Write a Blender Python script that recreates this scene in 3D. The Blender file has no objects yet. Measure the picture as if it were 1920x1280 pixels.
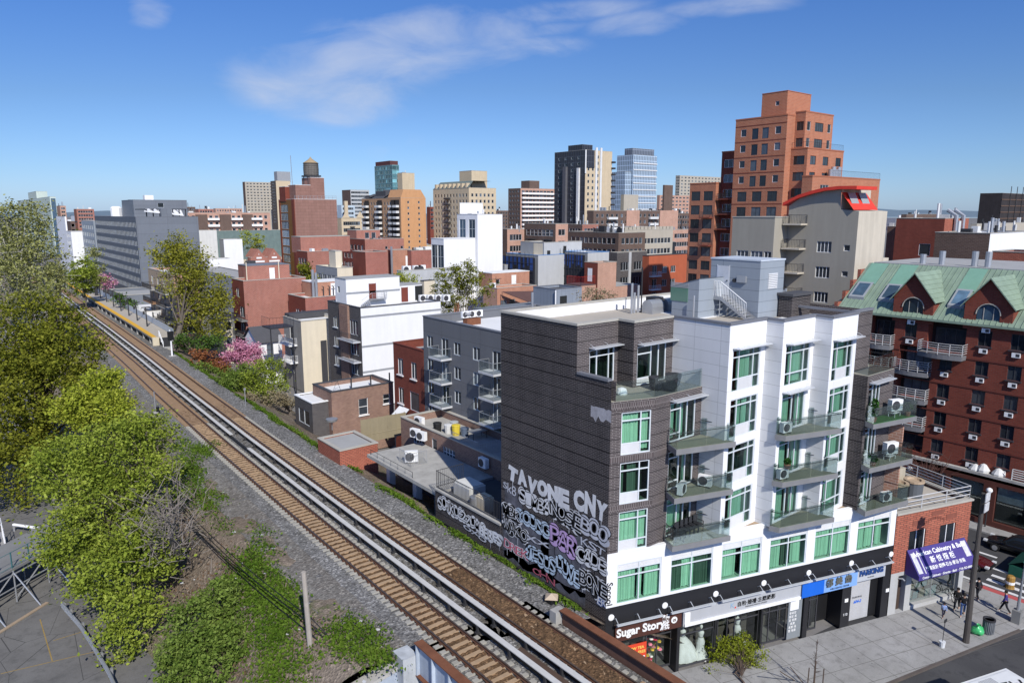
import bpy,math,random
import numpy as np
from mathutils import Vector,Matrix
R=math.radians
rnd=random.Random(7)
scene=bpy.context.scene
COL=scene.collection
PI=math.pi
# survey camera
F,HZ,H=1345.,398.,28.5
CXp,CYp=960.,640.
PT=math.atan((CYp-HZ)/F);cP,sP=math.cos(PT),math.sin(PT)
GA=R(38.5);CG,SG=math.cos(GA),math.sin(GA)
def ray(px,py):
 u,v=(px-CXp)/F,(CYp-py)/F
 x,y,z=u,cP+v*sP,-sP+v*cP
 return x*CG+y*SG,-x*SG+y*CG,z
def A(px,py,z):
 d=ray(px,py);t=(z-H)/d[2]
 return d[0]*t,d[1]*t,z
def AD(px,py,D):
 u,v=(px-CXp)/F,(CYp-py)/F
 t=D/(cP+v*sP);d=ray(px,py)
 return d[0]*t,d[1]*t,H+d[2]*t
def PJ(x,y,z):
 cx,cy=x*CG-y*SG,x*SG+y*CG
 w=z-H;d=cy*cP-w*sP
 return CXp+F*cx/d,CYp-F*(cy*sP+w*cP)/d
def U(x,y,py):
 v=(CYp-py)/F;cy=x*SG+y*CG
 return H+(v*cy*cP-cy*sP)/(cP+v*sP)
def PX(px,py,x0):
 d=ray(px,py);t=x0/d[0];return x0,d[1]*t,H+d[2]*t
def PY(px,py,y0):
 d=ray(px,py);t=y0/d[1];return d[0]*t,y0,H+d[2]*t
# materials
def newmat(name):
 m=bpy.data.materials.new(name);m.use_nodes=True
 nt=m.node_tree;b=nt.nodes['Principled BSDF']
 return m,nt,b,nt.nodes,nt.links
def rgba(c):return(c[0],c[1],c[2],1.)
def srgb(r,g,b):
 f=lambda v:(v/255./12.92)if v<=10 else((v/255.+.055)/1.055)**2.4
 return f(r),f(g),f(b)
def math_(N,L,op,a,b=None,clamp=False):
 n=N.new('ShaderNodeMath');n.operation=op;n.use_clamp=clamp
 for i,v in enumerate((a,b)):
  if v is None:continue
  if isinstance(v,(int,float)):n.inputs[i].default_value=v
  else:L.new(v,n.inputs[i])
 return n.outputs[0]
def mixc(N,L,fac,a,b,mode='MIX'):
 n=N.new('ShaderNodeMix');n.data_type='RGBA';n.blend_type=mode;n.clamp_factor=True
 for s,v in((n.inputs[0],fac),(n.inputs[6],a),(n.inputs[7],b)):
  if isinstance(v,(int,float)):s.default_value=v
  elif isinstance(v,tuple):s.default_value=rgba(v)
  else:L.new(v,s)
 return n.outputs[2]
def ramp(N,L,fac,*stops):
 n=N.new('ShaderNodeValToRGB');cr=n.color_ramp
 while len(cr.elements)<len(stops):cr.elements.new(.5)
 for e,(p,c)in zip(cr.elements,stops):
  e.position=p;e.color=rgba(c)if isinstance(c,tuple)else(c,c,c,1)
 L.new(fac,n.inputs[0]);return n.outputs[0]
def posn(N):return N.new('ShaderNodeNewGeometry').outputs['Position']
def noise(N,L,vec,scale,detail=4,rough=.6,sc3=None):
 if sc3:
  mp=N.new('ShaderNodeMapping');mp.inputs['Scale'].default_value=sc3
  L.new(vec,mp.inputs[0]);vec=mp.outputs[0]
 n=N.new('ShaderNodeTexNoise');n.inputs['Scale'].default_value=scale
 n.inputs['Detail'].default_value=detail;n.inputs['Roughness'].default_value=rough
 L.new(vec,n.inputs['Vector']);return n.outputs['Fac']
def wallvec(N,L):
 s=N.new('ShaderNodeSeparateXYZ');L.new(posn(N),s.inputs[0])
 c=N.new('ShaderNodeCombineXYZ')
 L.new(math_(N,L,'ADD',s.outputs[0],s.outputs[1]),c.inputs[0]);L.new(s.outputs[2],c.inputs[1])
 return c.outputs[0],s
MATS={}
def bump(N,L,b,h,st=.3,dist=.05):
 n=N.new('ShaderNodeBump');n.inputs['Strength'].default_value=st;n.inputs['Distance'].default_value=dist
 L.new(h,n.inputs['Height']);L.new(n.outputs[0],b.inputs['Normal'])
def plain(name,col,rough=.85,var=.18,scale=.6,streak=.12,spec=.3,metal=0.):
 if name in MATS:return MATS[name]
 m,nt,b,N,L=newmat(name)
 p=posn(N)
 n1=noise(N,L,p,scale,5,.65)
 n2=noise(N,L,p,1.,4,.6,(1.3,1.3,.12))
 n3=noise(N,L,p,scale*9,3,.6)
 f=math_(N,L,'ADD',math_(N,L,'MULTIPLY',math_(N,L,'SUBTRACT',n1,.5),var*2.2),math_(N,L,'MULTIPLY',math_(N,L,'SUBTRACT',n2,.5),streak*2.2))
 f=math_(N,L,'ADD',f,math_(N,L,'MULTIPLY',math_(N,L,'SUBTRACT',n3,.5),var))
 f=math_(N,L,'ADD',f,1.)
 c=mixc(N,L,1.,tuple(col),f,'MULTIPLY')
 L.new(c,b.inputs['Base Color'])
 b.inputs['Roughness'].default_value=rough;b.inputs['Specular IOR Level'].default_value=spec
 b.inputs['Metallic'].default_value=metal
 MATS[name]=m;return m
def brick(name,c1,c2,mortar,bw=.6,bh=.22,var=.2,msize=.03,band=None,streak=.15):
 if name in MATS:return MATS[name]
 m,nt,b,N,L=newmat(name)
 v,s=wallvec(N,L)
 t=N.new('ShaderNodeTexBrick');L.new(v,t.inputs['Vector'])
 t.inputs['Color1'].default_value=rgba(c1);t.inputs['Color2'].default_value=rgba(c2)
 t.inputs['Mortar'].default_value=rgba(mortar)
 t.inputs['Scale'].default_value=1.;t.inputs['Brick Width'].default_value=bw
 t.inputs['Row Height'].default_value=bh;t.inputs['Mortar Size'].default_value=msize
 t.inputs['Mortar Smooth'].default_value=.3;t.inputs['Bias'].default_value=0.
 p=posn(N)
 n1=noise(N,L,p,.35,5,.65);n2=noise(N,L,p,1.,4,.6,(1.1,1.1,.1));n3=noise(N,L,p,5.,3,.7)
 f=math_(N,L,'ADD',math_(N,L,'MULTIPLY',math_(N,L,'SUBTRACT',n1,.5),var*2.4),math_(N,L,'MULTIPLY',math_(N,L,'SUBTRACT',n2,.5),streak*2.2))
 f=math_(N,L,'ADD',f,math_(N,L,'MULTIPLY',math_(N,L,'SUBTRACT',n3,.5),var*1.2))
 f=math_(N,L,'ADD',f,1.)
 c=mixc(N,L,1.,t.outputs['Color'],f,'MULTIPLY')
 if band:
  w=math_(N,L,'FRACT',math_(N,L,'DIVIDE',s.outputs[2],band[0]))
  k=math_(N,L,'LESS_THAN',w,band[1])
  c=mixc(N,L,k,c,band[2])
 L.new(c,b.inputs['Base Color']);b.inputs['Roughness'].default_value=.9
 b.inputs['Specular IOR Level'].default_value=.2
 MATS[name]=m;return m
def panelled(name,col,pw,ph,line=.02,dark=.55,rough=.5,var=.08):
 """cladding panels with thin joints"""
 if name in MATS:return MATS[name]
 m,nt,b,N,L=newmat(name)
 v,s=wallvec(N,L)
 t=N.new('ShaderNodeTexBrick');L.new(v,t.inputs['Vector']);t.offset=0.
 t.inputs['Color1'].default_value=rgba(col);t.inputs['Color2'].default_value=rgba(tuple(x*(1-var)for x in col))
 t.inputs['Mortar'].default_value=rgba(tuple(x*dark for x in col))
 t.inputs['Scale'].default_value=1.;t.inputs['Brick Width'].default_value=pw
 t.inputs['Row Height'].default_value=ph;t.inputs['Mortar Size'].default_value=line
 p=posn(N)
 n1=noise(N,L,p,.5,5,.65);n2=noise(N,L,p,1.,4,.65,(2.2,2.2,.1))
 f=math_(N,L,'ADD',math_(N,L,'MULTIPLY',math_(N,L,'SUBTRACT',n1,.5),var*2),math_(N,L,'MULTIPLY',math_(N,L,'SUBTRACT',n2,.5),var*2.))
 f=math_(N,L,'ADD',f,1.)
 L.new(mixc(N,L,1.,t.outputs['Color'],f,'MULTIPLY'),b.inputs['Base Color'])
 b.inputs['Roughness'].default_value=rough;b.inputs['Specular IOR Level'].default_value=.3
 MATS[name]=m;return m
def glassy(name,col,var=.6,rough=.12):
 """opaque-looking window glass of a dim room, different from pane to pane"""
 if name in MATS:return MATS[name]
 m,nt,b,N,L=newmat(name)
 oi=N.new('ShaderNodeObjectInfo')
 f=ramp(N,L,oi.outputs['Random'],(0.,.35),(.45,.8),(.8,1.3),(1.,3.2))
 p=noise(N,L,posn(N),1.4,3,.6)
 f=math_(N,L,'MULTIPLY',f,math_(N,L,'ADD',math_(N,L,'MULTIPLY',p,var*2),1-var))
 L.new(mixc(N,L,1.,tuple(col),f,'MULTIPLY'),b.inputs['Base Color'])
 b.inputs['Roughness'].default_value=rough;b.inputs['Specular IOR Level'].default_value=.5
 MATS[name]=m;return m
def clearglass(name,tint,refl=.08,fr=.5):
 if name in MATS:return MATS[name]
 m=bpy.data.materials.new(name);m.use_nodes=True
 nt=m.node_tree;N,L=nt.nodes,nt.links;N.clear()
 o=N.new('ShaderNodeOutputMaterial');t=N.new('ShaderNodeBsdfTransparent');g=N.new('ShaderNodeBsdfGlossy')
 t.inputs[0].default_value=rgba(tint);g.inputs['Roughness'].default_value=.03
 g.inputs[0].default_value=(.9,.95,.95,1)
 lw=N.new('ShaderNodeFresnel');lw.inputs[0].default_value=1.5
 f=math_(N,L,'ADD',math_(N,L,'MULTIPLY',lw.outputs[0],fr),refl-.02,True)
 mx=N.new('ShaderNodeMixShader');L.new(f,mx.inputs[0]);L.new(t.outputs[0],mx.inputs[1]);L.new(g.outputs[0],mx.inputs[2])
 L.new(mx.outputs[0],o.inputs[0]);MATS[name]=m;return m
def leafmat(name,c1,c2,c3,tr=.3):
 if name in MATS:return MATS[name]
 m=bpy.data.materials.new(name);m.use_nodes=True
 nt=m.node_tree;N,L=nt.nodes,nt.links;N.clear()
 o=N.new('ShaderNodeOutputMaterial')
 ge=N.new('ShaderNodeNewGeometry')
 n=noise(N,L,ge.outputs['Position'],.55,3,.6)
 f=math_(N,L,'ADD',math_(N,L,'MULTIPLY',ge.outputs['Random Per Island'],.55),math_(N,L,'MULTIPLY',math_(N,L,'SUBTRACT',n,.28),1.0),True)
 c=ramp(N,L,f,(.1,c1),(.5,c2),(.95,c3))
 d=N.new('ShaderNodeBsdfDiffuse');t=N.new('ShaderNodeBsdfTranslucent')
 L.new(c,d.inputs[0]);L.new(c,t.inputs[0])
 mx=N.new('ShaderNodeMixShader');mx.inputs[0].default_value=tr
 L.new(d.outputs[0],mx.inputs[1]);L.new(t.outputs[0],mx.inputs[2]);L.new(mx.outputs[0],o.inputs[0])
 MATS[name]=m;return m
# mesh building
class MB:
 def __init__(s):s.v=[];s.f=[];s.m=[];s.smooth=False
 def quad(s,a,b,c,d,mi=0):
  n=len(s.v);s.v+=[a,b,c,d];s.f.append((n,n+1,n+2,n+3));s.m.append(mi)
 def poly(s,pts,mi=0):
  n=len(s.v);s.v+=list(pts);s.f.append(tuple(range(n,n+len(pts))));s.m.append(mi)
 def box(s,x0,x1,y0,y1,z0,z1,mi=0,T=None,skip=''):
  p=[(x0,y0,z0),(x1,y0,z0),(x1,y1,z0),(x0,y1,z0),(x0,y0,z1),(x1,y0,z1),(x1,y1,z1),(x0,y1,z1)]
  if T:p=[T(*q)for q in p]
  n=len(s.v);s.v+=p
  for k,f in(('b',(0,3,2,1)),('t',(4,5,6,7)),('s',(0,1,5,4)),('e',(1,2,6,5)),('n',(2,3,7,6)),('w',(3,0,4,7))):
   if k not in skip:s.f.append(tuple(n+i for i in f));s.m.append(mi)
 def prism(s,pts,z0,z1,mi=0,mtop=None,bottom=True):
  k=len(pts);n=len(s.v)
  s.v+=[(p[0],p[1],z0)for p in pts]+[(p[0],p[1],z1)for p in pts]
  for i in range(k):
   j=(i+1)%k;s.f.append((n+i,n+j,n+k+j,n+k+i));s.m.append(mi)
  s.f.append(tuple(n+k+i for i in range(k)));s.m.append(mi if mtop is None else mtop)
  if bottom:s.f.append(tuple(n+i for i in reversed(range(k))));s.m.append(mi)
 def tube(s,pts,rad,n=6,mi=0,cap=True):
  pts=[Vector(p)for p in pts];rs=rad if isinstance(rad,(list,tuple))else[rad]*len(pts)
  base=len(s.v);up=Vector((0,0,1))
  for i,p in enumerate(pts):
   d=(pts[min(i+1,len(pts)-1)]-pts[max(i-1,0)])
   if d.length<1e-9:d=Vector((0,0,1))
   d.normalize();a=d.cross(up)
   if a.length<.05:a=d.cross(Vector((1,0,0)))
   a.normalize();b=d.cross(a)
   for k in range(n):
    t=2*PI*k/n;q=p+(a*math.cos(t)+b*math.sin(t))*rs[i];s.v.append(tuple(q))
  for i in range(len(pts)-1):
   for k in range(n):
    k2=(k+1)%n
    s.f.append((base+i*n+k,base+i*n+k2,base+(i+1)*n+k2,base+(i+1)*n+k));s.m.append(mi)
  if cap:
   s.f.append(tuple(base+k for k in reversed(range(n))));s.m.append(mi)
   e=base+(len(pts)-1)*n;s.f.append(tuple(e+k for k in range(n)));s.m.append(mi)
 def disc(s,c,r,axis,t=.03,n=16,mi=0):
  c=Vector(c);a=Vector(axis).normalized();s.tube([c,c+a*t],r,n,mi)
 def lathe(s,prof,c,n=16,mi=0):
  base=len(s.v)
  for r,z in prof:
   for k in range(n):
    t=2*PI*k/n;s.v.append((c[0]+r*math.cos(t),c[1]+r*math.sin(t),c[2]+z))
  for i in range(len(prof)-1):
   for k in range(n):
    k2=(k+1)%n;s.f.append((base+i*n+k,base+i*n+k2,base+(i+1)*n+k2,base+(i+1)*n+k));s.m.append(mi)
  e=base+(len(prof)-1)*n;s.f.append(tuple(e+k for k in range(n)));s.m.append(mi)
  s.f.append(tuple(base+k for k in reversed(range(n))));s.m.append(mi)
 def mesh(s,name,mats,o=(0,0,0),smooth=False):
  me=bpy.data.meshes.new(name)
  me.from_pydata([(a-o[0],b-o[1],c-o[2])for a,b,c in s.v],[],s.f)
  for m in(mats if isinstance(mats,(list,tuple))else[mats]):me.materials.append(m)
  me.polygons.foreach_set('material_index',s.m)
  if smooth:me.polygons.foreach_set('use_smooth',[True]*len(s.f))
  me.update();return me
 def build(s,name,mats,parent=None,smooth=False,loc=None):
  o=org(parent)if loc is None else loc
  ob=bpy.data.objects.new(name,s.mesh(name,mats,o,smooth));COL.objects.link(ob)
  if parent is not None:ob.parent=parent;ob.location=tuple(a-b for a,b in zip(o,org(parent)))
  else:ob.location=o
  return ob
def org(p):
 """world position of an object built with unrotated ancestors"""
 if p is None:return(0,0,0)
 x=Vector((0,0,0))
 while p is not None:x+=Vector(p.location);p=p.parent
 return tuple(x)
def tag(o,label=None,cat=None,group=None,kind=None):
 if label:o['label']=label
 if cat:o['category']=cat
 if group:o['group']=group
 if kind:o['kind']=kind
 return o
def thing(name,label,cat,loc,group=None,rz=0.):
 o=bpy.data.objects.new(name,None);COL.objects.link(o);o.location=loc;o.empty_display_size=.2
 o.rotation_euler=(0,0,rz)
 return tag(o,label,cat,group)
def single(name,mb,mats,label,cat,group=None,smooth=False,loc=None):
 if loc is None:
  xs=[v[0]for v in mb.v];ys=[v[1]for v in mb.v];zs=[v[2]for v in mb.v]
  loc=((min(xs)+max(xs))/2,(min(ys)+max(ys))/2,min(zs))
 return tag(mb.build(name,mats,None,smooth,loc),label,cat,group)
def structure(name,mb,mats,smooth=False):
 return tag(mb.build(name,mats,None,smooth),kind='structure')
def link(name,me,parent,loc,rz=0.,world=False):
 """place a shared mesh as a part; loc in world metres"""
 o=bpy.data.objects.new(name,me);COL.objects.link(o);o.parent=parent
 b=org(parent);o.location=(loc[0]-b[0],loc[1]-b[1],loc[2]-b[2]);o.rotation_euler=(0,0,rz)
 return o
def copy_tree(o,parent=None):
 c=o.copy();COL.objects.link(c);c.parent=parent
 for ch in o.children:copy_tree(ch,c)
 return c
def text(name,body,parent,pos,th,size,mat,ext=.01,off=0.,align='CENTER',tilt=0.,sx=1.,shear=0.,rot=0.,label=None):
 """lettering standing on a wall whose local x runs along angle th"""
 cu=bpy.data.curves.new(name,'FONT');cu.body=body;cu.size=size;cu.extrude=ext;cu.offset=off
 cu.align_x=align;cu.align_y='CENTER';cu.materials.append(mat);cu.shear=shear;cu.resolution_u=3
 o=bpy.data.objects.new(name,cu);COL.objects.link(o);o.parent=parent
 b=org(parent);o.location=tuple(p-q for p,q in zip(pos,b))
 M=Matrix.Rotation(th,4,'Z')@Matrix.Rotation(PI/2-tilt,4,'X')@Matrix.Rotation(rot,4,'Z')
 o.rotation_euler=M.to_euler();o.scale=(sx,1,1)
 if label:o['label']=label
 return o
# palette
W_white=plain('white_render',(.74,.74,.73),.8,.05,.4,.07)
W_pale=plain('pale_render',(.60,.60,.57),.85,.1)
W_grey=plain('grey_render',(.28,.29,.30),.85,.1)
W_lgrey=plain('light_grey_render',(.42,.43,.43),.85,.08)
W_cream=plain('cream_render',(.62,.55,.42),.85,.08)
W_tan=plain('tan_stone',(.52,.42,.28),.9,.12)
W_beige=plain('beige_stone',(.40,.36,.29),.9,.1)
W_black=plain('black_cladding',(.018,.018,.02),.45,.1,.5,.1,.4)
W_conc=plain('concrete',(.36,.35,.32),.9,.2,.5,.3)
W_dconc=plain('dark_concrete',(.2,.195,.18),.9,.2)
R_grey=plain('roof_grey',(.33,.33,.32),.9,.2,.25,0)
R_white=plain('roof_white',(.70,.70,.68),.85,.1,.25,0)
R_dark=plain('roof_dark',(.07,.07,.075),.9,.2,.25,0)
R_tan=plain('roof_tan',(.40,.36,.30),.9,.15,.25,0)
C_stone=plain('coping_stone',(.40,.38,.33),.9,.15)
C_grey=plain('coping_grey_metal',(.17,.175,.19),.5,.1)
C_dark=plain('coping_dark',(.06,.06,.065),.6,.1)
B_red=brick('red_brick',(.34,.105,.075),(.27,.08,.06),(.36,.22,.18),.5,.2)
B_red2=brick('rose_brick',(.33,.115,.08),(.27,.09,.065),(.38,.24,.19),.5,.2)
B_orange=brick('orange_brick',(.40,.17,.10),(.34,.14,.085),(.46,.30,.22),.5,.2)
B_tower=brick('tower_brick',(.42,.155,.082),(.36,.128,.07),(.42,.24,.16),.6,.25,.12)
B_dkred=brick('dark_red_brick',(.21,.05,.032),(.165,.038,.026),(.16,.07,.05),.4,.16,.14,.02)  # also west walls of red blocks, their shade put into the colour
B_near=brick('shop_red_brick',(.44,.145,.09),(.36,.11,.07),(.12,.06,.045),.40,.15,.15,.022)
B_brown=brick('brown_brick',(.26,.155,.11),(.19,.105,.08),(.30,.23,.19),.32,.12,.2,.014)
B_dkbrown=brick('dark_brown_brick',(.13,.085,.065),(.10,.065,.05),(.16,.12,.1),.5,.2)  # also west walls of paler blocks, with their shade in the colour
B_pink=brick('pink_brick',(.44,.24,.17),(.38,.20,.14),(.5,.36,.28),.5,.2)
B_mauve=brick('mauve_brick',(.27,.15,.118),(.245,.135,.105),(.20,.11,.088),2.2,1.1,.1,.06)
B_dkgrey=brick('dark_grey_brick',(.085,.078,.075),(.06,.055,.055),(.16,.15,.145),.34,.12,.2,.012)
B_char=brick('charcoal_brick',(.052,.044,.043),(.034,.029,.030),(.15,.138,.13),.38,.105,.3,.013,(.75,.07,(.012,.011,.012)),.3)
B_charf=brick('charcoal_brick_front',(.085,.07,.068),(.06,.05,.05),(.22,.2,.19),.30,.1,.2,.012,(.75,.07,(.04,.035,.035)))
P_white=panelled('white_panels',(.80,.80,.80),6.,3.,.012,.7)
P_pale=panelled('pale_return_panels',(.66,.67,.67),1.9,.75,.012,.55)  # white cladding darkened; grazing shade of the returns put into the colour
P_steel=panelled('blue_grey_metal_panels',(.285,.32,.355),3.2,.75,.02,.6,.42)
P_grey=panelled('grey_fibre_panels',(.145,.15,.16),3.4,1.45,.02,.6)
P_bluegrey=panelled('blue_grey_panels',(.24,.27,.31),.9,3.,.02,.6,.5)
P_hotel=panelled('slate_panels',(.155,.17,.19),9.,3.1,.05,.75)
M_green=plain('green_copper',(.215,.285,.21),.55,.14,.6,.25)
M_green2=plain('fresh_green_copper',(.18,.335,.245),.55,.1)
M_dkmetal=plain('dark_metal',(.035,.035,.038),.5,.1)
M_steel=plain('galvanised_steel',(.45,.46,.47),.4,.12,1.,.1,.5,.6)
M_white=plain('white_paint',(.78,.78,.76),.5,.06)
M_frame=plain('pale_window_frame',(.62,.66,.68),.45,.05)
M_dframe=plain('dark_window_frame',(.05,.05,.055),.5,.05)
M_black=plain('black_paint',(.012,.012,.013),.45,.1)
M_rust=plain('rusty_steel',(.17,.068,.035),.85,.35,2.,.2)
M_wood=plain('grey_weathered_wood',(.36,.32,.27),.9,.25,2.)
M_red=plain('red_metal',(.62,.05,.03),.5,.1)
M_room=plain('dim_room',(.02,.022,.022),.9,.1)
G_dark=glassy('dark_window_glass',(.035,.042,.05))
G_blue=glassy('blue_window_glass',(.05,.085,.12))
G_teal=glassy('teal_tower_glass',(.07,.16,.17),.4)
G_tint=clearglass('green_tinted_glass',(.52,.78,.64),.07)
G_clear=clearglass('balcony_glass',(.88,.93,.92),.05)
G_shop=clearglass('shop_glass',(.78,.84,.82),.08)
# walls with openings
def Lw(p0,th,u,z,d=0.):
 """u along the wall, d out of the wall (negative: inwards)"""
 return(p0[0]+math.cos(th)*u+math.sin(th)*d,p0[1]+math.sin(th)*u-math.cos(th)*d,z)
def face(mb,p0,th,L,z0,z1,holes=(),mi=0,rev=.16,mrev=None,back=None):
 holes=[h for h in holes if h[0]>.01 and h[1]<L-.01 and h[2]>z0+.01 and h[3]<z1-.01]
 us=sorted({0.,L,*[h[0]for h in holes],*[h[1]for h in holes]})
 zs=sorted({z0,z1,*[h[2]for h in holes],*[h[3]for h in holes]})
 mrev=mi if mrev is None else mrev
 for a,b in zip(zs,zs[1:]):
  if b-a<1e-5:continue
  zc=(a+b)/2;row=[h for h in holes if h[2]<zc<h[3]];st=None
  for u0,u1 in zip(us,us[1:]):
   uc=(u0+u1)/2;inside=any(h[0]<uc<h[1]for h in row)
   if not inside and st is None:st=u0
   if inside and st is not None:
    if u0-st>1e-5:mb.quad(Lw(p0,th,st,a),Lw(p0,th,u0,a),Lw(p0,th,u0,b),Lw(p0,th,st,b),mi)
    st=None
  if st is not None:mb.quad(Lw(p0,th,st,a),Lw(p0,th,L,a),Lw(p0,th,L,b),Lw(p0,th,st,b),mi)
 for h in holes:
  u0,u1,a,b=h[:4]
  q=lambda u,z,d:Lw(p0,th,u,z,d)
  mb.quad(q(u0,a,0),q(u0,b,0),q(u0,b,-rev),q(u0,a,-rev),mrev)
  mb.quad(q(u1,b,0),q(u1,a,0),q(u1,a,-rev),q(u1,b,-rev),mrev)
  mb.quad(q(u0,a,0),q(u0,a,-rev),q(u1,a,-rev),q(u1,a,0),mrev)
  mb.quad(q(u0,b,0),q(u1,b,0),q(u1,b,-rev),q(u0,b,-rev),mrev)
  if back is not None:mb.quad(q(u0,a,-rev),q(u0,b,-rev),q(u1,b,-rev),q(u1,a,-rev),back)
WM={}
def winmesh(w,h,nv=1,nh=1,fr=None,gl=None,fw=.06,sill=False,split=None,louvre=False):
 """frame (+ pane) mesh, centred on u, standing on z 0, facing local -y"""
 fr=fr or M_frame;gl=gl or G_dark
 key=(round(w,2),round(h,2),nv,nh,fr.name,gl.name,fw,sill,split)
 if key in WM:return WM[key]
 a=MB();d=.05
 a.box(-w/2,-w/2+fw,-d,0,0,h);a.box(w/2-fw,w/2,-d,0,0,h)
 a.box(-w/2+fw,w/2-fw,-d,0,0,fw);a.box(-w/2+fw,w/2-fw,-d,0,h-fw,h)
 for i in range(1,nv):
  c=-w/2+w*i/nv;a.box(c-fw/2,c+fw/2,-d*.9,0,fw,h-fw)
 for i in range(1,nh):
  c=h*(split if split else i/nh);a.box(-w/2+fw,w/2-fw,-d*.8,0,c-fw/2,c+fw/2)
 if sill:a.box(-w/2-.1,w/2+.1,-.28,-.0,-.1,-.003)
 p=MB();p.quad((-w/2+.01,-.012,.01),(w/2-.01,-.012,.01),(w/2-.01,-.012,h-.01),(-w/2+.01,-.012,h-.01))
 both=MB();both.v=a.v+p.v;both.f=a.f+[tuple(i+len(a.v)for i in f)for f in p.f];both.m=[0]*len(a.f)+[1]
 WM[key]=(a.mesh('window',[fr]),p.mesh('pane',[gl]),both.mesh('window',[fr,gl]));return WM[key]
NWIN=[0]
def put_window(b,p0,th,uc,z,w,h,sub=False,dep=.12,**k):
 fm,pm,bm=winmesh(w,h,**k)
 o=link('window',fm if sub else bm,b,Lw(p0,th,uc,z,-dep),th)
 if sub:
  q=bpy.data.objects.new('pane',pm);COL.objects.link(q);q.parent=o
 NWIN[0]+=1
 return o
def holes_of(specs,L,zt):
 """specs -> list of (uc, z, w, h, spec)"""
 out=[]
 for s in specs or():
  if 'u' in s:us=s['u']
  else:
   n,m0=s['n'],s.get('m',.9);m1=s.get('m1',m0)
   us=[m0+(L-m0-m1)*(i+.5)/n for i in range(n)]
  for r in range(s.get('rows',1)):
   z=zt-s.get('top',1.2)-s.get('dz',3.)*r-s['h']
   for i,u in enumerate(us):
    if(r,i)in s.get('skip',()):continue
    if u-s['w']/2>.1 and u+s['w']/2<L-.1:out.append((u,z,s['w'],s['h'],s))
 return out
BI={}
def building(name,label,cat,x,y,LX,LY,zt,wall,S=None,Wf=None,z0=0.,ph=.7,roof=None,cop=None,group=None,sub=False,wallW=None,proud=False):  # wallW: west wall; darker copies of the wall carry its grazing shade
 root=thing(name,label,cat,(x,y,z0),group)
 mb=MB();roof=roof or R_grey;cop=cop or C_stone
 hs,hw=holes_of(S,LX,zt),holes_of(Wf,LY,zt)
 hs=[h for h in hs if h[1]>z0+.3];hw=[h for h in hw if h[1]>z0+.3]
 cut=lambda hh:[(u-w/2,u+w/2,z,z+h)for u,z,w,h,s in hh]
 pS,pW=(x,y),(x,y+LY)
 face(mb,pS,0.,LX,z0,zt,cut(hs));face(mb,pW,-PI/2,LY,z0,zt,cut(hw),1 if wallW else 0)
 face(mb,(x+LX,y),PI/2,LY,z0,zt);face(mb,(x+LX,y+LY),PI,LX,z0,zt)
 t=.28;zr=zt-ph
 mb.quad((x+t,y+t,zr),(x+LX-t,y+t,zr),(x+LX-t,y+t,zt),(x+t,y+t,zt))
 mb.quad((x+LX-t,y+LY-t,zr),(x+t,y+LY-t,zr),(x+t,y+LY-t,zt),(x+LX-t,y+LY-t,zt))
 mb.quad((x+t,y+t,zr),(x+t,y+LY-t,zr),(x+t,y+LY-t,zt),(x+t,y+t,zt))
 mb.quad((x+LX-t,y+t,zr),(x+LX-t,y+LY-t,zr),(x+LX-t,y+LY-t,zt),(x+LX-t,y+t,zt))
 mb.build('wall',[wall,wallW or wall],root)
 c=MB();e=.05
 c.box(x-e,x+LX+e,y-e,y+t+e,zt+.002,zt+.1);c.box(x-e,x+LX+e,y+LY-t-e,y+LY+e,zt+.002,zt+.1)
 c.box(x-e,x+t+e,y+t+e,y+LY-t-e,zt+.002,zt+.1);c.box(x+LX-t-e,x+LX+e,y+t+e,y+LY-t-e,zt+.002,zt+.1)
 c.build('coping',cop,root)
 r=MB();r.quad((x+.05,y+.05,zr),(x+LX-.05,y+.05,zr),(x+LX-.05,y+LY-.05,zr),(x+.05,y+LY-.05,zr));r.build('roof',roof,root)
 n=0
 for hh,p0,th in((hs,pS,0.),(hw,pW,-PI/2)):
  for u,z,w,h,s in hh:
   put_window(root,p0,th,u,z,w,h,sub,**s.get('k',{}));n+=1
   if s.get('ac'):
    link('air_conditioner',ACW,root,Lw(p0,th,u+s['ac'],z-.62,.0),th)
 BI[root.name]=(x,y,LX,LY,zt,zr)
 return root
def _acw():
 a=MB();a.box(-.33,.33,-.16,-.002,0,.42,0);a.box(-.02,.28,-.165,-.1605,.07,.35,1);return a.mesh('air_conditioner',[M_white,M_dframe])
ACW=_acw()
def block(b,name,x0,x1,y0,y1,z0,z1,wall,roof=None,S=None,Wf=None,sub=False,lip=.12):
 """a roof bulkhead, stair tower or wing that is a part of building b"""
 mb=MB();hs,hw=holes_of(S,x1-x0,z1),holes_of(Wf,y1-y0,z1)
 hs=[h for h in hs if h[1]>z0+.1];hw=[h for h in hw if h[1]>z0+.1]
 cut=lambda hh:[(u-w/2,u+w/2,z,z+h)for u,z,w,h,s in hh]
 face(mb,(x0,y0),0.,x1-x0,z0,z1,cut(hs));face(mb,(x0,y1),-PI/2,y1-y0,z0,z1,cut(hw))
 face(mb,(x1,y0),PI/2,y1-y0,z0,z1);face(mb,(x1,y1),PI,x1-x0,z0,z1)
 mb.box(x0-.06,x1+.06,y0-.06,y1+.06,z1,z1+lip,1)
 o=mb.build(name,[wall,roof or C_stone],b)
 for hh,p0,th in((hs,(x0,y0),0.),(hw,(x0,y1),-PI/2)):
  for u,z,w,h,s in hh:put_window(o,p0,th,u,z,w,h,False,**s.get('k',{}))
 return o
def bis(f,lo,hi,target):
 for _ in range(60):
  m=(lo+hi)/2
  if(f(m)-target)*(f(lo)-target)<=0:hi=m
  else:lo=m
 return(lo+hi)/2
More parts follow.
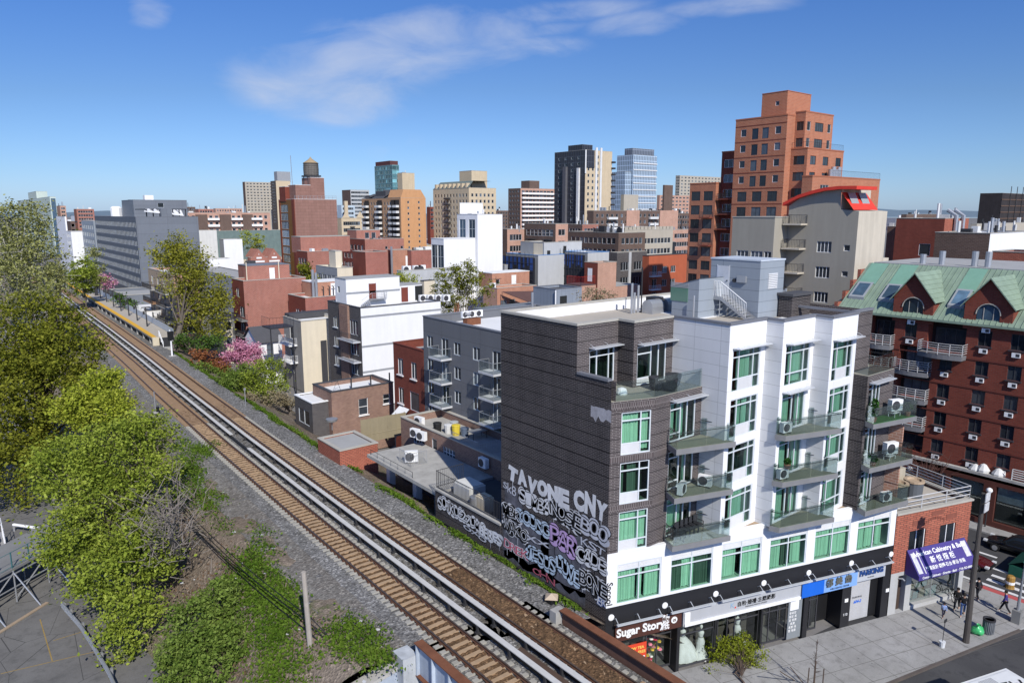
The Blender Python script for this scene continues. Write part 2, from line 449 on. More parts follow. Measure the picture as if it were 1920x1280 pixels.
def lenY(x,y,z,px):return bis(lambda t:PJ(x,y+t,z)[0],.3,400.,px)
def lenX(x,y,z,px):return bis(lambda t:PJ(x+t,y,z)[0],.3,400.,px)
def spot(px,py,z=None,D=None):return A(px,py,z)if z is not None else AD(px,py,D)
def B(name,label,cat,px,py,xl,xr,wall,z=None,D=None,**k):
 """building from the photo column/row of its near roof corner, and the columns where its two faces end"""
 x,y,zt=spot(px,py,z,D)
 LY=k.pop('LY',None)or lenY(x,y,zt,xl);LX=k.pop('LX',None)or lenX(x,y,zt,xr)
 return building(name,label,cat,x,y,LX,LY,zt,wall,**k)
def door(b,p0,th,uc,z,w=.95,h=2.1,mat=None,d=.03):
 a=MB();a.box(-w/2,w/2,-d,-.003,0,h);a.box(-w/2-.06,-w/2-.003,-d*.7,-.003,0,h+.06);a.box(w/2+.003,w/2+.06,-d*.7,-.003,0,h+.06)
 me=a.mesh('door',[mat or M_white]);o=link('door',me,b,Lw(p0,th,uc,z,0),th)
 k=MB();k.box(w/2-.16,w/2-.06,-d-.05,-d-.003,1.,1.06);q=bpy.data.objects.new('handle',k.mesh('handle',[M_dkmetal]));COL.objects.link(q);q.parent=o
 return o
def bars(mb,p,q,h,n=None,gap=.14,r=.014,rails=(1.,),mi=0,post=.025):
 """upright bar railing between two points"""
 p,q=Vector(p),Vector(q);L=(q-p).length;n=n or max(2,int(L/gap))
 for i in range(n+1):
  a=p+(q-p)*(i/n);rr=post if i in(0,n)else r
  mb.tube([a,a+Vector((0,0,h))],rr,4,mi,False)
 for f in rails:mb.tube([p+Vector((0,0,h*f)),q+Vector((0,0,h*f))],.025,4,mi)
def hrail(mb,p,q,h,n=4,posts=3,r=.022,mi=0):
 """railing of level tubes"""
 p,q=Vector(p),Vector(q)
 for i in range(posts):
  a=p+(q-p)*(i/(posts-1));mb.tube([a,a+Vector((0,0,h))],r*1.2,5,mi)
 for i in range(n):
  z=Vector((0,0,h*(i+1)/n));mb.tube([p+z,q+z],r,5,mi)
# the corner apartment block
O2=(28.64,27.07);TB=math.atan2(20.23-27.07,50.46-28.64);LB=22.87
def SB(u,z,d=0.):return Lw(O2,TB,u,z,d)
M_curtain=plain('white_curtain',(.78,.82,.76),.9,.1,2.,.25)
M_curt2=plain('dark_curtain',(.16,.17,.16),.9,.1,2.,.25)
M_fascia=plain('balcony_edge_metal',(.20,.20,.20),.45,.12,.8,.2,.5)
M_deckc=plain('balcony_floor',(.25,.245,.18),.9,.2,1.2,0)
M_louv=plain('white_louvre',(.66,.66,.65),.6,.06)
block_root=thing('apartment_block','corner apartment block with graffiti covered charcoal brick side and white street bays over shops','apartment building',(O2[0],O2[1],0))
AB=block_root
def bigwin(b,p0,th,u0,u1,z0,z1,vs,hs_,louv=(),curt=((0.,1.,'w'),),dep=.1,glass=None,merge=()):
 """vs, hs_: bar positions as fractions; louv: (u0,u1,z0,z1) fractions filled by a louvre"""
 w,h=u1-u0,z1-z0;fw=.07;f=MB()
 T=lambda x,y,z:Lw(p0,th,u0+x,z0+z,-dep-y)
 f.box(0,fw,-.06,.03,0,h,0,T);f.box(w-fw,w,-.06,.03,0,h,0,T)
 f.box(fw,w-fw,-.06,.03,0,fw,0,T);f.box(fw,w-fw,-.06,.03,h-fw,h,0,T)
 for v in vs:
  v,a,c=v if isinstance(v,tuple)else(v,0.,1.)
  f.box(w*v-fw/2,w*v+fw/2,-.055,.028,max(fw,h*a),min(h-fw,h*c),0,T)
 for v,a,c in hs_:f.box(max(fw,w*a),min(w-fw,w*c),-.05,.026,h*v-fw/2,h*v+fw/2,0,T)
 o=f.build('window',M_frame,b)
 p=MB();q=lambda x,y,z:Lw(p0,th,u0+x,z0+z,-dep-y)
 p.quad(q(.02,0,.02),q(w-.02,0,.02),q(w-.02,0,h-.02),q(.02,0,h-.02));p.build('pane',glass or G_tint,o)
 for a,c,e,g in louv:
  l=MB();l.quad(q(w*a+.04,-.02,h*e+.03),q(w*c-.04,-.02,h*e+.03),q(w*c-.04,-.02,h*g-.03),q(w*a+.04,-.02,h*g-.03))
  n=max(3,int(h*(g-e)/.07))
  for i in range(n):
   zz=h*e+.04+(h*(g-e)-.08)*i/n;l.box(w*a+.05,w*c-.05,-.045,-.022,zz,zz+.035,0,T)
  l.build('louvre',M_louv,o)
 for a,c,col in curt:
  k=MB();n=max(6,int(w*(c-a)/.035));ph=rnd.random()*6;per=rnd.uniform(.16,.3);fan=rnd.uniform(-.1,.1)
  pts=[]
  for i in range(n+1):
   t=i/n;x=w*(a+(c-a)*t);d=.2+.045*math.sin(x*2*PI/per+ph)+.02*math.sin(x*2*PI/(per*.37)+ph*2)
   pts.append((x,d))
  zb=.05+rnd.random()*.12
  for(xa,da),(xb,db)in zip(pts,pts[1:]):k.quad(q(xa+fan*.3,da,zb),q(xb+fan*.3,db,zb),q(xb,db,h-.05),q(xa,da,h-.05))
  k.build('curtain',M_curtain if col=='w' else M_curt2,o)
 return o
def wallpart(name,mats,faces):
 mb=MB()
 for fc in faces:face(mb,*fc[0],**fc[1])
 return mb.build(name,mats,AB)
BK=0.75
win3=[(14.8,17.33),(11.81,14.33),(8.85,11.34)]
winW=[(17.87,20.45),(14.97,17.42),(12.05,14.5),(8.98,11.5)]
doorZ=[(15.0,17.4),(12.0,14.4),(9.0,11.4)]
uB=2.86;xB,yB=SB(uB,0)[:2]
XW,Y1,Y2,Y3,X2,X3,X4,YD=35.75,24.45,23.3,22.15,39.55,43.2,46.45,21.2
hol=lambda a,b,rows:[(a,b,z,y)for z,y in rows]
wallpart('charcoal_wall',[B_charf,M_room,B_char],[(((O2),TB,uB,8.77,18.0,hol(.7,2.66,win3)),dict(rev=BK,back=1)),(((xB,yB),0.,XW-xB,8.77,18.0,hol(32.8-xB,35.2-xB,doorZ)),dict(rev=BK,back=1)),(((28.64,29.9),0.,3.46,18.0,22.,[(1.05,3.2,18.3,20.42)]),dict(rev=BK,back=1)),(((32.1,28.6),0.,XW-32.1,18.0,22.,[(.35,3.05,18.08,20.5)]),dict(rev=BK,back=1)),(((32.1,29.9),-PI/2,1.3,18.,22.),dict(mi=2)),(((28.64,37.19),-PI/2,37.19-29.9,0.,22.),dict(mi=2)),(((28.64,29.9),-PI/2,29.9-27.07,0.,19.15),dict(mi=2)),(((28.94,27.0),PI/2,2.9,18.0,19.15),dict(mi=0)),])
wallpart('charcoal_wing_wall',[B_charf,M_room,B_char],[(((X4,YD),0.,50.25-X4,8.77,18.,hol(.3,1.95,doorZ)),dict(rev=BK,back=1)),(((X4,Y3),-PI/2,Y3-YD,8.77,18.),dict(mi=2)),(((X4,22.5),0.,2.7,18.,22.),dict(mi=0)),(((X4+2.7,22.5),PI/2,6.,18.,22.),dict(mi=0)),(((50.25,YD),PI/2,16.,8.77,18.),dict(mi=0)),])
wallpart('white_wall',[P_white,M_room],[(((XW,Y1),0.,X2-XW,8.77,22.,hol(36.2-XW,39.05-XW,winW)),dict(rev=BK,mrev=0,back=1)),(((X2,Y2),0.,X3-X2,8.77,22.,hol(40.0-X2,42.8-X2,winW[:1])+hol(39.93-X2,42.6-X2,doorZ)),dict(rev=BK,mrev=0,back=1)),(((X3,Y3),0.,X4-X3,8.77,22.,hol(43.5-X3,46.05-X3,winW)),dict(rev=BK,mrev=0,back=1)),])
wallpart('return_wall',[P_pale],[(((XW,28.6),-PI/2,28.6-Y1,8.77,22.),{}),(((X2,Y1),-PI/2,Y1-Y2,8.77,22.),{}),(((X3,Y2),-PI/2,Y2-Y3,8.77,22.),{}),(((X4,Y3),PI/2,.34,18.,22.),{}),])
pod=[.36,4.09,7.84,11.6,15.32,19.05,22.71]
ph=[(a+.33,b-.36,5.5,8.05)for a,b in zip(pod,pod[1:])]
wallpart('podium_wall',[W_white,M_room],[((O2,TB,LB,5.42,8.77,ph),dict(rev=.9,mrev=0,back=1))])
wallpart('street_band',[W_black],[((O2,TB,LB,4.3,5.42),{})])
wallpart('podium_side_wall',[W_black],[((SB(LB,0)[:2],PI/2,14.,0.,8.77),{})])
for i,h in enumerate(ph):
 cs=[((0.,.45,'w'),(.5,.62,'w'),(.68,1.,'w')),((0.,.3,'d'),(.3,.6,'w'),(.62,.95,'d')),((0.,.42,'w'),(.55,1.,'w')),((0.,.35,'w'),(.38,.62,'d'),(.65,.9,'w')),((0.,.97,'w'),),((0.,.3,'w'),(.33,.62,'w'),(.64,.82,'w'))][i]
 bigwin(AB,O2,TB,*h,(.5,),[(.68,0,1),(.84,0,1)],louv=((0.,.5,.84,1.),(.5,1.,.84,1.)),curt=cs)
for k,(z0,z1)in enumerate(win3):
 bigwin(AB,O2,TB,.7,2.66,z0,z1,(.66,),[(.8,0,1),(.26,0,1)],louv=((0.,.66,0.,.26),),curt=[((0.,.62,'w'),(.7,1.,'w')),((0.,.2,'d'),(.3,.6,'d')),((0.,1.,'w'),)][k])
for k,(z0,z1)in enumerate(doorZ):
 bigwin(AB,(xB,yB),0.,32.8-xB,35.2-xB,z0,z1,(.42,.68),[(.82,0,.42),(.2,0,.42)],curt=[((0.,.3,'w'),(.42,.66,'w')),((0.,.12,'w'),(.66,.8,'w')),((0.,.66,'w'),)][k])
 bigwin(AB,(X2,Y2),0.,39.93-X2,42.6-X2,z0,z1,(.45,.72),[(.86,0,.45)],curt=[((0.,.45,'w'),(.72,1.,'w'))][0])
 bigwin(AB,(X4,YD),0.,.3,1.95,z0,z1,(.4,.7),[(.85,0,.4),(.22,0,.4)],curt=[((.7,1.,'d'),),((0.,.4,'w'),),((0.,.4,'w'),(.7,.9,'w'))][k])
lv=((.24,.76,0.,.3),)
for k,(z0,z1)in enumerate(winW):
 hs3=[(.82,0,1),(.3,0,1)]
 c1=[((.26,.74,'w'),),((.3,.5,'w'),(.55,.72,'w')),(),((.25,.75,'w'),)][k]
 bigwin(AB,(XW,Y1),0.,36.2-XW,39.05-XW,z0,z1,(.24,.76),hs3,louv=lv,curt=c1)
 bigwin(AB,(X3,Y3),0.,43.5-X3,46.05-X3,z0,z1,(.24,.76),hs3,louv=lv if k!=3 else(),curt=((.25,.74,'w'),))
bigwin(AB,(X2,Y2),0.,40.-X2,42.8-X2,*winW[0],(.24,.76),[(.82,0,1),(.3,0,1)],curt=((.25,.76,'w'),))
bigwin(AB,(28.64,29.9),0.,1.05,3.2,18.3,20.42,(.3,.78),[(.8,0,1)],curt=())
bigwin(AB,(32.1,28.6),0.,.35,3.05,18.08,20.5,(.48,.74),[(.8,0,.48),(.17,0,.48)],louv=((0,.48,0,.17),),curt=((.48,.6,'d'),))
cp=MB()
def cope(x0,x1,y0,y1,z=22.):cp.box(x0,x1,y0,y1,z+.002,z+.14)
cope(28.58,28.95,30.25,36.9);cope(28.58,32.45,29.84,30.24);cope(32.04,32.45,28.54,29.83);cope(32.46,XW-.02,28.54,28.9);cope(28.58,50.4,36.91,37.25)
cp.build('coping',C_stone,AB)
cp=MB();cope(XW-.06,XW+.3,Y1+.3,28.9);cope(XW-.06,X2-.061,Y1-.06,Y1+.295);cope(X2-.06,X2+.3,Y2+.3,Y1+.295);cope(X2-.06,X3-.061,Y2-.06,Y2+.295)
cope(X3-.06,X3+.3,Y3+.3,Y2+.295);cope(X3-.06,X4+.06,Y3-.06,Y3+.295);cope(X4+.061,X4+2.76,22.44,22.8);cope(X4-.1,X4+.2,Y3+.296,28.)
cope(28.58,28.95,27.3,29.83,19.15);cp.build('metal_coping',C_grey,AB)
rf=MB();rf.box(28.66,50.2,29.92,37.1,20.9,21.3);rf.box(32.2,50.2,28.65,29.91,20.9,21.3);rf.box(XW+.01,X4-.01,Y1+.02,28.64,20.9,21.298);rf.box(X2+.01,X4-.01,Y2+.02,Y1+.01,20.9,21.296);rf.box(X4,X4+2.6,22.6,28.6,20.9,21.294)
rf.build('roof',R_tan,AB)
pw=MB();pw.box(28.9,50.3,36.93,37.18,21.31,22.0);pw.box(50.05,50.3,29.,36.92,21.31,22.0);pw.build('parapet',W_white,AB)
rl=MB();rl.box(40.5,49.9,30.,36.8,21.302,21.33);rl.box(X4-6.,X4-.4,24.6,27.,21.302,21.325);rl.build('roof_sheet',R_white,AB)
t6=MB();t6.prism([SB(.05,0)[:2],(xB,yB+.03),(XW-.01,yB+.03),(XW-.01,28.58),(32.1,28.58),(32.1,29.88),(28.7,29.88)],17.7,18.02)
t6.prism([(X4+.01,YD+.03),(50.2,YD+.03),(50.2,27.),(X4+2.7,27.),(X4+2.7,22.48),(X4+.01,22.48)],17.7,18.02)
t6.build('terrace_floor',plain('terrace_paving',(.30,.285,.23),.9,.15,.8,0),AB)
bt=MB();bt.prism([SB(.05,0,-.02)[:2],SB(LB,0,-.02)[:2],(50.4,23.),(X4,24.),(36.,27.),(28.7,27.4)],8.5,8.768);bt.build('podium_top',R_tan,AB)
ptop=MB();ptop.poly([SB(.3,8.773,-.25),SB(LB-.1,8.773,-.25),(50.2,22.,8.773),(X4,24.,8.773),(36.,27.,8.773),(29.,27.3,8.773)]);ptop.build('terrace_strip',plain('tan_gravel',(.34,.25,.16),.95,.25,2.,0),AB)
kb=MB();kb.box(0,LB,-.02,.24,8.771,8.86,0,lambda x,y,z:SB(x,z,-y));kb.build('podium_coping',M_white,AB)
sc_=MB()
for z in(17.5,14.42,11.42):
 sc_.box(0.,uB-.01,0.,.03,z,z+.36,0,lambda x,y,z:SB(x,z,y));sc_.box(xB,32.75,yB-.03,yB-.001,z,z+.36)
sc_.build('soldier_course',brick('soldier_brick',(.10,.08,.078),(.075,.062,.06),(.22,.2,.19),.1,.36,.15,.012),AB)
def balcony(pts,wall0,wall1,z,floor=None,outer=None,name='balcony'):
 """pts: plan of the outer edge, wall0/wall1 close the plan at the wall"""
 pl=[wall0]+pts+[wall1]
 s=MB();s.prism(pl,z-.34,z-.012,0);o=s.build(name,M_fascia,AB)
 c=(sum(p[0]for p in pl)/len(pl),sum(p[1]for p in pl)/len(pl));ins=[(c[0]+(p[0]-c[0])*.95,c[1]+(p[1]-c[1])*.95)for p in pl]
 f=MB();f.prism(ins,z-.011,z,0);f.build('floor',floor or M_deckc,o)
 g=MB();r=MB();ring=[wall0]+pts+([wall1]if outer is None else[])
 ring=[(c[0]+(p[0]-c[0])*.97,c[1]+(p[1]-c[1])*.97)for p in ring]
 for a,b in zip(ring,ring[1:]):
  d=Vector((b[0]-a[0],b[1]-a[1],0));Ld=d.length
  if Ld<.25:continue
  n=max(1,round(Ld/1.75));nx,ny=-d.y/Ld*.006,d.x/Ld*.006
  for i in range(n):
   s0,s1=(i+.01)/n,(i+.99)/n
   A_,B_=(a[0]+d.x*s0,a[1]+d.y*s0),(a[0]+d.x*s1,a[1]+d.y*s1)
   g.prism([(A_[0]-nx,A_[1]-ny),(B_[0]-nx,B_[1]-ny),(B_[0]+nx,B_[1]+ny),(A_[0]+nx,A_[1]+ny)],z+.03,z+1.08)
   r.tube([(A_[0]+nx*8,A_[1]+ny*8,z+.9),(A_[0]+nx*8,A_[1]+ny*8,z+.96)],.03,5)
  r.tube([(a[0]+nx*9,a[1]+ny*9,z+.93),(b[0]+nx*9,b[1]+ny*9,z+.93)],.022,5)
 g.build('glass_panel',G_clear,o);r.build('handrail',M_dkmetal,o)
 return o
grass_floor=plain('green_turf_mat',(.06,.17,.03),.95,.3,6.,0)
for k,z in enumerate((15.,12.,9.)):
 balcony([(32.15,25.15),(36.15,23.9)],(32.6,26.14),(XW-.02,26.14),z)
 balcony([(39.25,23.22),(39.45,22.62),(43.75,21.3)],(39.6,23.26),(X3-.02,23.26),z)
 balcony([(46.15,20.45),(50.45,19.55)],(46.5,YD-.03),(50.4,YD-.03),z,grass_floor if k==0 else None)
def glassrail(name,pts,z,parent):
 g=MB();r=MB()
 for a,b in zip(pts,pts[1:]):
  d=Vector((b[0]-a[0],b[1]-a[1],0));Ld=d.length;n=max(1,round(Ld/1.6));nx,ny=-d.y/Ld*.007,d.x/Ld*.007
  for i in range(n):
   A_,B_=[(a[0]+d.x*t,a[1]+d.y*t)for t in((i+.008)/n,(i+.992)/n)]
   g.prism([(A_[0]-nx,A_[1]-ny),(B_[0]-nx,B_[1]-ny),(B_[0]+nx,B_[1]+ny),(A_[0]+nx,A_[1]+ny)],z,z+1.12)
  r.tube([(a[0]+nx*8,a[1]+ny*8,z+.92),(b[0]+nx*8,b[1]+ny*8,z+.92)],.022,5)
 o=g.build(name,G_clear,parent);r.build('handrail',M_dkmetal,o);return o
glassrail('glass_railing',[SB(.35,0,-.06)[:2],(xB,yB+.06),(XW-.03,yB+.06)],18.03,AB)
glassrail('glass_railing',[(X4+.1,YD+.06),(50.15,YD+.06),(50.15,26.)],18.03,AB)
def shade(p0,th,u0,u1,z,out=.55,part='sun_shade'):
 m=MB();m.box(u0,u1,.03,out,z,z+.06,0,lambda x,y,zz:Lw(p0,th,x,zz,y))
 n=max(2,round((u1-u0)/1.2));a=MB()
 for i in range(n+1):
  u=u0+.1+(u1-u0-.2)*i/n;m.tube([Lw(p0,th,u,z+.22,.0),Lw(p0,th,u,z+.2,out*.3),Lw(p0,th,u,z+.07,out*.75)],.012,4)
 return m.build(part,plain('pale_aluminium',(.6,.62,.63),.35,.08,1.,.1,.5,.3),AB)
shade((28.64,29.9),0.,.95,3.65,20.55);shade((32.1,28.6),0.,.3,3.6,20.62);shade((xB,yB),0.,32.7-xB,35.7-xB,17.55)
shade((XW,Y1),0.,.35,3.7,20.55);shade((X2,Y2),0.,.35,3.5,20.55);shade((X3,Y3),0.,.2,3.3,20.55);shade((X2,Y2),0.,.3,3.2,17.5);shade((X4,YD),0.,.2,3.,17.5)
for u in pod:
 d=MB();d.tube([SB(u,4.78,.003),SB(u,4.78,.04),SB(u,4.78,.055)],[.2,.2,.15],16);d.build('wall_lamp',M_white,AB)
for u0,u1 in((.45,3.6),(4.2,7.4),(7.9,11.2),(11.65,15.1),(15.35,18.75),(19.1,22.3)):
 m=MB();m.box(u0,u1,.5,.66,4.5,4.58,0,lambda x,y,z:SB(x,z,y));m.box(u0,u1,.5,.53,4.42,4.5,0,lambda x,y,z:SB(x,z,y))
 for t in(.03,.5,.97):
  u=u0+(u1-u0)*t;m.tube([SB(u,4.62,.003),SB(u,4.8,.25),SB(u,4.62,.55)],.022,5)
 m.build('strip_lamp',plain('pale_aluminium',(.6,.62,.63)),AB)
gf=MB();face(gf,SB(0,0,-2.2)[:2],TB,LB,0.,4.3,mi=0);gf.build('shop_interior',plain('dim_shop_wall',(.10,.09,.08),.9,.4,1.2,.3),AB)
pr_=MB()
for a,b in((0.,.58),(5.1,5.32),(7.92,8.06),(11.6,11.75),(15.17,15.55),(18.5,19.3),(22.2,22.85)):
 pr_.box(a,b,-1.4,-.003,0.,4.29,0,lambda x,y,z:SB(x,z,y))
pr_.box(16.75,16.95,-2.1,-1.,0.,3.2,0,lambda x,y,z:SB(x,z,y));pr_.box(0,LB,-2.2,-.01,4.2,4.29,0,lambda x,y,z:SB(x,z,y));pr_.build('pier',W_black,AB)
def shopglass(u0,u1,z0,z1,d,n=2,nm='shop_window'):
 f=MB();T=lambda x,y,z:SB(x,z,d+y)
 for i in range(n+1):c=u0+(u1-u0)*i/n;f.box(c-.035,c+.035,-.03,.03,z0,z1,0,T)
 f.box(u0+.036,u1-.036,-.028,.028,z0,z0+.12,0,T);f.box(u0+.036,u1-.036,-.028,.028,z1-.08,z1,0,T);f.box(u0+.036,u1-.036,-.026,.026,2.35,2.43,0,T)
 o=f.build(nm,M_dframe,AB);p=MB();p.quad(SB(u0,z0,d),SB(u1,z0,d),SB(u1,z1,d),SB(u0,z1,d));p.build('pane',G_shop,o);return o
shopglass(.62,3.0,.1,3.2,-.25,1);shopglass(3.05,5.1,.05,3.2,-.7,2);shopglass(5.33,7.92,.1,3.2,-.15,1);shopglass(8.07,9.6,.1,3.2,-.9,2);shopglass(9.7,11.6,.1,3.2,-.3,1)
shopglass(11.76,13.9,.1,3.2,-.3,3);shopglass(15.56,16.75,.1,3.2,-.5,2)
sh=MB();sh.box(19.32,21.5,-.5,-.44,.02,3.3,0,lambda x,y,z:SB(x,z,y))
for i in range(22):sh.box(19.34,21.48,-.44,-.425,.06+i*.145,.16+i*.145,0,lambda x,y,z:SB(x,z,y))
sh.build('roller_shutter',plain('shutter_grey',(.42,.42,.42),.5,.12),AB)
dk=MB();dk.box(21.52,22.18,-.45,-.4,.02,3.2,0,lambda x,y,z:SB(x,z,y));dk.box(16.96,18.48,-1.3,-1.25,.02,3.2,0,lambda x,y,z:SB(x,z,y));dk.build('doorway',M_black,AB)
gp=MB();gp.box(13.95,15.1,-.2,-.12,.1,3.25,0,lambda x,y,z:SB(x,z,y));gp.build('notice_board',plain('board_grey',(.21,.23,.24),.6),AB)
nb=MB();nb.box(14.08,14.8,-.119,-.1,2.2,3.1,0,lambda x,y,z:SB(x,z,y));nb.build('notice',M_white,AB)
for i in range(6):text('lettering','會議室 喜慶 婚宴'[i:i+4],AB,SB(14.35,2.0-i*.26,-.1),TB,.2,M_white,.004)
wb=MB()
for u,z in((18.75,1.9),(22.55,1.9)):wb.box(u,u+.3,.0,.03,z,z+.25,0,lambda x,y,z:SB(x,z,y))
wb.build('number_plate',M_white,AB);text('lettering','110',AB,SB(18.9,.95,.01),TB,.28,M_white,.004)
def board(name,label,u0,u1,z0,z1,d,m):
 b=MB();b.box(u0,u1,.0,d,z0,z1,0,lambda x,y,z:SB(x,z,y+.012));return single(name,b,m,label,'shop sign')
s1=board('shop_sign','dark brown shop sign reading Sugar Story in white letters beside the railway bridge',.6,5.28,3.15,4.18,.12,plain('sign_brown',(.075,.03,.022),.5,.05))
text('lettering','Sugar Story',s1,SB(2.35,3.68,.15),TB,.72,M_white,.02,.022);text('lettering','糖',s1,SB(4.12,3.95,.15),TB,.52,M_white,.02,.012);text('lettering','紙',s1,SB(4.12,3.45,.15),TB,.52,M_white,.02,.012)
ob=MB();ob.tube([SB(4.72,3.75,.14),SB(4.72,3.75,.165)],.22,18);ob.build('emblem',M_white,s1);text('lettering','ct',s1,SB(4.72,3.76,.17),TB,.3,plain('sign_brown',(0,0,0)),.01,.01)
s2=board('shop_sign','long pale grey shop sign with black Chinese lettering over the bridal windows',5.33,14.55,3.2,4.2,.22,plain('sign_silver',(.40,.41,.42),.4,.05,1.,.05,.5))
e2=MB();e2.box(5.4,14.5,.235,.34,3.2,3.38,0,lambda x,y,z:SB(x,z,y));e2.box(5.4,5.8,.235,.3,3.4,4.1,0,lambda x,y,z:SB(x,z,y));e2.build('trim',M_white,s2)
text('lettering','自助·婚禮·主題攝影',s2,SB(10.9,3.82,.24),TB,.36,M_black,.01,.006);text('lettering','WEDDING PHOTO STUDIO',s2,SB(10.9,3.55,.24),TB,.14,M_black,.004)
text('lettering','K',s2,SB(9.0,3.85,.24),TB,.5,plain('sign_paleblue',(.25,.38,.5),.5),.01);rd=MB();rd.box(9.2,9.3,.236,.25,3.62,3.72,0,lambda x,y,z:SB(x,z,y));rd.build('emblem',M_red,s2)
s3=board('shop_sign','blue shop sign with three dark raised Chinese characters next to the parking entrance',14.62,19.45,3.2,4.2,.25,plain('sign_blue',(.20,.36,.66),.45,.05))
e3=MB();e3.box(14.62,16.5,.265,.275,3.2,4.2,0,lambda x,y,z:SB(x,z,y));e3.build('blue_panel',plain('sign_deepblue',(.012,.12,.55),.45,.05),s3)
for i,c in enumerate('都美齿'):text('lettering',c,s3,SB(16.95+i*.82,3.82,.3),TB,.62,plain('sign_bronze',(.12,.12,.1),.5),.04,.012)
text('lettering','SMILE DENTAL CENTER',s3,SB(17.9,3.36,.28),TB,.16,M_black,.004)
s4=board('parking_sign','silver sign reading PARKING in blue letters over the roller shutter',19.5,22.2,3.28,4.2,.1,plain('sign_silver2',(.44,.46,.48),.4,.05,1.,.05,.5))
text('lettering','PARKING',s4,SB(20.85,3.86,.13),TB,.5,plain('sign_navy',(.02,.06,.2),.5),.05,.02,sx=1.05);text('lettering','24 HOURS',s4,SB(20.85,3.47,.12),TB,.13,M_black,.004)
text('lettering','PARKING',AB,SB(20.35,1.75,-.42),TB,.22,M_dkmetal,.004);text('lettering','604-2',AB,SB(20.4,1.4,-.42),TB,.3,plain('sign_deepblue',(0,0,0)),.004,.01,shear=.3)
pp=MB();pp.box(1.5,3.0,-.2,-.17,1.2,2.5,0,lambda x,y,z:SB(x,z,y));pst=single('poster',pp,plain('poster_red',(.62,.06,.025),.6,.1),'red sale poster in the window under the brown sign','poster')
for i,t in enumerate(('NEW TEA','SALE 2 FREE')):text('lettering',t,pst,SB(2.25,2.2-.3*i,-.16),TB,.26,plain('poster_yellow',(.75,.5,.1),.6),.004,.008)
pw2=MB();pw2.box(2.1,2.9,-.169,-.16,1.3,1.6,0,lambda x,y,z:SB(x,z,y));pw2.build('picture',M_white,pst)
M_dress=plain('white_tulle',(.8,.8,.77),.8,.15,3.,.3)
def gown(u,d,full,label):
 t=thing('wedding_dress',label,'dress',SB(u,.1,d),'wedding dresses in the shop windows');c=SB(u,.1,d);b=MB();n=40
 prof=[(1.0,0),(.98,.1),(.85,.45),(.62,.85),(.36,1.15),(.16,1.35)]if full else[(.62,0),(.45,.15),(.25,.5),(.24,.8),(.27,1.05),(.16,1.35)]
 base=len(b.v)
 for r,z in prof:
  for k in range(n):
   a=2*PI*k/n;rr=r*(1+.07*math.sin(k*2*PI*9/n)*(1-z/1.4));b.v.append((c[0]+rr*math.cos(a),c[1]+rr*math.sin(a),c[2]+z))
 for i in range(len(prof)-1):
  for k in range(n):k2=(k+1)%n;b.f.append((i*n+k,i*n+k2,(i+1)*n+k2,(i+1)*n+k));b.m.append(0)
 b.build('skirt',M_dress,t,True)
 q=MB();q.lathe([(.15,1.34),(.14,1.45),(.19,1.62),(.2,1.72),(.13,1.8),(.055,1.86),(.05,1.95),(.09,2.02),(.1,2.1),(.06,2.2)],c,14);q.build('bodice',M_dress,t,True)
gown(6.4,-1.25,True,'full white ball gown in the shop window nearest the bridge');gown(7.45,-.75,False,'slim white mermaid gown beside the full ball gown');gown(10.6,-1.1,False,'white gown in the dim window right of the slim gown')
fl=thing('flower_display','yellow and pink flowers in the doorway of the brown-signed shop','flowers',SB(3.9,.1,-.9))
cols=[plain('petal_%s'%n,c,.7)for n,c in(('yellow',(.7,.45,.05)),('pink',(.62,.2,.25)),('white',(.7,.68,.6)),('crimson',(.35,.03,.06)))]
st=MB()
for i in range(26):
 a=SB(3.9+rnd.uniform(-.35,.45),1.5+rnd.uniform(-1.2,1.1),-.85+rnd.uniform(-.15,.15));f=MB();r=rnd.uniform(.08,.17)
 f.lathe([(.03,-r*.5),(r,-.1*r),(r*.8,r*.4),(.02,r*.55)],a,7);f.build('flower',cols[i%4],fl);st.tube([SB(3.9,.1,-.9),a],.012,4)
st.build('stem',plain('stem_green',(.05,.12,.03)),fl)
bx,by=43.2,27.45;zt=U(bx,by,490.5);bl=lenY(bx,by,zt,1334.);bw=lenX(bx,by,zt,1472.)
bh=MB();face(bh,(bx,by),0.,bw,21.3,zt);face(bh,(bx,by+bl),-PI/2,bl,21.3,zt);face(bh,(bx+bw,by),PI/2,bl,21.3,zt);face(bh,(bx+bw,by+bl),PI,bw,21.3,zt)
bh.box(bx-.04,bx+bw+.04,by-.04,by+bl+.04,zt,zt+.1,1)
BH=bh.build('roof_bulkhead',[P_steel,plain('pale_cap',(.5,.55,.6),.5)],AB)
dz=22.75
door(BH,(bx,by+bl),-PI/2,1.05,dz,.95,2.05,plain('pale_grey_door',(.56,.58,.6),.5))
v=MB();v.box(bx-.16,bx-.003,by+1.,by+1.7,zt-1.5,zt-1.05);v.build('vent_hood',M_steel,BH)
v=MB()
for i in range(9):v.box(bx+1.0,bx+2.1,by-.05,by-.003,zt-1.9+i*.12,zt-1.82+i*.12)
v.build('louvre',M_louv,BH)
v=MB();v.tube([(bx-.003,by+1.95,zt-1.4),(bx-.12,by+1.95,zt-1.4)],.13,10);v.build('pipe_outlet',M_dkmetal,BH)
st=MB();ys=by+bl-.3;yl=ys-1.35;x0,x1=bx-1.05,bx-.05
st.box(x0,x1,yl,ys,dz-.16,dz-.04);nst=8
for i in range(nst):
 y=yl-(i+1)*.26;z=dz-.04-(i+1)*(dz-21.33)/(nst+1);st.box(x0+.04,x1-.04,y,y+.27,z-.04,z)
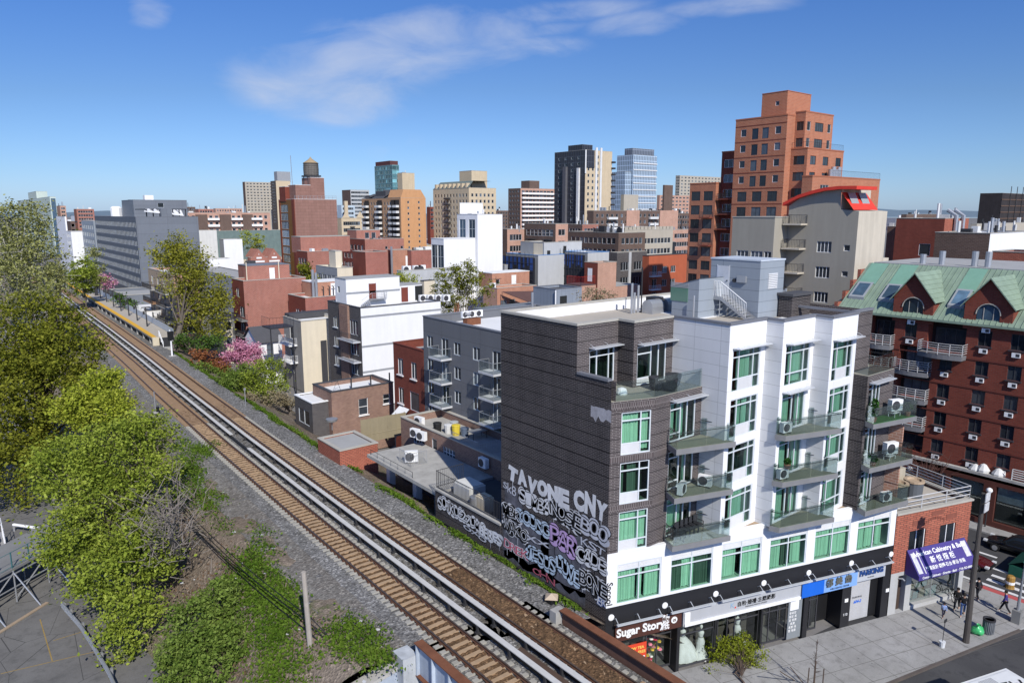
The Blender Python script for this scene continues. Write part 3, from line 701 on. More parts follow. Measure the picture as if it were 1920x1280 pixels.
for x in(x0,x1-.06):
 st.poly([(x,yl,dz-.25),(x,yl,dz),(x,yl-nst*.26-.2,21.45),(x,yl-nst*.26-.2,21.2)]);st.box(x,x+.06,yl,ys,dz-.25,dz-.17)
for x in(x0+.05,x1-.05):
 for y in(yl+.05,ys-.05):st.tube([(x,y,21.3),(x,y,dz-.1)],.04,5)
SA=st.build('roof_stair',M_steel,AB)
rl=MB();bars(rl,(x0,ys,dz),(x0,yl,dz),1.05,gap=.13);bars(rl,(x0,ys,dz),(x1,ys,dz),1.05,gap=.13)
e0,e1=Vector((x0,yl,dz)),Vector((x0,yl-nst*.26,21.5))
for i in range(17):a=e0+(e1-e0)*(i/16);rl.tube([a,a+Vector((0,0,.98))],.012,4,0,False)
rl.tube([e0+Vector((0,0,1.02)),e1+Vector((0,0,1.0))],.03,5);rl.build('railing',M_white,SA)
ax,ay=A(1308,597,21.3)[:2];al=lenY(ax,ay,23.,1260.5);z1_,z0_=U(ax,ay,522.5),U(ax,ay+al,535.)
an=MB();p=[(ax,ay+al),(ax,ay)]
an.quad((ax,ay+al,21.3),(ax,ay,21.3),(ax,ay,z1_),(ax,ay+al,z0_));an.quad((ax,ay,21.3),(bx+.5,ay,21.3),(bx+.5,ay,z1_),(ax,ay,z1_))
an.quad((ax-.05,ay+al,z0_+.003),(ax-.05,ay-.05,z1_+.003),(bx+.5,ay-.05,z1_+.003),(bx+.5,ay+al,z0_+.003));an.quad((bx+.5,ay+al,21.3),(ax,ay+al,21.3),(ax,ay+al,z0_),(bx+.5,ay+al,z0_))
AN=an.build('roof_annex',P_steel,AB)
w_=MB();w_.box(ax-.04,ax-.003,ay+.9,ay+2.4,22.35,23.3);w_.build('window',plain('mirror_green_glass',(.10,.2,.15),.12,.05),AN)
w_=MB()
for i in range(4):w_.box(ax-.05,ax-.003,ay+.9,ay+2.4,23.32+i*.09,23.38+i*.09)
w_.build('louvre',M_steel,AN)
cx_,cy_=A(1483,597,21.3)[:2];cw=lenX(cx_,cy_,22.,1519.)
cm=MB();cm.box(cx_,cx_+cw,cy_,cy_+1.0,21.3,U(cx_,cy_,556.));CH=cm.build('chimney',B_char,AB);cc=MB();zc=U(cx_,cy_,556.);cc.box(cx_-.12,cx_+cw+.12,cy_-.12,cy_+1.12,zc+.002,zc+.18);cc.build('cap',R_dark,CH)
fp=MB()
for dx in(.25,.55,.85):fp.tube([(bx+bw+dx,by+.3,21.3),(bx+bw+dx,by+.3,22.9+dx*.3)],.09,8)
fp.tube([(ax-.35,ay+.1,21.3),(ax-.35,ay+.1,22.9)],.06,6);fp.build('flue',M_steel,AB)
for px,py,hh in((998,590,1.6),(1184,588,2.2),(1196,586,2.0),(1202,586,3.3),(1189,587,1.5)):
 q=A(px,py,21.3);m=MB();m.tube([q,(q[0],q[1],q[2]+hh)],.09 if hh<3 else .05,7);m.build('vent_pipe',M_dkmetal if hh>3 else M_steel,AB)
# ground, streets, embankment
def groundmat(name,base,light,dark,s1=.08,s2=.9,green=None,gth=.55,gs=.25,pebble=0.,rough=.95,spots=0,cracks=0.,peb_s=9.,pebc=(.5,.5,.48)):
 if name in MATS:return MATS[name]
 m,nt,b,N,L=newmat(name);p=posn(N)
 n1=noise(N,L,p,s1,6,.6);n2=noise(N,L,p,s2,5,.7);n3=noise(N,L,p,14.,3,.7)
 c=mixc(N,L,ramp(N,L,n1,(.35,0.),(.65,1.)),base,light)
 c=mixc(N,L,ramp(N,L,n2,(.5,0.),(.72,.8)),c,dark)
 if pebble:
  v=N.new('ShaderNodeTexVoronoi');v.inputs['Scale'].default_value=peb_s;L.new(p,v.inputs['Vector'])
  s=N.new('ShaderNodeSeparateColor');L.new(v.outputs['Color'],s.inputs[0])
  k=ramp(N,L,s.outputs[0],(0.,.45),(.5,.95),(.85,1.35),(1.,2.3))
  c=mixc(N,L,pebble,c,mixc(N,L,1.,c,k,'MULTIPLY'))
  bump(N,L,b,v.outputs['Distance'],.9,.06)
 if cracks:
  v2=N.new('ShaderNodeTexVoronoi');v2.feature='DISTANCE_TO_EDGE';v2.inputs['Scale'].default_value=cracks;L.new(p,v2.inputs['Vector'])
  c=mixc(N,L,math_(N,L,'LESS_THAN',v2.outputs['Distance'],.0035),c,tuple(x*.8 for x in dark))
 if spots:
  v3=N.new('ShaderNodeTexVoronoi');v3.inputs['Scale'].default_value=1.5;v3.inputs['Randomness'].default_value=1.;L.new(p,v3.inputs['Vector']);c=mixc(N,L,math_(N,L,'MULTIPLY',math_(N,L,'LESS_THAN',v3.outputs['Distance'],.075),.7),c,tuple(x*.55 for x in dark))
  st_=noise(N,L,p,.9,6,.75);c=mixc(N,L,ramp(N,L,st_,(.56,0.),(.7,.65)),c,tuple(x*.7 for x in dark))
 f=math_(N,L,'ADD',math_(N,L,'MULTIPLY',math_(N,L,'SUBTRACT',n3,.5),.5),1.)
 c=mixc(N,L,1.,c,f,'MULTIPLY')
 if green:
  g=noise(N,L,p,gs,6,.7);c=mixc(N,L,ramp(N,L,g,(gth-.06,0.),(gth+.05,1.)),c,mixc(N,L,n2,green,tuple(x*.45 for x in green)))
 L.new(c,b.inputs['Base Color']);b.inputs['Roughness'].default_value=rough;b.inputs['Specular IOR Level'].default_value=.15
 MATS[name]=m;return m
T_city=groundmat('city_ground',(.16,.155,.15),(.22,.21,.2),(.09,.09,.09))
T_road=groundmat('asphalt',(.055,.055,.057),(.075,.075,.076),(.04,.04,.042),.3,1.2)
T_walk=groundmat('pavement_concrete',(.27,.265,.25),(.33,.325,.31),(.20,.195,.185),.35,1.5,spots=1)
T_lot=groundmat('old_asphalt',(.135,.13,.122),(.165,.16,.15),(.09,.088,.083),.25,.9,cracks=.22)
T_ball=groundmat('grey_ballast',(.155,.15,.14),(.20,.195,.185),(.10,.095,.085),.12,.7,pebble=.85,peb_s=8.)
T_rust=groundmat('rusty_ballast',(.12,.07,.036),(.155,.095,.05),(.07,.042,.024),.3,1.5,pebble=.7,peb_s=9.)
T_mid=groundmat('oily_ballast',(.11,.10,.085),(.14,.13,.11),(.075,.068,.058),.3,1.5,pebble=.7,peb_s=9.)
T_bank=groundmat('embankment_soil',(.17,.135,.10),(.22,.18,.14),(.11,.085,.065),.15,.8,green=(.085,.13,.025),gth=.62,gs=.3,pebble=.5,peb_s=7.)
T_cind=groundmat('cinder_gravel',(.165,.15,.13),(.20,.19,.17),(.12,.105,.088),.2,1.,pebble=.6,peb_s=8.)
g=MB();g.box(-4000,4000,-600,7000,-.6,-.15,0,None,'bsenw');structure('ground',g,T_city)
def kx(x):return 16.77-(x-42.75)*.2335
w=MB();w.prism([SB(-14,0)[:2],(14.,kx(14.)),(55.96,13.72),(57.6,13.25),(60.2,13.5),(60.75,14.7),(60.75,75.),(57.,75.),SB(31.5,0)[:2]],-.145,0.);structure('pavement',w,T_walk)
jn=MB()
for i in range(-6,19):a=SB(i*1.75,.004,.05);f_=bis(lambda t:(lambda q:q[1]-kx(q[0]))(SB(i*1.75+.2,0,t)),1.,12.,.12);b_=SB(i*1.75+.2,.004,f_);d=.018;jn.quad((a[0]-d,a[1],.004),(a[0]+d,a[1],.004),(b_[0]+d,b_[1],.004),(b_[0]-d,b_[1],.004))
for o in(1.9,3.5,5.1):a,b_=SB(-10,.008,o),SB(32,.008,o+.2);jn.quad(a,b_,(b_[0],b_[1]+.035,.008),(a[0],a[1]+.035,.008))
structure('pavement_joints',jn,plain('joint_dark',(.12,.115,.105)))
k=MB();k.poly([(14.,kx(14.)-.16,.003),(55.96,13.72-.16,.003),(55.96,13.74,.006),(14.,kx(14.)+.02,.006)]);k.poly([(14.,kx(14.)-.16,-.14),(55.96,13.56,-.14),(55.96,13.56,.003),(14.,kx(14.)-.16,.003)]);structure('kerb',k,plain('steel_kerb',(.10,.085,.075),.6,.3))
r_=MB();r_.quad((8,-25,-.145),(110,-25,-.145),(110,13.5+.5,-.145),(8,27.,-.145));r_.quad((60.6,14,-.141),(71.5,14,-.141),(71.5,90,-.141),(60.6,90,-.141));structure('road',r_,T_road)
w2=MB();w2.prism([(71.5,14.2),(73.98,14.2),(73.98,90),(71.5,90)],-.145,0.);structure('far_pavement',w2,T_walk)
ps=MB();ps.quad((60.15,14.5,.004),(60.72,14.5,.004),(60.72,18.3,.004),(60.15,18.3,.004));ps.quad((58.2,13.5,.004),(60.,13.55,.004),(60.,13.95,.004),(58.2,13.95,.004));structure('tactile_paving',ps,plain('tactile_red',(.42,.085,.08),.8,.1))
mk=MB()
for x0,x1,y0,y1 in((61.15,61.5,12.,20.5),(62.15,62.6,14.6,16.4),(62.15,62.6,16.6,17.8),(63.2,63.6,16.9,17.8),(63.3,63.7,14.8,16.2),(64.6,64.95,15.8,18.2),(64.2,64.6,13.4,15.3),(65.6,66.,14.2,16.2),(66.4,66.8,20.5,30.),(66.9,67.2,18.6,20.2)):
 mk.quad((x0,y0,-.135),(x1,y0,-.135),(x1,y1,-.135),(x0,y1,-.135))
structure('road_markings',mk,plain('road_paint',(.62,.62,.60),.8,.25,3.))
KY=[-40.,0.,23.,48.,73.,100.,125.,160.,194.,214.,300.,420.];KX=[25.1,25.1,25.08,25.1,25.36,25.95,26.7,27.45,27.95,28.3,30.1,33.]
def tx(y,off=0.):return float(np.interp(y,KY,KX))+off
YS=[y for y in range(-24,100,2)]+[y for y in range(100,410,5)]
def strip(mb,o0,o1,z0,z1,ys=YS,mi=0):
 for a,b in zip(ys,ys[1:]):mb.quad((tx(a,o0),a,z0),(tx(a,o1),a,z1),(tx(b,o1),b,z1),(tx(b,o0),b,z0),mi)
def sweep(mb,prof,ys,mi=0,ends=True):
 n=len(prof);base=len(mb.v)
 for y in ys:mb.v+=[(tx(y,o),y,z)for o,z in prof]
 for i in range(len(ys)-1):
  for k in range(n):
   k2=(k+1)%n;mb.f.append((base+i*n+k,base+i*n+k2,base+(i+1)*n+k2,base+(i+1)*n+k));mb.m.append(mi)
 if ends:
  mb.f.append(tuple(base+k for k in reversed(range(n))));e=base+(len(ys)-1)*n;mb.f.append(tuple(e+k for k in range(n)));mb.m+=[mi,mi]
def yab(x):return 28.1+(25.5-x)*.32
nzr=random.Random(3)
def hn(x,y):return .5*math.sin(x*.9+y*.37)+.5*math.sin(x*.31-y*.8+2)+.35*math.sin(x*2.3+y*1.7)
def bank(x,y):
 r=x-tx(y)
 if r>2.6:t=min(1.,(r-2.6)/1.1);z=5.02-t*.8;z-=max(0.,r-4.4)*.55
 elif r>-9.5:z=5.02
 else:t=min(1.,(-9.5-r)/8.5);t=t*t*(3-2*t);z=5.02*(1-t)
 return(z-max(0.,-16.6-r)*.3)+(0 if-8.2<r<2.6 else .09*hn(x,y))if r<2.6 else max(-.1,z+.09*hn(x,y))
def sheet(name,o0,o1,mat,nx,ys,zf=bank,dz=0.):
 mb=MB();rows=[]
 for y in ys:
  row=[]
  for i in range(nx+1):
   o=o0+(o1-o0)*i/nx;x=tx(y,o);yy=max(y,yab(x))if y<45 else y;row.append((x,yy,zf(x,yy)+dz))
  rows.append(row)
 for a,b in zip(rows,rows[1:]):
  for i in range(nx):
   if abs(a[i][1]-b[i][1])+abs(a[i+1][1]-b[i+1][1])>1e-6:mb.quad(a[i],a[i+1],b[i+1],b[i])
 return structure(name,mb,mat,True)
YE=[y*1. for y in range(26,90)]+[y for y in range(90,410,6)]
sheet('embankment',-26.,-8.1,T_bank,26,YE);sheet('cinder_path',-9.8,-7.2,T_cind,4,YE,lambda x,y:5.02+.02*hn(x*3,y*3),.012)
sheet('ballast',-8.1,2.65,T_ball,6,YE,lambda x,y:5.02);sheet('verge',2.65,12.,T_bank,14,YE)
for nm,o0,o1,m,dz in(('rusty_ballast',-1.42,-.08,T_rust,.09),('rusty_ballast',-5.62,-4.28,T_rust,.09),('oily_ballast',-3.5,-2.1,T_mid,.03)):
 mb=MB();ys=[y*.3 for y in range(-60,330)]+[y for y in range(99,400,5)];nn_=8
 gr=[[(tx(y,o0+(o1-o0)*i/nn_),y,5.02+dz+(nzr.uniform(-.055,.05)if y<90 else-.03)+(.045 if(y<37 and o0>-2)else-.035))for i in range(nn_+1)]for y in ys]
 for a,b in zip(gr,gr[1:]):
  for i in range(nn_):mb.quad(a[i],a[i+1],b[i+1],b[i])
 structure(nm,mb,m)
M_tie=plain('tan_concrete_tie',(.36,.25,.15),.9,.25,2.);M_tie2=plain('pale_tie_end',(.34,.325,.28),.9,.25,2.)
M_rail=plain('rusty_rail',(.10,.05,.032),.6,.25,3.);M_head=plain('worn_rail_head',(.16,.12,.10),.35,.15,3.,.1,.5,.6)
def tiemesh():
 m=MB();m.box(-.68,.68,-.125,.125,-.15,0,0);m.box(-1.28,-.68,-.14,.14,-.16,-.012,1);m.box(.68,1.28,-.14,.14,-.16,-.012,1)
 for x in(-.75,.75):
  m.box(x-.18,x-.09,-.08,.08,-.012,.04,2);m.box(x+.09,x+.18,-.08,.08,-.012,.04,2)
 return m.mesh('sleeper',[M_tie,M_tie2,M_rail])
TIE=tiemesh()
for off,lab in((-.75,'railway track on the right, nearer the buildings'),(-4.95,'railway track on the left, nearer the trees')):
 t=thing('railway_track',lab,'railway track',(tx(30,off),30,5.02),'parallel railway tracks')
 for s in(-.7525,.7525):
  m=MB();o=off+s;sweep(m,[(o-.07,5.13),(o+.07,5.13),(o+.07,5.15),(o+.012,5.17),(o+.012,5.25),(o-.012,5.25),(o-.012,5.17),(o-.07,5.15)],YS,0)
  sweep(m,[(o-.037,5.251),(o+.037,5.251),(o+.037,5.3),(o-.037,5.3)],YS,1);m.build('rail',[M_rail,M_head],t)
 y=22.;n=0;far=MB()
 while y<330:
  z=5.13;
  if n<100:link('sleeper',TIE,t,(tx(y,off),y+rnd.uniform(-.02,.02),z+(-.012 if n<25 else 0)+rnd.uniform(-.008,.008)),rnd.uniform(-.012,.012))
  else:far.box(tx(y,off)-1.28,tx(y,off)+1.28,y-.125,y+.125,z-.1,z)
  n+=1;y+=.61
 o=far.build('far_sleepers',plain('far_tie',(.26,.175,.108),.9,.25,2.),t);o['kind']='stuff'
 near=MB();[near.box(tx(y2,off)-1.28,tx(y2,off)+1.28,y2-.125,y2+.125,5.0,5.125)for y2 in[21.4-.61*i for i in range(20)]]
 o=near.build('near_sleepers',M_tie,t);o['kind']='stuff'
M_cover=plain('cover_board',(.50,.49,.46),.8,.15,1.5,.1)
yg0,yg1=A(434,815,5.55)[1],A(463,841,5.55)[1]
for off,segs,lab in((-2.28,[(-24,400)],'pale covered third rail beside the right track, unbroken'),(-3.42,[(-24,yg1),(yg0,400)],'pale covered third rail beside the left track, with a gap in its cover')):
 t=thing('third_rail',lab,'third rail',(tx(30,off),30,5.02),'covered third rails')
 for a,b in segs:
  ys=[a]+[y for y in YS if a<y<b]+[b];m=MB();sweep(m,[(off-.17,5.56),(off+.17,5.56),(off+.17,5.61),(off-.17,5.61)],ys);m.build('cover_board',M_cover,t)
 m=MB();sweep(m,[(off-.06,5.25),(off+.06,5.25),(off+.06,5.42),(off-.06,5.42)],YS);m.build('conductor_rail',M_black,t)
 for i in range(60):
  y=21.5+i*2.9
  if off<-3 and yg1<y<yg0:continue
  m=MB();m.box(tx(y,off)-.2,tx(y,off)-.07,y-.07,y+.07,5.1,5.555);m.box(tx(y,off)-.3,tx(y,off)+.2,y-.1,y+.1,5.05,5.18);m.build('bracket',M_dkmetal,t)
br=thing('rail_bridge','rusty plate girder railway bridge crossing the street in front of the shops','bridge',(22.,20.,0))
M_gird=plain('rusty_brown_girder',(.13,.07,.05),.8,.3,1.5,.3);M_gpanel=plain('blue_grey_girder_panel',(.36,.41,.47),.7,.2,1.5,.4)
gl=MB();gx=17.7;gl.box(gx,gx+.06,-30,30.3,4.2,6.0);g2=MB();g2.box(gx-.22,gx+.3,-30,30.35,6.002,6.06);g2.box(gx-.22,gx+.3,-30,30.3,4.14,4.198)
for i in range(30):y=30.2-i*1.55;gl.box(gx-.2,gx-.002,y-.04,y+.04,4.2,5.98);gl.box(gx+.062,gx+.25,y-.03,y+.03,4.95,5.98)
gl.build('girder',M_gpanel,br);g2.build('flange',M_rust,br)
gr=MB();gx=26.0;gr.box(gx,gx+.06,-30,28.0,4.2,5.85);g3=MB();g3.box(gx-.2,gx+.3,-30,28.05,5.852,5.92);g3.box(gx-.2,gx+.26,-30,28.,4.14,4.198)
for i in range(28):y=27.6-i*1.55;gr.box(gx+.062,gx+.24,y-.04,y+.04,4.2,5.84)
gr.build('girder',M_gird,br);g3.build('flange',M_rust,br)
en=MB();en.box(25.55,26.25,28.06,28.6,4.6,5.8);en.build('end_block',W_conc,br)
dk=MB();dk.box(17.78,25.95,-30,31.,4.3,4.8);dk.build('deck',W_dconc,br)
bl_=MB();bl_.box(17.8,25.93,-30,31.2,4.802,5.02);bl_.build('deck_ballast',T_ball,br)
wk=MB();wk.box(21.9,22.55,-30,27.5,5.03,5.2);wk.build('walkway',plain('brown_timber',(.085,.055,.04),.9,.3,2.),br)
ab=thing('abutment','blue grey painted concrete abutment and sloping wing wall under the left girder','wall',(16.,31.,0))
m=MB();pts=[(16.9,yab(16.9)),(27.6,yab(27.6)),(27.6,yab(27.6)+.8),(16.9,yab(16.9)+.8)];m.prism(pts,-.14,4.75);m.build('wall',plain('abutment_paint',(.33,.37,.42),.85,.2,.6,.4),ab)
m=MB();a0,a1=(17.1,yab(17.1)),(9.2,yab(9.2)+.6)
def wing(z0a,z0b,z1a,z1b,t0,t1,nm,mt):
 q=MB();q.quad((a1[0],a1[1]-t0,z0b),(a0[0],a0[1]-t0,z0a),(a0[0],a0[1]-t0,z1a),(a1[0],a1[1]-t0,z1b));q.quad((a1[0],a1[1]-t0,z1b),(a0[0],a0[1]-t0,z1a),(a0[0],a0[1]+t1,z1a),(a1[0],a1[1]+t1,z1b))
 q.quad((a0[0],a0[1]+t1,z0a),(a1[0],a1[1]+t1,z0b),(a1[0],a1[1]+t1,z1b),(a0[0],a0[1]+t1,z1a));q.quad((a1[0],a1[1]+t1,z0b),(a1[0],a1[1]-t0,z0b),(a1[0],a1[1]-t0,z1b),(a1[0],a1[1]+t1,z1b));q.build(nm,mt,ab)
wing(-.14,-.14,4.6,.7,0.,.7,'wing_wall',MATS['abutment_paint']);wing(4.603,.703,4.8,.9,.08,.8,'coping',W_conc)
m=MB();m.box(16.75,17.65,yab(17.2)-.5,yab(17.2)+.6,-.14,5.35);m.build('pier',plain('pier_paint',(.40,.42,.43),.85,.25,.8,.4),ab)
zt0,zt1=PX(816,915,28.62)[2],PX(943,990,28.62)[2];yw0,yw1=PX(816,915,28.62)[1],37.25;ztw=(zt0+zt1)/2
lw=thing('retaining_wall','long low graffitied concrete wall with iron railing at the back of the charcoal block','wall',(28.62,42.,3.))
m=MB();m.box(28.62,28.9,yw1,yw0,0.,ztw);m.build('wall',B_char,lw);m=MB();m.box(28.55,28.98,yw1,yw0,ztw+.002,ztw+.14);m.build('coping',W_conc,lw)
m=MB();bars(m,(28.76,yw0,ztw+.14),(28.76,yw1,ztw+.14),1.45,gap=.17,r=.016,rails=(.06,.96));bars(m,(28.76,yw0,ztw+.14),(31.3,yw0,ztw+.14),1.45,gap=.17,rails=(.06,.96));m.build('iron_railing',M_dkmetal,lw)
pl=MB();[pl.tube([(28.5,y0,z),(28.5,y1,z)],.05,5)for y0,y1,z in((29.,46.5,4.55),(29.,46.5,4.8),(29.,46.5,4.3))];single('cable_run',pl,M_dkmetal,'dark cable pipes along the foot of the graffiti wall','cable')
YP=[y for y in range(139,330,3)]
pf=thing('station_platform','railway platform with yellow edge and grey lattice railing beyond the second track','platform',(30.,140.,5.))
m=MB();sweep(m,[(1.25,6.2),(5.0,6.2),(5.0,6.5),(1.25,6.5)],YP);m.build('deck',plain('platform_concrete',(.40,.36,.30),.9,.12),pf)
m=MB();sweep(m,[(1.22,6.503),(2.05,6.503),(2.05,6.53),(1.22,6.53)],YP);m.build('yellow_edge',plain('yellow_tactile',(.66,.37,.04),.8,.12),pf)
m=MB();sweep(m,[(1.9,4.9),(2.0,4.9),(2.0,6.19),(1.9,6.19)],YP);m.build('dark_underside',M_black,pf)  # black sheet painted as the shade under the platform
for y in YP[1::2]:m=MB();m.box(tx(y,1.4),tx(y,1.75),y-.15,y+.15,4.9,6.19);m.build('support',W_conc,pf)
m=MB();sweep(m,[(4.88,6.55),(4.93,6.55),(4.93,7.75),(4.88,7.75)],YP);m.build('back_railing',plain('pale_blue_grey_fence',(.42,.46,.50),.6,.1),pf)
m=MB();m.box(tx(139,1.25),tx(139,2.3),138.4,138.99,4.9,6.45);m.build('end_wall',plain('cream_end',(.55,.48,.34)),pf)
m=MB()
for i in range(6):m.box(tx(137,2.6),tx(137,4.2),138.6-i*.42,138.98-i*.42,4.8,6.3-i*.25)
m.build('steps',M_dkmetal,pf)
m=MB()
for o in(2.5,4.3):
 m.tube([(tx(138,o),139,7.55),(tx(137,o),136.4,5.9)],.06,5);m.tube([(tx(138,o),139,7.0),(tx(137,o),136.4,5.4)],.04,5)
 for y,z in((139,6.5),(137.7,5.7),(136.4,4.9)):m.tube([(tx(138,o),y,z),(tx(138,o),y,z+1.05)],.06,5)
m.build('stair_rail',M_white,pf);m=MB();m.box(tx(136,2.4),tx(136,4.5),134.6,136.1,4.4,5.05);m.build('landing',W_conc,pf)
for i,px_ in enumerate(((276,612),(257.5,601),(242,592),(227,583),(213,574.5),(200,566),(188.5,559),(168,546),(160,541),(150,535.5),(142,530.5))):
 q=A(px_[0],px_[1],6.5);m=MB();tall=3.7
 t=thing('platform_lamp','dark T shaped lamp post on the yellow edged platform','lamp post',(q[0],q[1],6.5),'lamp posts along the platform')
 m.tube([q,(q[0],q[1],6.5+tall)],[.13,.1],6);m.build('post',M_dkmetal,t);h=MB();h.box(q[0]-.75,q[0]+.75,q[1]-.12,q[1]+.12,6.5+tall+.002,6.5+tall+.16);h.build('lamp_head',M_dkmetal,t)
 s=MB();s.box(q[0]-.55,q[0]-.2,q[1]-.06,q[1]+.06,6.5+tall-1.3,6.5+tall-.7);s.tube([(q[0]-.4,q[1],6.5+tall-.5),(q[0],q[1],6.5+tall-.5)],.04,4);s.build('loudspeaker',M_dkmetal,t)
q=A(181,554,6.5);m=MB();m.box(q[0]-.4,q[0]+.4,q[1]-.2,q[1]+.2,6.5,8.6);single('ticket_machine',m,M_dkmetal,'dark upright machine on the platform between two lamp posts','machine')
q=A(156,535,6.5);sh_=thing('platform_shelter','small white roofed shelter at the back of the platform','shelter',(q[0],q[1],6.5));m=MB();m.box(q[0]-1.2,q[0]+1.2,q[1]-4,q[1]+4,9.,9.25);m.build('roof',M_white,sh_)
m=MB();[m.tube([(q[0]+a,q[1]+b,6.5),(q[0]+a,q[1]+b,9.)],.09,5)for a in(-1.,1.)for b in(-3.6,3.6)];m.build('post',M_dkmetal,sh_)
def post(px,py,z,top,r,label,base=.25,mat=None):
 q=A(px,py,z);t=thing('signal_post',label,'post',q);m=MB();zt_=U(q[0],q[1],top);m.tube([q,(q[0],q[1],zt_)],[r*1.1,r],7);m.build('pole',mat or M_steel,t)
 m=MB();m.box(q[0]-base,q[0]+base,q[1]-base,q[1]+base,z-.3,z+.12);m.build('base',W_conc,t);return t,q,zt_
t,q,zt_=post(323,668,4.95,638,.13,'short white signal post at the foot of the tall bare tree',.5,M_white);m=MB();m.box(q[0]-.45,q[0]+.45,q[1]-.2,q[1]+.2,zt_,zt_+1.5);m.build('signal_head',M_black,t)
t,q,zt_=post(292,774,5.,734,.07,'grey post with small black box left of the left track');m=MB();m.box(q[0]+.1,q[0]+.4,q[1]-.15,q[1]+.15,5.,5.7);m.build('box',M_black,t)
t,q,zt_=post(461,766,4.7,727,.055,'thin grey post on the grassy verge right of the tracks');m=MB();m.box(q[0]-.12,q[0]+.12,q[1]-.05,q[1]+.05,zt_-.3,zt_);m.build('plate',M_steel,t)
t=thing('relay_box','black trackside box with pale pyramid lid in the verge grass below the graffiti','box',A(1034,1134,4.75));q=A(1034,1134,4.75)
m=MB();m.box(q[0]-.33,q[0]+.33,q[1]-.33,q[1]+.33,4.6,5.3);m.build('body',M_black,t);m=MB();m.lathe([(.56,5.302-q[2]),(.5,5.34-q[2]),(.02,5.55-q[2])],q,4);m.build('lid',plain('tan_lid',(.45,.36,.26)),t)
wp=A(587,1266,2.6);t=thing('timber_pole','weathered wooden pole standing alone on the grassy bank','pole',wp);zt_=U(wp[0],wp[1],1066)
m=MB();n_=10;m.tube([(wp[0]-.03*i,wp[1]-.02*i,wp[2]-.4+(zt_-wp[2]+.4)*i/n_)for i in range(n_+1)],[.17-.004*i for i in range(n_+1)],9);m.build('post',M_wood,t)
m=MB();m.tube([(wp[0]-.2,wp[1],zt_-2.),(wp[0]+.2,wp[1],zt_-2.)],.03,5);m.build('hook',M_dkmetal,t)
for i,(dz,s0)in enumerate(((-3.1,0.),(-3.5,.15),(-4.1,.3))):
 a=(wp[0]+.15,wp[1],zt_+dz);b0=AD(318+14*i,925+22*i,52.);c0=A(760-15*i,1300,1.5)
 for e,nm in((b0,'up the bank'),(c0,'down towards the street')):
  m=MB();m.tube([(a[0]+(e[0]-a[0])*k/12,a[1]+(e[1]-a[1])*k/12,a[2]+(e[2]-a[2])*k/12-.5*math.sin(PI*k/12))for k in range(13)],.036,4)
  single('cable',m,M_black,'%s black cable running from the lone wooden pole %s'%(('topmost','middle','lowest')[i],nm),'cable')
# graffiti on the railway side
def paint(n,c):return plain('spray_'+n,c,.8,.32,1.6,.3)
P_w,P_k,P_g,P_l,P_b,P_r,P_db=paint('white',(.64,.64,.63)),paint('black',(.012,.012,.013)),paint('grey',(.50,.51,.54)),paint('lilac',(.50,.34,.56)),paint('pale_blue',(.47,.57,.65)),paint('pink_red',(.5,.12,.16)),paint('blue',(.05,.13,.38))
GX=28.64
TAGN=[0]
def graff(body,pl,pr,h,fill,edge,bub=True,fo=.0,x=GX,par=None):
 """hand sprayed bubble letters running from pixel pl to pixel pr on the wall at x"""
 par=par or AB;a,b=PX(pl[0],pl[1],x),PX(pr[0],pr[1],x);n=len(body);TAGN[0]+=1;lift=.003+.0006*TAGN[0];w=abs(a[1]-b[1])/n
 pos=[(a[1]+(b[1]-a[1])*(i+.5)/n,a[2]+(b[2]-a[2])*(i+.5)/n+rnd.uniform(-.1,.1)*h,rnd.uniform(-.16,.16),rnd.uniform(.85,1.18))for i in range(n)]
 if bub and edge:
  for k,(mt,r)in enumerate(((edge,.58),(fill,.52))):
   m=MB()
   for y,z,ro,sc in pos:
    for q in range(3):
     cy,cz,rr=y+rnd.uniform(-.25,.25)*w,z+(q-1)*h*.27,r*h*.62*sc;m.poly([(x-lift-.004*k,cy-max(w*.62,.3*h)*r*1.9*math.cos(t)*(1+.06*math.sin(3*t+y)),cz+rr*math.sin(t))for t in[2*PI*i/18 for i in range(18)]])
   m.build('graffiti_bubble',mt,par)
 for k,(mt,off)in enumerate(((edge,.06+fo),(fill,.004+fo))if edge else((fill,fo),)):
  for i,(y,z,ro,sc)in enumerate(pos):
   o=text('graffiti_tag',body[i],par,(x-lift-.009-.004*k,y,z),-PI/2,h*1.12*sc,mt,.001,off*h,rot=ro);o['fitw']=w*(1.12 if edge else .92)*(1.0 if k else 1.08);o['tagid']='%d_%d'%(TAGN[0],k)
 if rnd.random()<.8:
  m=MB()
  for y,z,ro,sc in pos[::2]:L_=rnd.uniform(.2,.7)*h;m.quad((x-lift-.002,y+.025,z-h*.5-L_),(x-lift-.002,y-.01,z-h*.5-L_),(x-lift-.002,y-.02,z-h*.3),(x-lift-.002,y+.03,z-h*.3))
  m.build('paint_drip',edge or fill,par)
G=graff
wash=MB()
for(a,b,z0,z1)in((36.95,32.2,5.0,8.3),(33.,28.8,5.2,9.0),(36.8,34.8,8.2,9.8),(36.9,28.8,4.7,5.6)):
 n=9;wash.poly([(GX-.003,a+(b-a)*i/n,z0+rnd.uniform(-.25,.25))for i in range(n+1)]+[(GX-.003,b+(a-b)*i/n,z1+rnd.uniform(-.3,.3))for i in range(n+1)])
wash.build('paint_wash',plain('spray_haze',(.10,.10,.115),.85,.8,2.5,.6),AB)
G('DREK',(946,1018),(990,1044),.8,P_r,P_w,False);G('KST',(1090,1012),(1134,1036),.6,P_g,P_k,False);G('OHN',(1000,1066),(1040,1092),.6,P_r,P_k,False);G('xx',(985,1000),(1030,1024),.7,P_g,P_k,False)
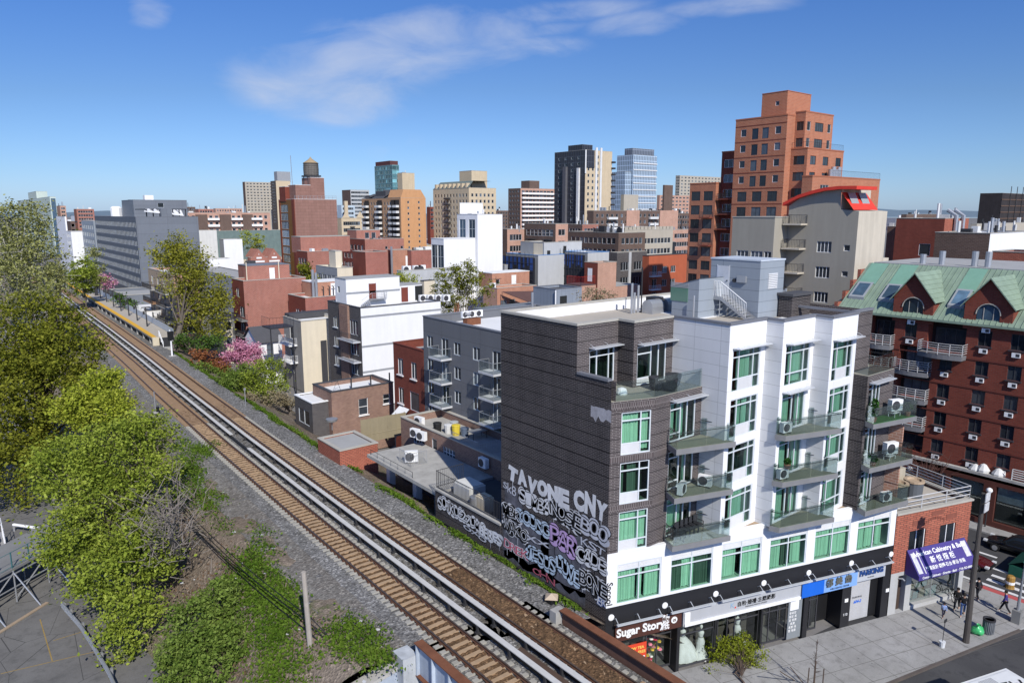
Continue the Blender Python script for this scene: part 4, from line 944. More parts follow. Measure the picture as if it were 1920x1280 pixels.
G('SIMBA',(975,926),(1032,955),.95,P_w,P_k);G('MBK',(943,950),(976,972),.95,P_k,P_w);G('WAKO',(944,980),(988,1006),.9,P_k,P_w);G('YOUNG',(970,964),(1030,996),.92,P_b,P_k);G('NOSE',(1032,948),(1090,982),1.15,P_k,P_w);G('B00',(1090,978),(1139,1008),1.15,P_g,P_k)
G('JESUS',(988,1030),(1042,1066),1.0,P_b,P_k);G('LUVE',(1044,1052),(1088,1088),1.1,P_b,P_k);G('PAR',(1033,999),(1080,1032),1.3,P_l,P_k);G('CADE',(1083,1034),(1136,1066),.98,P_w,P_k);G('BONE',(1087,1076),(1137,1114),1.15,P_k,P_w)
G('sk8',(944,905),(968,925),.9,P_g,None);G('ER',(1121,1126),(1136,1134),.6,P_w,P_db,False);G('TAVONE',(953,886),(1068,944),1.25,P_w,None,fo=.085);G('CNY',(1076,932),(1139,966),1.35,P_w,None,fo=.085)
pt=MB();a,b=PX(1108,756,GX),PX(1146,790,GX)
pts=[]
for i in range(9):pts.append((GX-.003,a[1]+(b[1]-a[1])*i/8,a[2]-.1+rnd.uniform(-.05,.05)))
for i in range(9):pts.append((GX-.003,b[1]+(a[1]-b[1])*i/8,b[2]+rnd.uniform(-.35,.1)))
pt.poly(pts);pt.build('whitewash_patch',plain('whitewash',(.34,.33,.34),.9,.55,1.6,.5),AB)
text('graffiti_tag','Spcool',AB,SB(.2,6.3,.012),TB,.55,P_k,.001,.012,rot=-PI/2)
G('SOTKUE',(822,938),(868,966),.95,P_w,P_k,x=28.62,par=lw);G('27LMX',(866,966),(908,992),.85,P_w,P_k,x=28.62,par=lw);G('BHRES',(900,992),(941,1015),.75,P_w,P_g,x=28.62,par=lw);G('oxo',(870,985),(912,1012),.6,P_g,P_k,False,x=28.62,par=lw)
# things left on roofs, terraces and balconies
def acunit(p,label,rz=0.,s=1.,group='outdoor cooling units',mat=None):
 t=thing('cooling_unit',label,'air conditioner',p,group,rz);w,d,h=.85*s,.34*s,.7*s
 m=MB();m.box(-w/2,w/2,-d/2,d/2,.1,.1+h);b=bpy.data.objects.new('casing',m.mesh('casing',[mat or M_white]));COL.objects.link(b);b.parent=t
 m=MB();m.tube([(-.1*s,-d/2-.004,.1+h/2),(-.1*s,-d/2-.02,.1+h/2)],h*.42,16);f=bpy.data.objects.new('fan_grille',m.mesh('fan_grille',[M_dframe]));COL.objects.link(f);f.parent=t
 m=MB();[m.box(x-.03,x+.03,-d/2,d/2,0,.098)for x in(-w*.35,w*.35)];f=bpy.data.objects.new('feet',m.mesh('feet',[M_dkmetal]));COL.objects.link(f);f.parent=t
 return t
acunit((39.95,22.95,15.0),'white cooling unit on the upper middle balcony, left end',R(-10),.9);acunit((39.95,22.95,12.0),'white cooling unit on the second middle balcony under a plant box',R(-10),.9)
acunit((33.0,25.3,12.0),'white cooling unit at the left end of the balcony in the charcoal block',R(20),.95);acunit((35.1,25.2,12.0),'pale cooling unit at the right end of the balcony in the charcoal block',R(-70),.95)
acunit((49.2,20.5,15.3),'cooling unit raised on a stand on the turfed balcony',R(-20),1.1);acunit((49.1,20.5,12.3),'cooling unit raised on a stand on the middle far right balcony',R(-20),1.15);acunit((48.9,20.4,9.0),'low cooling unit on the lowest far right balcony',R(-20),.9)
for z,lab in((15.,'turfed'),(12.,'middle far right')):
 m=MB();c=(49.2 if z==15 else 49.1,20.5)
 [m.tube([(c[0]+dx,c[1]+dy,z),(c[0]+dx,c[1]+dy,z+.29)],.025,4)for dx in(-.4,.4)for dy in(-.2,.2)];m.box(c[0]-.45,c[0]+.45,c[1]-.24,c[1]+.24,z+.27,z+.3);single('unit_stand',m,M_white,'white metal stand under the cooling unit on the %s balcony'%lab,'stand')
def chair(p,rz,label,group,mat):
 t=thing('armchair',label,'chair',p,group,rz);w=.27
 def part(nm,m):
  o=bpy.data.objects.new(nm,m.mesh(nm,[mat]));COL.objects.link(o);o.parent=t
 m=MB();m.box(-w,w,-w,w,.4,.45);part('seat',m);m=MB();m.box(-w,w,w-.05,w,.451,.95);part('backrest',m)
 for x in(-w,w-.04):
  m=MB();m.box(x,x+.04,-w,w-.051,.62,.66);m.box(x,x+.04,-w,-w+.04,.451,.62);part('armrest',m)
 for x in(-w,w-.04):
  for y in(-w,w-.04):m=MB();m.box(x,x+.04,y,y+.04,0,.399);part('leg',m)
M_chair=plain('dark_fabric',(.03,.032,.036),.8,.15)
for i in range(6):chair((33.05+i*.42,25.65+(.0 if i else-.2),9.0),R(0 if i else 60),'dark chair on the lowest charcoal block balcony, %s'%('turned sideways at the left end','second from the left in row','third from the left','fourth from the left','fifth from the left','at the right end')[i],'dark chairs on the lowest balcony',M_chair)
def wicker(p,rz,label,pot=False):
 t=thing('wicker_seat',label,'chair',p,'dark wicker seats on the terrace',rz);m=MB()
 m.lathe([(.3,0),(.42,.2),(.46,.42),(.4,.42),(.36,.3)],(0,0,0),14);o=bpy.data.objects.new('seat',m.mesh('seat',[M_chair],smooth=True));COL.objects.link(o);o.parent=t
 m=MB()
 for k in range(8):
  a0,a1=PI*k/8,PI*(k+1)/8;m.quad((.46*math.cos(a0),.46*math.sin(a0),.42),(.46*math.cos(a1),.46*math.sin(a1),.42),(.52*math.cos(a1),.52*math.sin(a1),.78),(.52*math.cos(a0),.52*math.sin(a0),.78))
 o=bpy.data.objects.new('backrest',m.mesh('backrest',[M_chair]));COL.objects.link(o);o.parent=t
wicker((32.9,27.4,18.02),R(30),'dark round wicker seat on the terrace nearest the brick return');wicker((33.3,26.75,18.02),R(200),'dark round wicker seat on the terrace nearest the glass');wicker((34.3,27.3,18.02),R(-40),'dark round wicker seat on the terrace furthest right')
m=MB();m.lathe([(.3,0),(.34,.1),(.26,.35),(.08,.42)],(30.4,27.9,18.02),12);single('cushion_bag',m,M_white,'white bag on the terrace beside the parapet','bag')
def leafball(name,c,r,n,size,mat,parent,seed=1,flat=1.):
 g=np.random.default_rng(seed);d=g.normal(size=(n,3));d/=np.linalg.norm(d,axis=1)[:,None];p=np.array(c)+d*(r*g.uniform(.3,1.,n)**.5)[:,None]*np.array([1,1,flat])
 return leafmesh(name,p,size,mat,parent,g)
def leafmesh(name,p,size,mat,parent,g,up=.4,jit=.55):
 n=len(p);nrm=g.normal(size=(n,3));nrm[:,2]=np.abs(nrm[:,2])+up;nrm/=np.linalg.norm(nrm,axis=1)[:,None]
 t=g.normal(size=(n,3));a=np.cross(nrm,t);a/=np.linalg.norm(a,axis=1)[:,None]+1e-9;b=np.cross(nrm,a)
 s=size*g.uniform(1-jit,1+jit,n)[:,None]**1.3;o=np.array(org(parent))if parent is not None else np.zeros(3);q=p-o
 v=np.stack([q-a*s*.5,q-b*s*.32,q+a*s*.5,q+b*s*.32],1).reshape(-1,3)
 me=bpy.data.meshes.new(name);me.vertices.add(4*n);me.vertices.foreach_set('co',v.ravel());me.loops.add(4*n);me.loops.foreach_set('vertex_index',np.arange(4*n));me.polygons.add(n);me.polygons.foreach_set('loop_start',np.arange(n)*4)
 me.materials.append(mat);me.update(calc_edges=True);ob=bpy.data.objects.new(name,me);COL.objects.link(ob)
 if parent is not None:ob.parent=parent
 return ob
L_pot=leafmat('potted_leaves',(.02,.06,.015),(.035,.10,.02),(.07,.16,.04))
def potted(p,h,label,r=.3):
 t=thing('potted_plant',label,'plant',p,'potted plants on the balconies');m=MB();m.lathe([(.16,0),(.22,.3),(.2,.3)],p,10);m.build('pot',plain('terracotta',(.3,.16,.1)),t)
 leafball('foliage',(p[0],p[1],p[2]+h*.6+.2),r,260,.16,L_pot,t,int(p[0]*100),h/r*.5)
potted((46.75,20.75,15.),1.3,'tall green potted plant at the left end of the turfed balcony');potted((50.0,20.0,15.),.7,'low green potted plant at the right end of the turfed balcony');potted((46.9,20.6,12.),.5,'small potted plant on the middle far right balcony');potted((40.1,22.75,12.75),.4,'small plant on top of the white cooling unit',.22)
for i,(px,py,dx)in enumerate(((1213,588,0),(1243,584,0),(1228,586,.4))):
 q=A(px,py,21.3);m=MB()
 if i<2:
  prof=[(.0,.5*math.cos(k*PI/6),.5+.5*math.sin(k*PI/6))for k in range(7)];n_=len(prof);L_=1.3;base=0
  m.v=[(q[0],q[1]+y,q[2]+z)for x,y,z in prof]+[(q[0]+L_,q[1]+y,q[2]+z)for x,y,z in prof];m.f=[(k,k+1,n_+k+1,n_+k)for k in range(n_-1)]+[tuple(range(n_-1,-1,-1)),tuple(range(n_,2*n_))];m.m=[0]*len(m.f)
  m.box(q[0],q[0]+L_,q[1]-.5,q[1]+.5,q[2],q[2]+.5);single('roof_fan',m,M_steel,'round topped steel fan housing on the block roof, %s'%('left one' if i==0 else 'right one'),'roof fan','fan housings on the block roof')
 else:
  m.box(q[0],q[0]+.9,q[1],q[1]+.9,21.3,22.4);single('cabinet',m,M_dkmetal,'dark ribbed steel cabinet between the fan housings','cabinet')
# buildings along the railway
def g(n,rows,w=1.2,h=1.5,top=1.4,dz=3.,m=1.,m1=None,**k):
 d=dict(n=n,rows=rows,w=w,h=h,top=top,dz=dz,m=m,k={kk:vv for kk,vv in k.items()if kk in('nv','nh','fr','gl','sill','fw','split')})
 if m1 is not None:d['m1']=m1
 for kk in('ac','skip','u'):
  if kk in k:d[kk]=k[kk]
 return d
APT='apartment building'
def yfar(b):x,y,LX,LY,zt,zr=BI[b.name];return y+LY
def slab_balcony(b,p0,th,u0,u1,z,out=1.3,slab=None,railm=None,glass=False,n=5,nm='balcony'):
 T=lambda x,y,zz:Lw(p0,th,x,zz,y)
 m=MB();m.box(u0,u1,.002,out,z-.2,z,0,T);o=m.build(nm,slab or W_conc,b);r=MB()
 q=[Lw(p0,th,u0+.05,z,.05),Lw(p0,th,u0+.05,z,out-.06),Lw(p0,th,u1-.05,z,out-.06),Lw(p0,th,u1-.05,z,.05)]
 for a,c in zip(q,q[1:]):
  if glass:
   d=Vector(c)-Vector(a);r.quad(a,c,(c[0],c[1],z+1.),(a[0],a[1],z+1.))
  elif n:hrail(r,a,c,1.05,n,4 if(Vector(c)-Vector(a)).length>2 else 2)
  else:bars(r,a,c,1.05,gap=.2,r=.018)
 if glass:
  r.build('glass_panel',G_clear,o);r=MB();[r.tube([(a[0],a[1],z+1.02),(c[0],c[1],z+1.02)],.03,5)for a,c in zip(q,q[1:])];[r.tube([a,(a[0],a[1],z+1.02)],.025,5)for a in q]
 r.build('railing',railm or M_white,o);return o
GXX=40.;a=PX(793,593,GXX);zt=a[2];yf=a[1]
z5_=lambda x,y:(560+x*.328,480+y*.328)
def yat(zx,zy):return PX(*z5_(zx,zy),GXX)
cu=[yf-yat(x,y)[1]for x,y in((750,490),(835,500),(905,535),(1015,565),(1130,590))]
ztop=zt-yat(750,455)[2];hh=yat(750,455)[2]-yat(750,525)[2];dzz=(yat(905,535)[2]-yat(905,945)[2])/3
gb=building('apartment_block','grey panelled apartment block with glass balconies, half in shade beside the graffiti building',APT,GXX,46.45,16.,yf-46.45,zt,P_grey,[],[dict(u=[cu[0],cu[2],cu[3]],rows=4,dz=dzz,top=ztop,w=1.2,h=hh,k=dict(nv=2,fr=M_frame)),dict(u=[cu[1],cu[4]],rows=4,dz=dzz,top=ztop-.1,w=1.3,h=hh+.55,k=dict(nv=2,fr=M_frame))],roof=R_white,cop=C_grey,ph=.9,sub=True)
for k in range(4):
 z=zt-ztop+.1-hh-.55-dzz*k
 for j in(1,4):slab_balcony(gb,(GXX,yf),-PI/2,cu[j]-1.15,cu[j]+1.25,z,1.3,plain('balcony_white_edge',(.5,.51,.52)),M_steel,True)
m=MB();q=A(885,608,zt-.9);m.box(q[0]-.9,q[0]+.9,q[1]-.4,q[1]+.4,zt-.9,zt-.2);single('roof_stand',m,M_rust,'rusty roof frame carrying the cooling units of the grey block','stand')
for i in range(3):acunit((q[0]-.9+i*.9,q[1],zt-.2),'white cooling unit on the grey block roof, %s of three'%('left','middle','right')[i],0,1.)
m=MB();q=A(876,609,zt-.9);m.lathe([(.05,0),(.05,1.),(.45,1.15),(.5,1.35)],q,12);single('satellite_dish',m,M_steel,'grey satellite dish on the roof of the grey panelled block','dish')
lb=building('low_brick_wing','long low brown brick building with barred windows behind the concrete deck','building',35.,44.6,4.95,17.6,8.,B_brown,[],[dict(u=[3.4,8.8],rows=1,top=1.0,w=2.0,h=1.45,k=dict(nv=4,nh=3)),dict(u=[6.3],rows=1,top=.7,w=.9,h=.0+1.9)],roof=W_conc,ph=.7,sub=True)
dck=thing('concrete_deck','concrete deck on white columns over a dark void beside the verge','deck',(32.,52.,0));zd=6.35
m=MB();m.box(29.2,34.95,46.45,58.4,zd-.3,zd);m.build('slab',W_conc,dck)
for y in(52.8,57.6):m=MB();m.box(30.9,31.5,y-.3,y+.3,.0,zd-.31);m.build('column',M_white,dck)
m=MB();m.box(34.5,34.9,46.5,58.4,0,zd-.31);m.build('back_wall',plain('void_wall',(.1,.1,.1)),dck);m=MB();bars(m,(29.4,58.,zd),(29.4,50.5,zd),.5,gap=1.2,rails=(1.,));m.build('kerb_rail',M_dkmetal,dck)  # dark back wall colour stands for the shade under the deck
yr=thing('yard_roof','shaded flat yard roof enclosed by the iron railing','roof',(37.,42.,0));m=MB();m.box(28.95,39.9,37.3,44.55,0,6.2);m.box(28.95,34.95,44.552,46.4,0,6.2);m.box(39.95,56,37.3,46.4,0,6.2);m.build('roof',R_dark,yr)
for(x,y,w,d,h,mt,lab)in((30.4,43.6,1.6,2.2,1.0,W_pale,'pale rounded crate in the yard behind the iron railing'),(29.9,40.9,.9,1.2,1.15,W_cream,'cream box standing against the iron railing'),(33.,39.6,2.2,1.6,.9,plain('blue_tarp',(.06,.10,.17),.6),'dark blue tarpaulin heap in the shaded yard')):
 m=MB();m.prism([(x,y),(x+w,y),(x+w,y+d),(x,y+d)],6.2,6.2+h);m.prism([(x+.1,y+.1),(x+w-.1,y+.1),(x+w-.1,y+d-.1),(x+.1,y+d-.1)],6.2+h+.002,6.2+h+.12);single('yard_box',m,mt,lab,'box')
m=MB();m.lathe([(.45,0),(.5,.5),(.48,.95),(.3,1.)],(30.1,42.3,6.2),14);single('water_drum',m,M_steel,'round metal drum behind the iron railing','drum')
acunit((34.3,58.2,zd+.6),'white cooling unit on the low brick wall above the deck, left one',-PI/2+.3,1.2);acunit((34.3,57.,zd+.6),'white cooling unit on the low brick wall above the deck, right one',-PI/2+.3,1.2)
acunit((31.3,53.9,zd),'caged white cooling unit in the middle of the deck',R(-30),1.4);acunit((34.6,47.4,6.9),'shaded white cooling unit on the brown brick wall',-PI/2,1.2);acunit((36.,60.2,7.3),'large white cooling unit on the corner of the brown brick roof',-PI/2+.2,1.3)
m=MB();bars(m,(30.6,54.8,zd),(30.6,52.9,zd),1.2,gap=.16);bars(m,(30.6,52.9,zd),(32.3,52.9,zd),1.2,gap=.16);single('wire_cage',m,M_steel,'wire cage guarding the cooling unit on the deck','cage')
m=MB();bars(m,(35.3,53.4,7.3),(35.3,49.2,7.3),1.3,gap=.18);bars(m,(35.3,49.2,7.3),(38.3,49.2,7.3),1.1,gap=.18);single('terrace_railing',m,M_steel,'pale railing on the brown brick roof terrace','railing')
for i,(x,y,c,h)in enumerate(((36.4,57.5,(.02,.02,.02),.9),(37.1,56.6,(.6,.6,.58),.8),(37.3,55.6,(.62,.48,.05),.95),(37.9,55.,(.10,.13,.18),.7),(38.3,57.4,(.4,.42,.42),.7))):
 t=thing('storage_bin',('black','white','yellow','dark blue','grey')[i]+' storage tub among the clutter on the brick roof terrace','bin',(x,y,7.3),'tubs on the brick roof terrace');m=MB();m.lathe([(.35,0),(.42,h)],(x,y,7.3),10);m.build('tub',plain('tub%d'%i,c,.6),t);m=MB();m.lathe([(.45,h+.01),(.43,h+.06),(.1,h+.1)],(x,y,7.3),10);m.build('lid',plain('tub%d'%i,c,.6),t)
t=thing('folding_table','grey folding table on the brick roof terrace','table',(38.2,53.5,7.3));m=MB();m.box(37.5,39.2,53.,54.,8.02,8.07);m.build('table_top',M_steel,t)
for x in(37.55,39.1):
 for y in(53.05,53.9):m=MB();m.tube([(x,y,7.3),(x,y,8.019)],.025,5);m.build('leg',M_dkmetal,t)
hs_=B('brick_shed','low orange brick shed at the edge of the grassy verge','shed',637,846,625,708,B_near,z=6.4,LY=5.,roof=R_grey,ph=.1)
bh_=B('brick_house','small two storey brown brick house with white flat roof and white windows','house',621,736,586,737,B_brown,z=8.,S=[dict(u=[4.0],rows=1,top=1.35,w=1.2,h=2.,k=dict(nh=2,fr=M_white,sill=True)),dict(u=[7.1],rows=1,top=1.3,w=.9,h=1.2,k=dict(nh=2,fr=M_white,sill=True)),dict(u=[10.6],rows=1,top=1.,w=1.1,h=2.,k=dict(nh=3,fr=M_white,sill=True))],Wf=[dict(u=[2.1,4.6],rows=1,top=1.2,w=1.3,h=2.,k=dict(nv=2,fr=M_white,sill=True)),dict(u=[3.5],rows=1,top=4.,w=1.5,h=2.,k=dict(fr=M_white))],roof=R_white,cop=C_dark,ph=.5,sub=True)
x,y,LX,LY,zt,zr=BI[bh_.name]
m=MB()
for i in range(3):m.tube([(x+3.5+i*2.6,y+2.,zr),(x+3.5+i*2.6,y+2.,zr+1.3)],.09,6)
m.build('vent_pipe',M_dkmetal,bh_);m=MB();m.tube([(x+.8,y+1.5,zr),(x+1.6,y+1.8,zr+1.4)],.03,4);m.tube([(x+2.2,y+2.2,zr),(x+1.6,y+1.8,zr+1.4)],.03,4);m.tube([(x+.6,y+1.2,zr+1.4),(x+2.5,y+2.4,zr+1.4)],.025,4);m.build('aerial',M_dkmetal,bh_)
m=MB();q=A(623,806,5.);m.lathe([(.05,0),(.05,.8),(.6,1.05),(.65,1.3)],q,14);single('satellite_dish',m,M_steel,'satellite dish beside the small brown brick house','dish')
pc=B('porch_building','dark brick one storey annex with white roof left of the small brick house','annex',585,757,552,612,B_dkgrey,z=6.8,Wf=[g(2,1,1.6,1.8,1.2)],roof=R_white,cop=M_white,LX=6.,ph=.1)
m=MB();q=A(640,835,5.);m.box(q[0]-1.8,q[0]+.4,q[1]-.8,q[1]+.8,4.3,5.6);m.box(q[0]-1.7,q[0]+.3,q[1]-.81,q[1]-.801,4.4,5.5);single('roof_unit',m,plain('roof_unit_grey',(.3,.3,.29)),'grey metal air handling unit beside the brick shed','air handler')
m=MB();q=A(752,800,5.5);m.tube([(q[0]-5,q[1]-.5,5.6),(q[0]+.3,q[1]-.8,5.6)],.04,4)
for i in range(6):m.tube([(q[0]-5+i,q[1]-.5-i*.05,4.6),(q[0]-5+i,q[1]-.5-i*.05,7.4)],.04,4)
m.quad((q[0]-5,q[1]-.52,4.8),(q[0]+.2,q[1]-.78,4.8),(q[0]+.2,q[1]-.78,7.3),(q[0]-5,q[1]-.52,7.3));single('screen_fence',m,plain('tan_screen',(.26,.22,.14),.9),'tan screen fence on posts below the brick house','fence')
sx,sy=40.,yf+.15;zt=U(sx,sy+5.,646);LYs=lenY(sx,sy,zt,737.);ks=LYs/6.4
st_=building('brick_walkup','dark red brick walk up with stepped parapet between the white and the grey blocks',APT,sx,sy,12.,LYs,zt,B_dkred,[],[dict(u=[1.5*ks],rows=2,top=1.6,w=1.2,h=1.9,dz=3.4,k=dict(nv=2,fr=M_white,sill=True),ac=0.),dict(u=[4.4*ks],rows=1,top=1.6,w=1.2,h=1.9,k=dict(nv=2,fr=M_white,sill=True),ac=0.),dict(u=[4.4*ks],rows=1,top=5.,w=2.,h=2.2)],ph=.8,cop=B_dkred)
m=MB()
for i in range(5):m.box(sx+2.+i*1.9,sx+2.+(i+1)*1.9,sy+.0,sy+.32,zt-.1,zt+.5+i*.65)
for i in range(4):m.box(sx+9.5,sx+9.8,sy+.33+i*1.2,sy+.33+(i+1)*1.2,zt-.1,zt+2.6)
m.build('stepped_gable',B_dkred,st_);m=MB();q=PX(752,776,sx);m.poly([(sx-.02,sy+5.4,q[2]+1.),(sx-.02,sy+3.2,q[2]+1.),(sx-1.2,sy+3.2,q[2]),(sx-1.2,sy+5.4,q[2])]);m.build('canopy',M_white,st_)
zw=14.9
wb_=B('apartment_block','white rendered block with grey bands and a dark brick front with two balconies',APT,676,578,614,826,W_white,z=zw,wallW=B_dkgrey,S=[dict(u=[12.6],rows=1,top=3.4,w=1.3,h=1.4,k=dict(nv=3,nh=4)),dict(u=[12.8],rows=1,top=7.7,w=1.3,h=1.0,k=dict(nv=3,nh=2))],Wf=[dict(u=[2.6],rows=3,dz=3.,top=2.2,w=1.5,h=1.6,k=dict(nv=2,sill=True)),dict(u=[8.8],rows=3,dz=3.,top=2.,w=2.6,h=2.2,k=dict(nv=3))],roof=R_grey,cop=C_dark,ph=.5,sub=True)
x,y,LX,LY,zt,zr=BI[wb_.name];print('white',x,y,LX,LY)
m=MB();[m.box(x+.01,x+LX,y-.025,y-.001,zt-zz-.3,zt-zz)for zz in(1.15,5.5,9.3)];m.build('grey_band',W_grey,wb_)
m=MB();m.box(x-.35,x-.002,y+LY*.33,y+LY*.58,3.,zt);m.build('brick_pier',B_brown,wb_)
for zz in(4.9,7.9):slab_balcony(wb_,(x,y+LY),-PI/2,LY*.5,LY-.4,zt-zz,1.2,plain('balcony_white_edge',(.5,.5,.5)),M_dkmetal,False,0)
hx0=PY(662,560,y+6.)[0]
zz1=U(x+1.,y+6.,525);xa,xb=x-1.4+.6,bis(lambda t:PJ(t,y+6.,zz1)[0],x,x+30,744.)
sb=block(wb_,'roof_bulkhead',x+.35,xb,y+5.2,y+9.,zr,U(x+.5,y+5.2,524),W_white,R_grey,Wf=[dict(u=[1.2],rows=1,top=1.2,w=.8,h=1.)])
m=MB();m.box(x+.33,xb+.02,y+5.17,y+5.199,zr+2.0,zr+2.3);m.build('grey_band',W_grey,sb)
xc=bis(lambda t:PJ(t,y+5.6,zz1-1.4)[0],x,x+40,791.)
sb2=block(wb_,'roof_bulkhead',xb+.05,xc,y+5.6,y+9.,zr,U(xb,y+5.6,536),W_white,R_grey)
M_door=plain('brown_red_door',(.17,.045,.03),.5,.1)
door(sb,(x+.35,y+5.2),0.,bis(lambda t:PJ(x+.35+t,y+5.2,zr+1)[0],0,12,699.),zr+1.1,1.1,2.3,M_door);door(sb2,(xb+.05,y+5.6),0.,1.05,zr+.1,1.1,2.3,M_door)
m=MB();m.box(xb+3.,xb+4.4,y+5.56,y+5.597,zr+.2,zr+2.5);m.build('doorway',M_room,sb2)
m=MB();ud=x+.35+bis(lambda t:PJ(x+.35+t,y+5.2,zr+1)[0],0,12,699.)
m.box(ud-.7,ud+1.9,y+4.2,y+5.15,zr+1.,zr+1.1)
for i in range(6):m.box(ud-.7-.28*(i+1),ud-.7-.28*i,y+4.2,y+5.1,zr+1.-.17*(i+1),zr+1.04-.17*(i+1))
hrail(m,(ud-.6,y+4.2,zr+1.1),(ud+1.9,y+4.2,zr+1.1),1.,4,4);hrail(m,(ud+1.9,y+4.2,zr+1.1),(ud+1.9,y+5.1,zr+1.1),1.,4,2);m.tube([(ud-.6,y+4.2,zr+2.1),(ud-2.4,y+4.2,zr+1.05)],.03,4);m.build('door_stair',M_steel,sb)
for i in range(4):
 q=A(793+i*14.5,566,zr);acunit((q[0],q[1],zr),'boxy white cooling unit in the row on the white block roof, %s'%('leftmost','second from left','third from left','rightmost')[i],0,1.5,'cooling units in a row on the white block roof')
for i in range(3):acunit((x+.9+i*1.2,y+LY-2.5-i*.8,zr),'cooling unit behind the dark brick parapet of the white block, %s'%('nearest the corner','middle one','farthest')[i],.4,1.3,'cooling units behind the dark parapet')
tb=B('apartment_block','tan rendered block with grey street front and white balconies',APT,564,603,531,640,W_cream,z=11.5,wallW=plain('warm_grey_render',(.25,.24,.22)),Wf=[dict(u=[7.4,9.4],rows=4,dz=2.85,top=1.6,w=1.05,h=1.35,k=dict(fr=M_white,nv=2),ac=0.),dict(u=[3.2],rows=3,dz=2.85,top=1.3,w=1.4,h=2.,k=dict(fr=M_white))],roof=R_white,cop=C_stone,ph=.5)
x,y,LX,LY,zt,zr=BI[tb.name]
for zz in(4.,6.85):slab_balcony(tb,(x,y+LY),-PI/2,.6,5.4,zt-zz,1.3,M_white,M_white,False,0)
m=MB();m.box(x+LX*.45,x+LX*.6,y-.06,y-.002,0.,zt-3.4);m.build('dark_recess',M_dframe,tb)  # raised dark strip; shade of a gap put into its colour
m=MB();m.box(x+.5,x+12,y+6.,y+8.,zt-.4,zt+.5);m.build('roof_curb',C_dark,tb)
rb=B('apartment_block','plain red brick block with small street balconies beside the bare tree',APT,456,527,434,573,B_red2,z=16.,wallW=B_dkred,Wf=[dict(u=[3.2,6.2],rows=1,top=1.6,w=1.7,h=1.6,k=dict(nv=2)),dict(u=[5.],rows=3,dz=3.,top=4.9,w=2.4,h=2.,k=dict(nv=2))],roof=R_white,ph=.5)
x,y,LX,LY,zt,zr=BI[rb.name]
for zz in(7.2,10.2,13.2):slab_balcony(rb,(x,y+LY),-PI/2,2.5,8.,zt-zz,1.2,W_dconc,M_dkmetal,False,0)
b2_=block(rb,'roof_bulkhead',x+2.4,x+LX-1.2,y+5.,y+10.,zr,U(x+2.4,y+5.,499),B_red2,C_grey);door(b2_,(x+2.4,y+5.),0.,4.9,zr+.2,.9,2.1)
m=MB();[m.tube([(x+dx,y+4.8,zr),(x+dx,y+4.8,zr+3.6)],.09,5)for dx in(2.3,8.6)];m.build('pipe',W_cream,rb)
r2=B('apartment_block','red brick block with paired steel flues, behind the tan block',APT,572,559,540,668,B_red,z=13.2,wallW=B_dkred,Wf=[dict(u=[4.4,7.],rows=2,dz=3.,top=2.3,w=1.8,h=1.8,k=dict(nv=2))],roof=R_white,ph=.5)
x,y,LX,LY,zt,zr=BI[r2.name]
b3_=block(r2,'roof_bulkhead',x+3.2,x+LX,y+4.,y+9.,zr,U(x+3.2,y+4.,530),B_orange,R_white);door(b3_,(x+3.2,y+4.),0.,LX*.53-1.,zr+.1,1.3,2.4)
m=MB();[m.tube([(x+2.5+dx,y+2.,zr),(x+2.5+dx,y+2.,zr+5.4-dx)],.25,9)for dx in(0.,.6)];m.build('flue',M_steel,r2)
m=MB();[m.tube([(x+5+dx,y+3.2,zr),(x+5+dx,y+3.2,zr+2.),(x+4.7+dx,y+3.2,zr+2.1)],.1,6)for dx in(0.,1.2,2.,2.6)];m.build('vent_pipe',M_dkmetal,r2)
fe=MB();q=PX(540,610,BI[r2.name][0]);fe=thing('fire_escape','dark iron roof platform rail in front of the red block with flues','fire escape',(51.,128.,11.))
m=MB();c=A(520,612,11.2);[bars(m,p,q_,1.5,gap=.5)for p,q_ in(((c[0]-1.5,c[1]-1.,11.2),(c[0]+2.2,c[1]-1.,11.2)),((c[0]-1.5,c[1]-1.,11.2),(c[0]-1.5,c[1]+2.5,11.2)),((c[0]+2.2,c[1]-1,11.2),(c[0]+2.2,c[1]+2.5,11.2)))];m.box(c[0]-1.5,c[0]+2.2,c[1]-1.,c[1]+2.5,11.,11.19);m.tube([(c[0]-1.4,c[1]-.9,0),(c[0]-1.4,c[1]-.9,11.)],.1,5);m.tube([(c[0]+2.1,c[1]-.9,0),(c[0]+2.1,c[1]-.9,11.)],.1,5);m.build('platform',M_dkmetal,fe)
q=A(487,690,3.);hx,hy=q[0],q[1];wh=thing('gabled_house','small white house with dark pitched roof behind the pink blossom','house',(hx,hy,0))
zt_=U(hx,hy,641);LXh=lenX(hx,hy,zt_,528);LYh=lenY(hx,hy,zt_,460);m=MB();face(m,(hx,hy),0.,LXh,0,zt_,[(LXh*.35,LXh*.35+1.1,zt_-2.4,zt_-.6)]);face(m,(hx,hy+LYh),-PI/2,LYh,0,zt_);face(m,(hx+LXh,hy),PI/2,LYh,0,zt_);m.build('wall',W_white,wh)
put_window(wh,(hx,hy),0.,LXh*.35+.55,zt_-2.4,1.1,1.8,True,nh=2,fr=M_dframe)
m=MB();e=.4;yr_=hy+LYh*.55;zr_=zt_+2.1
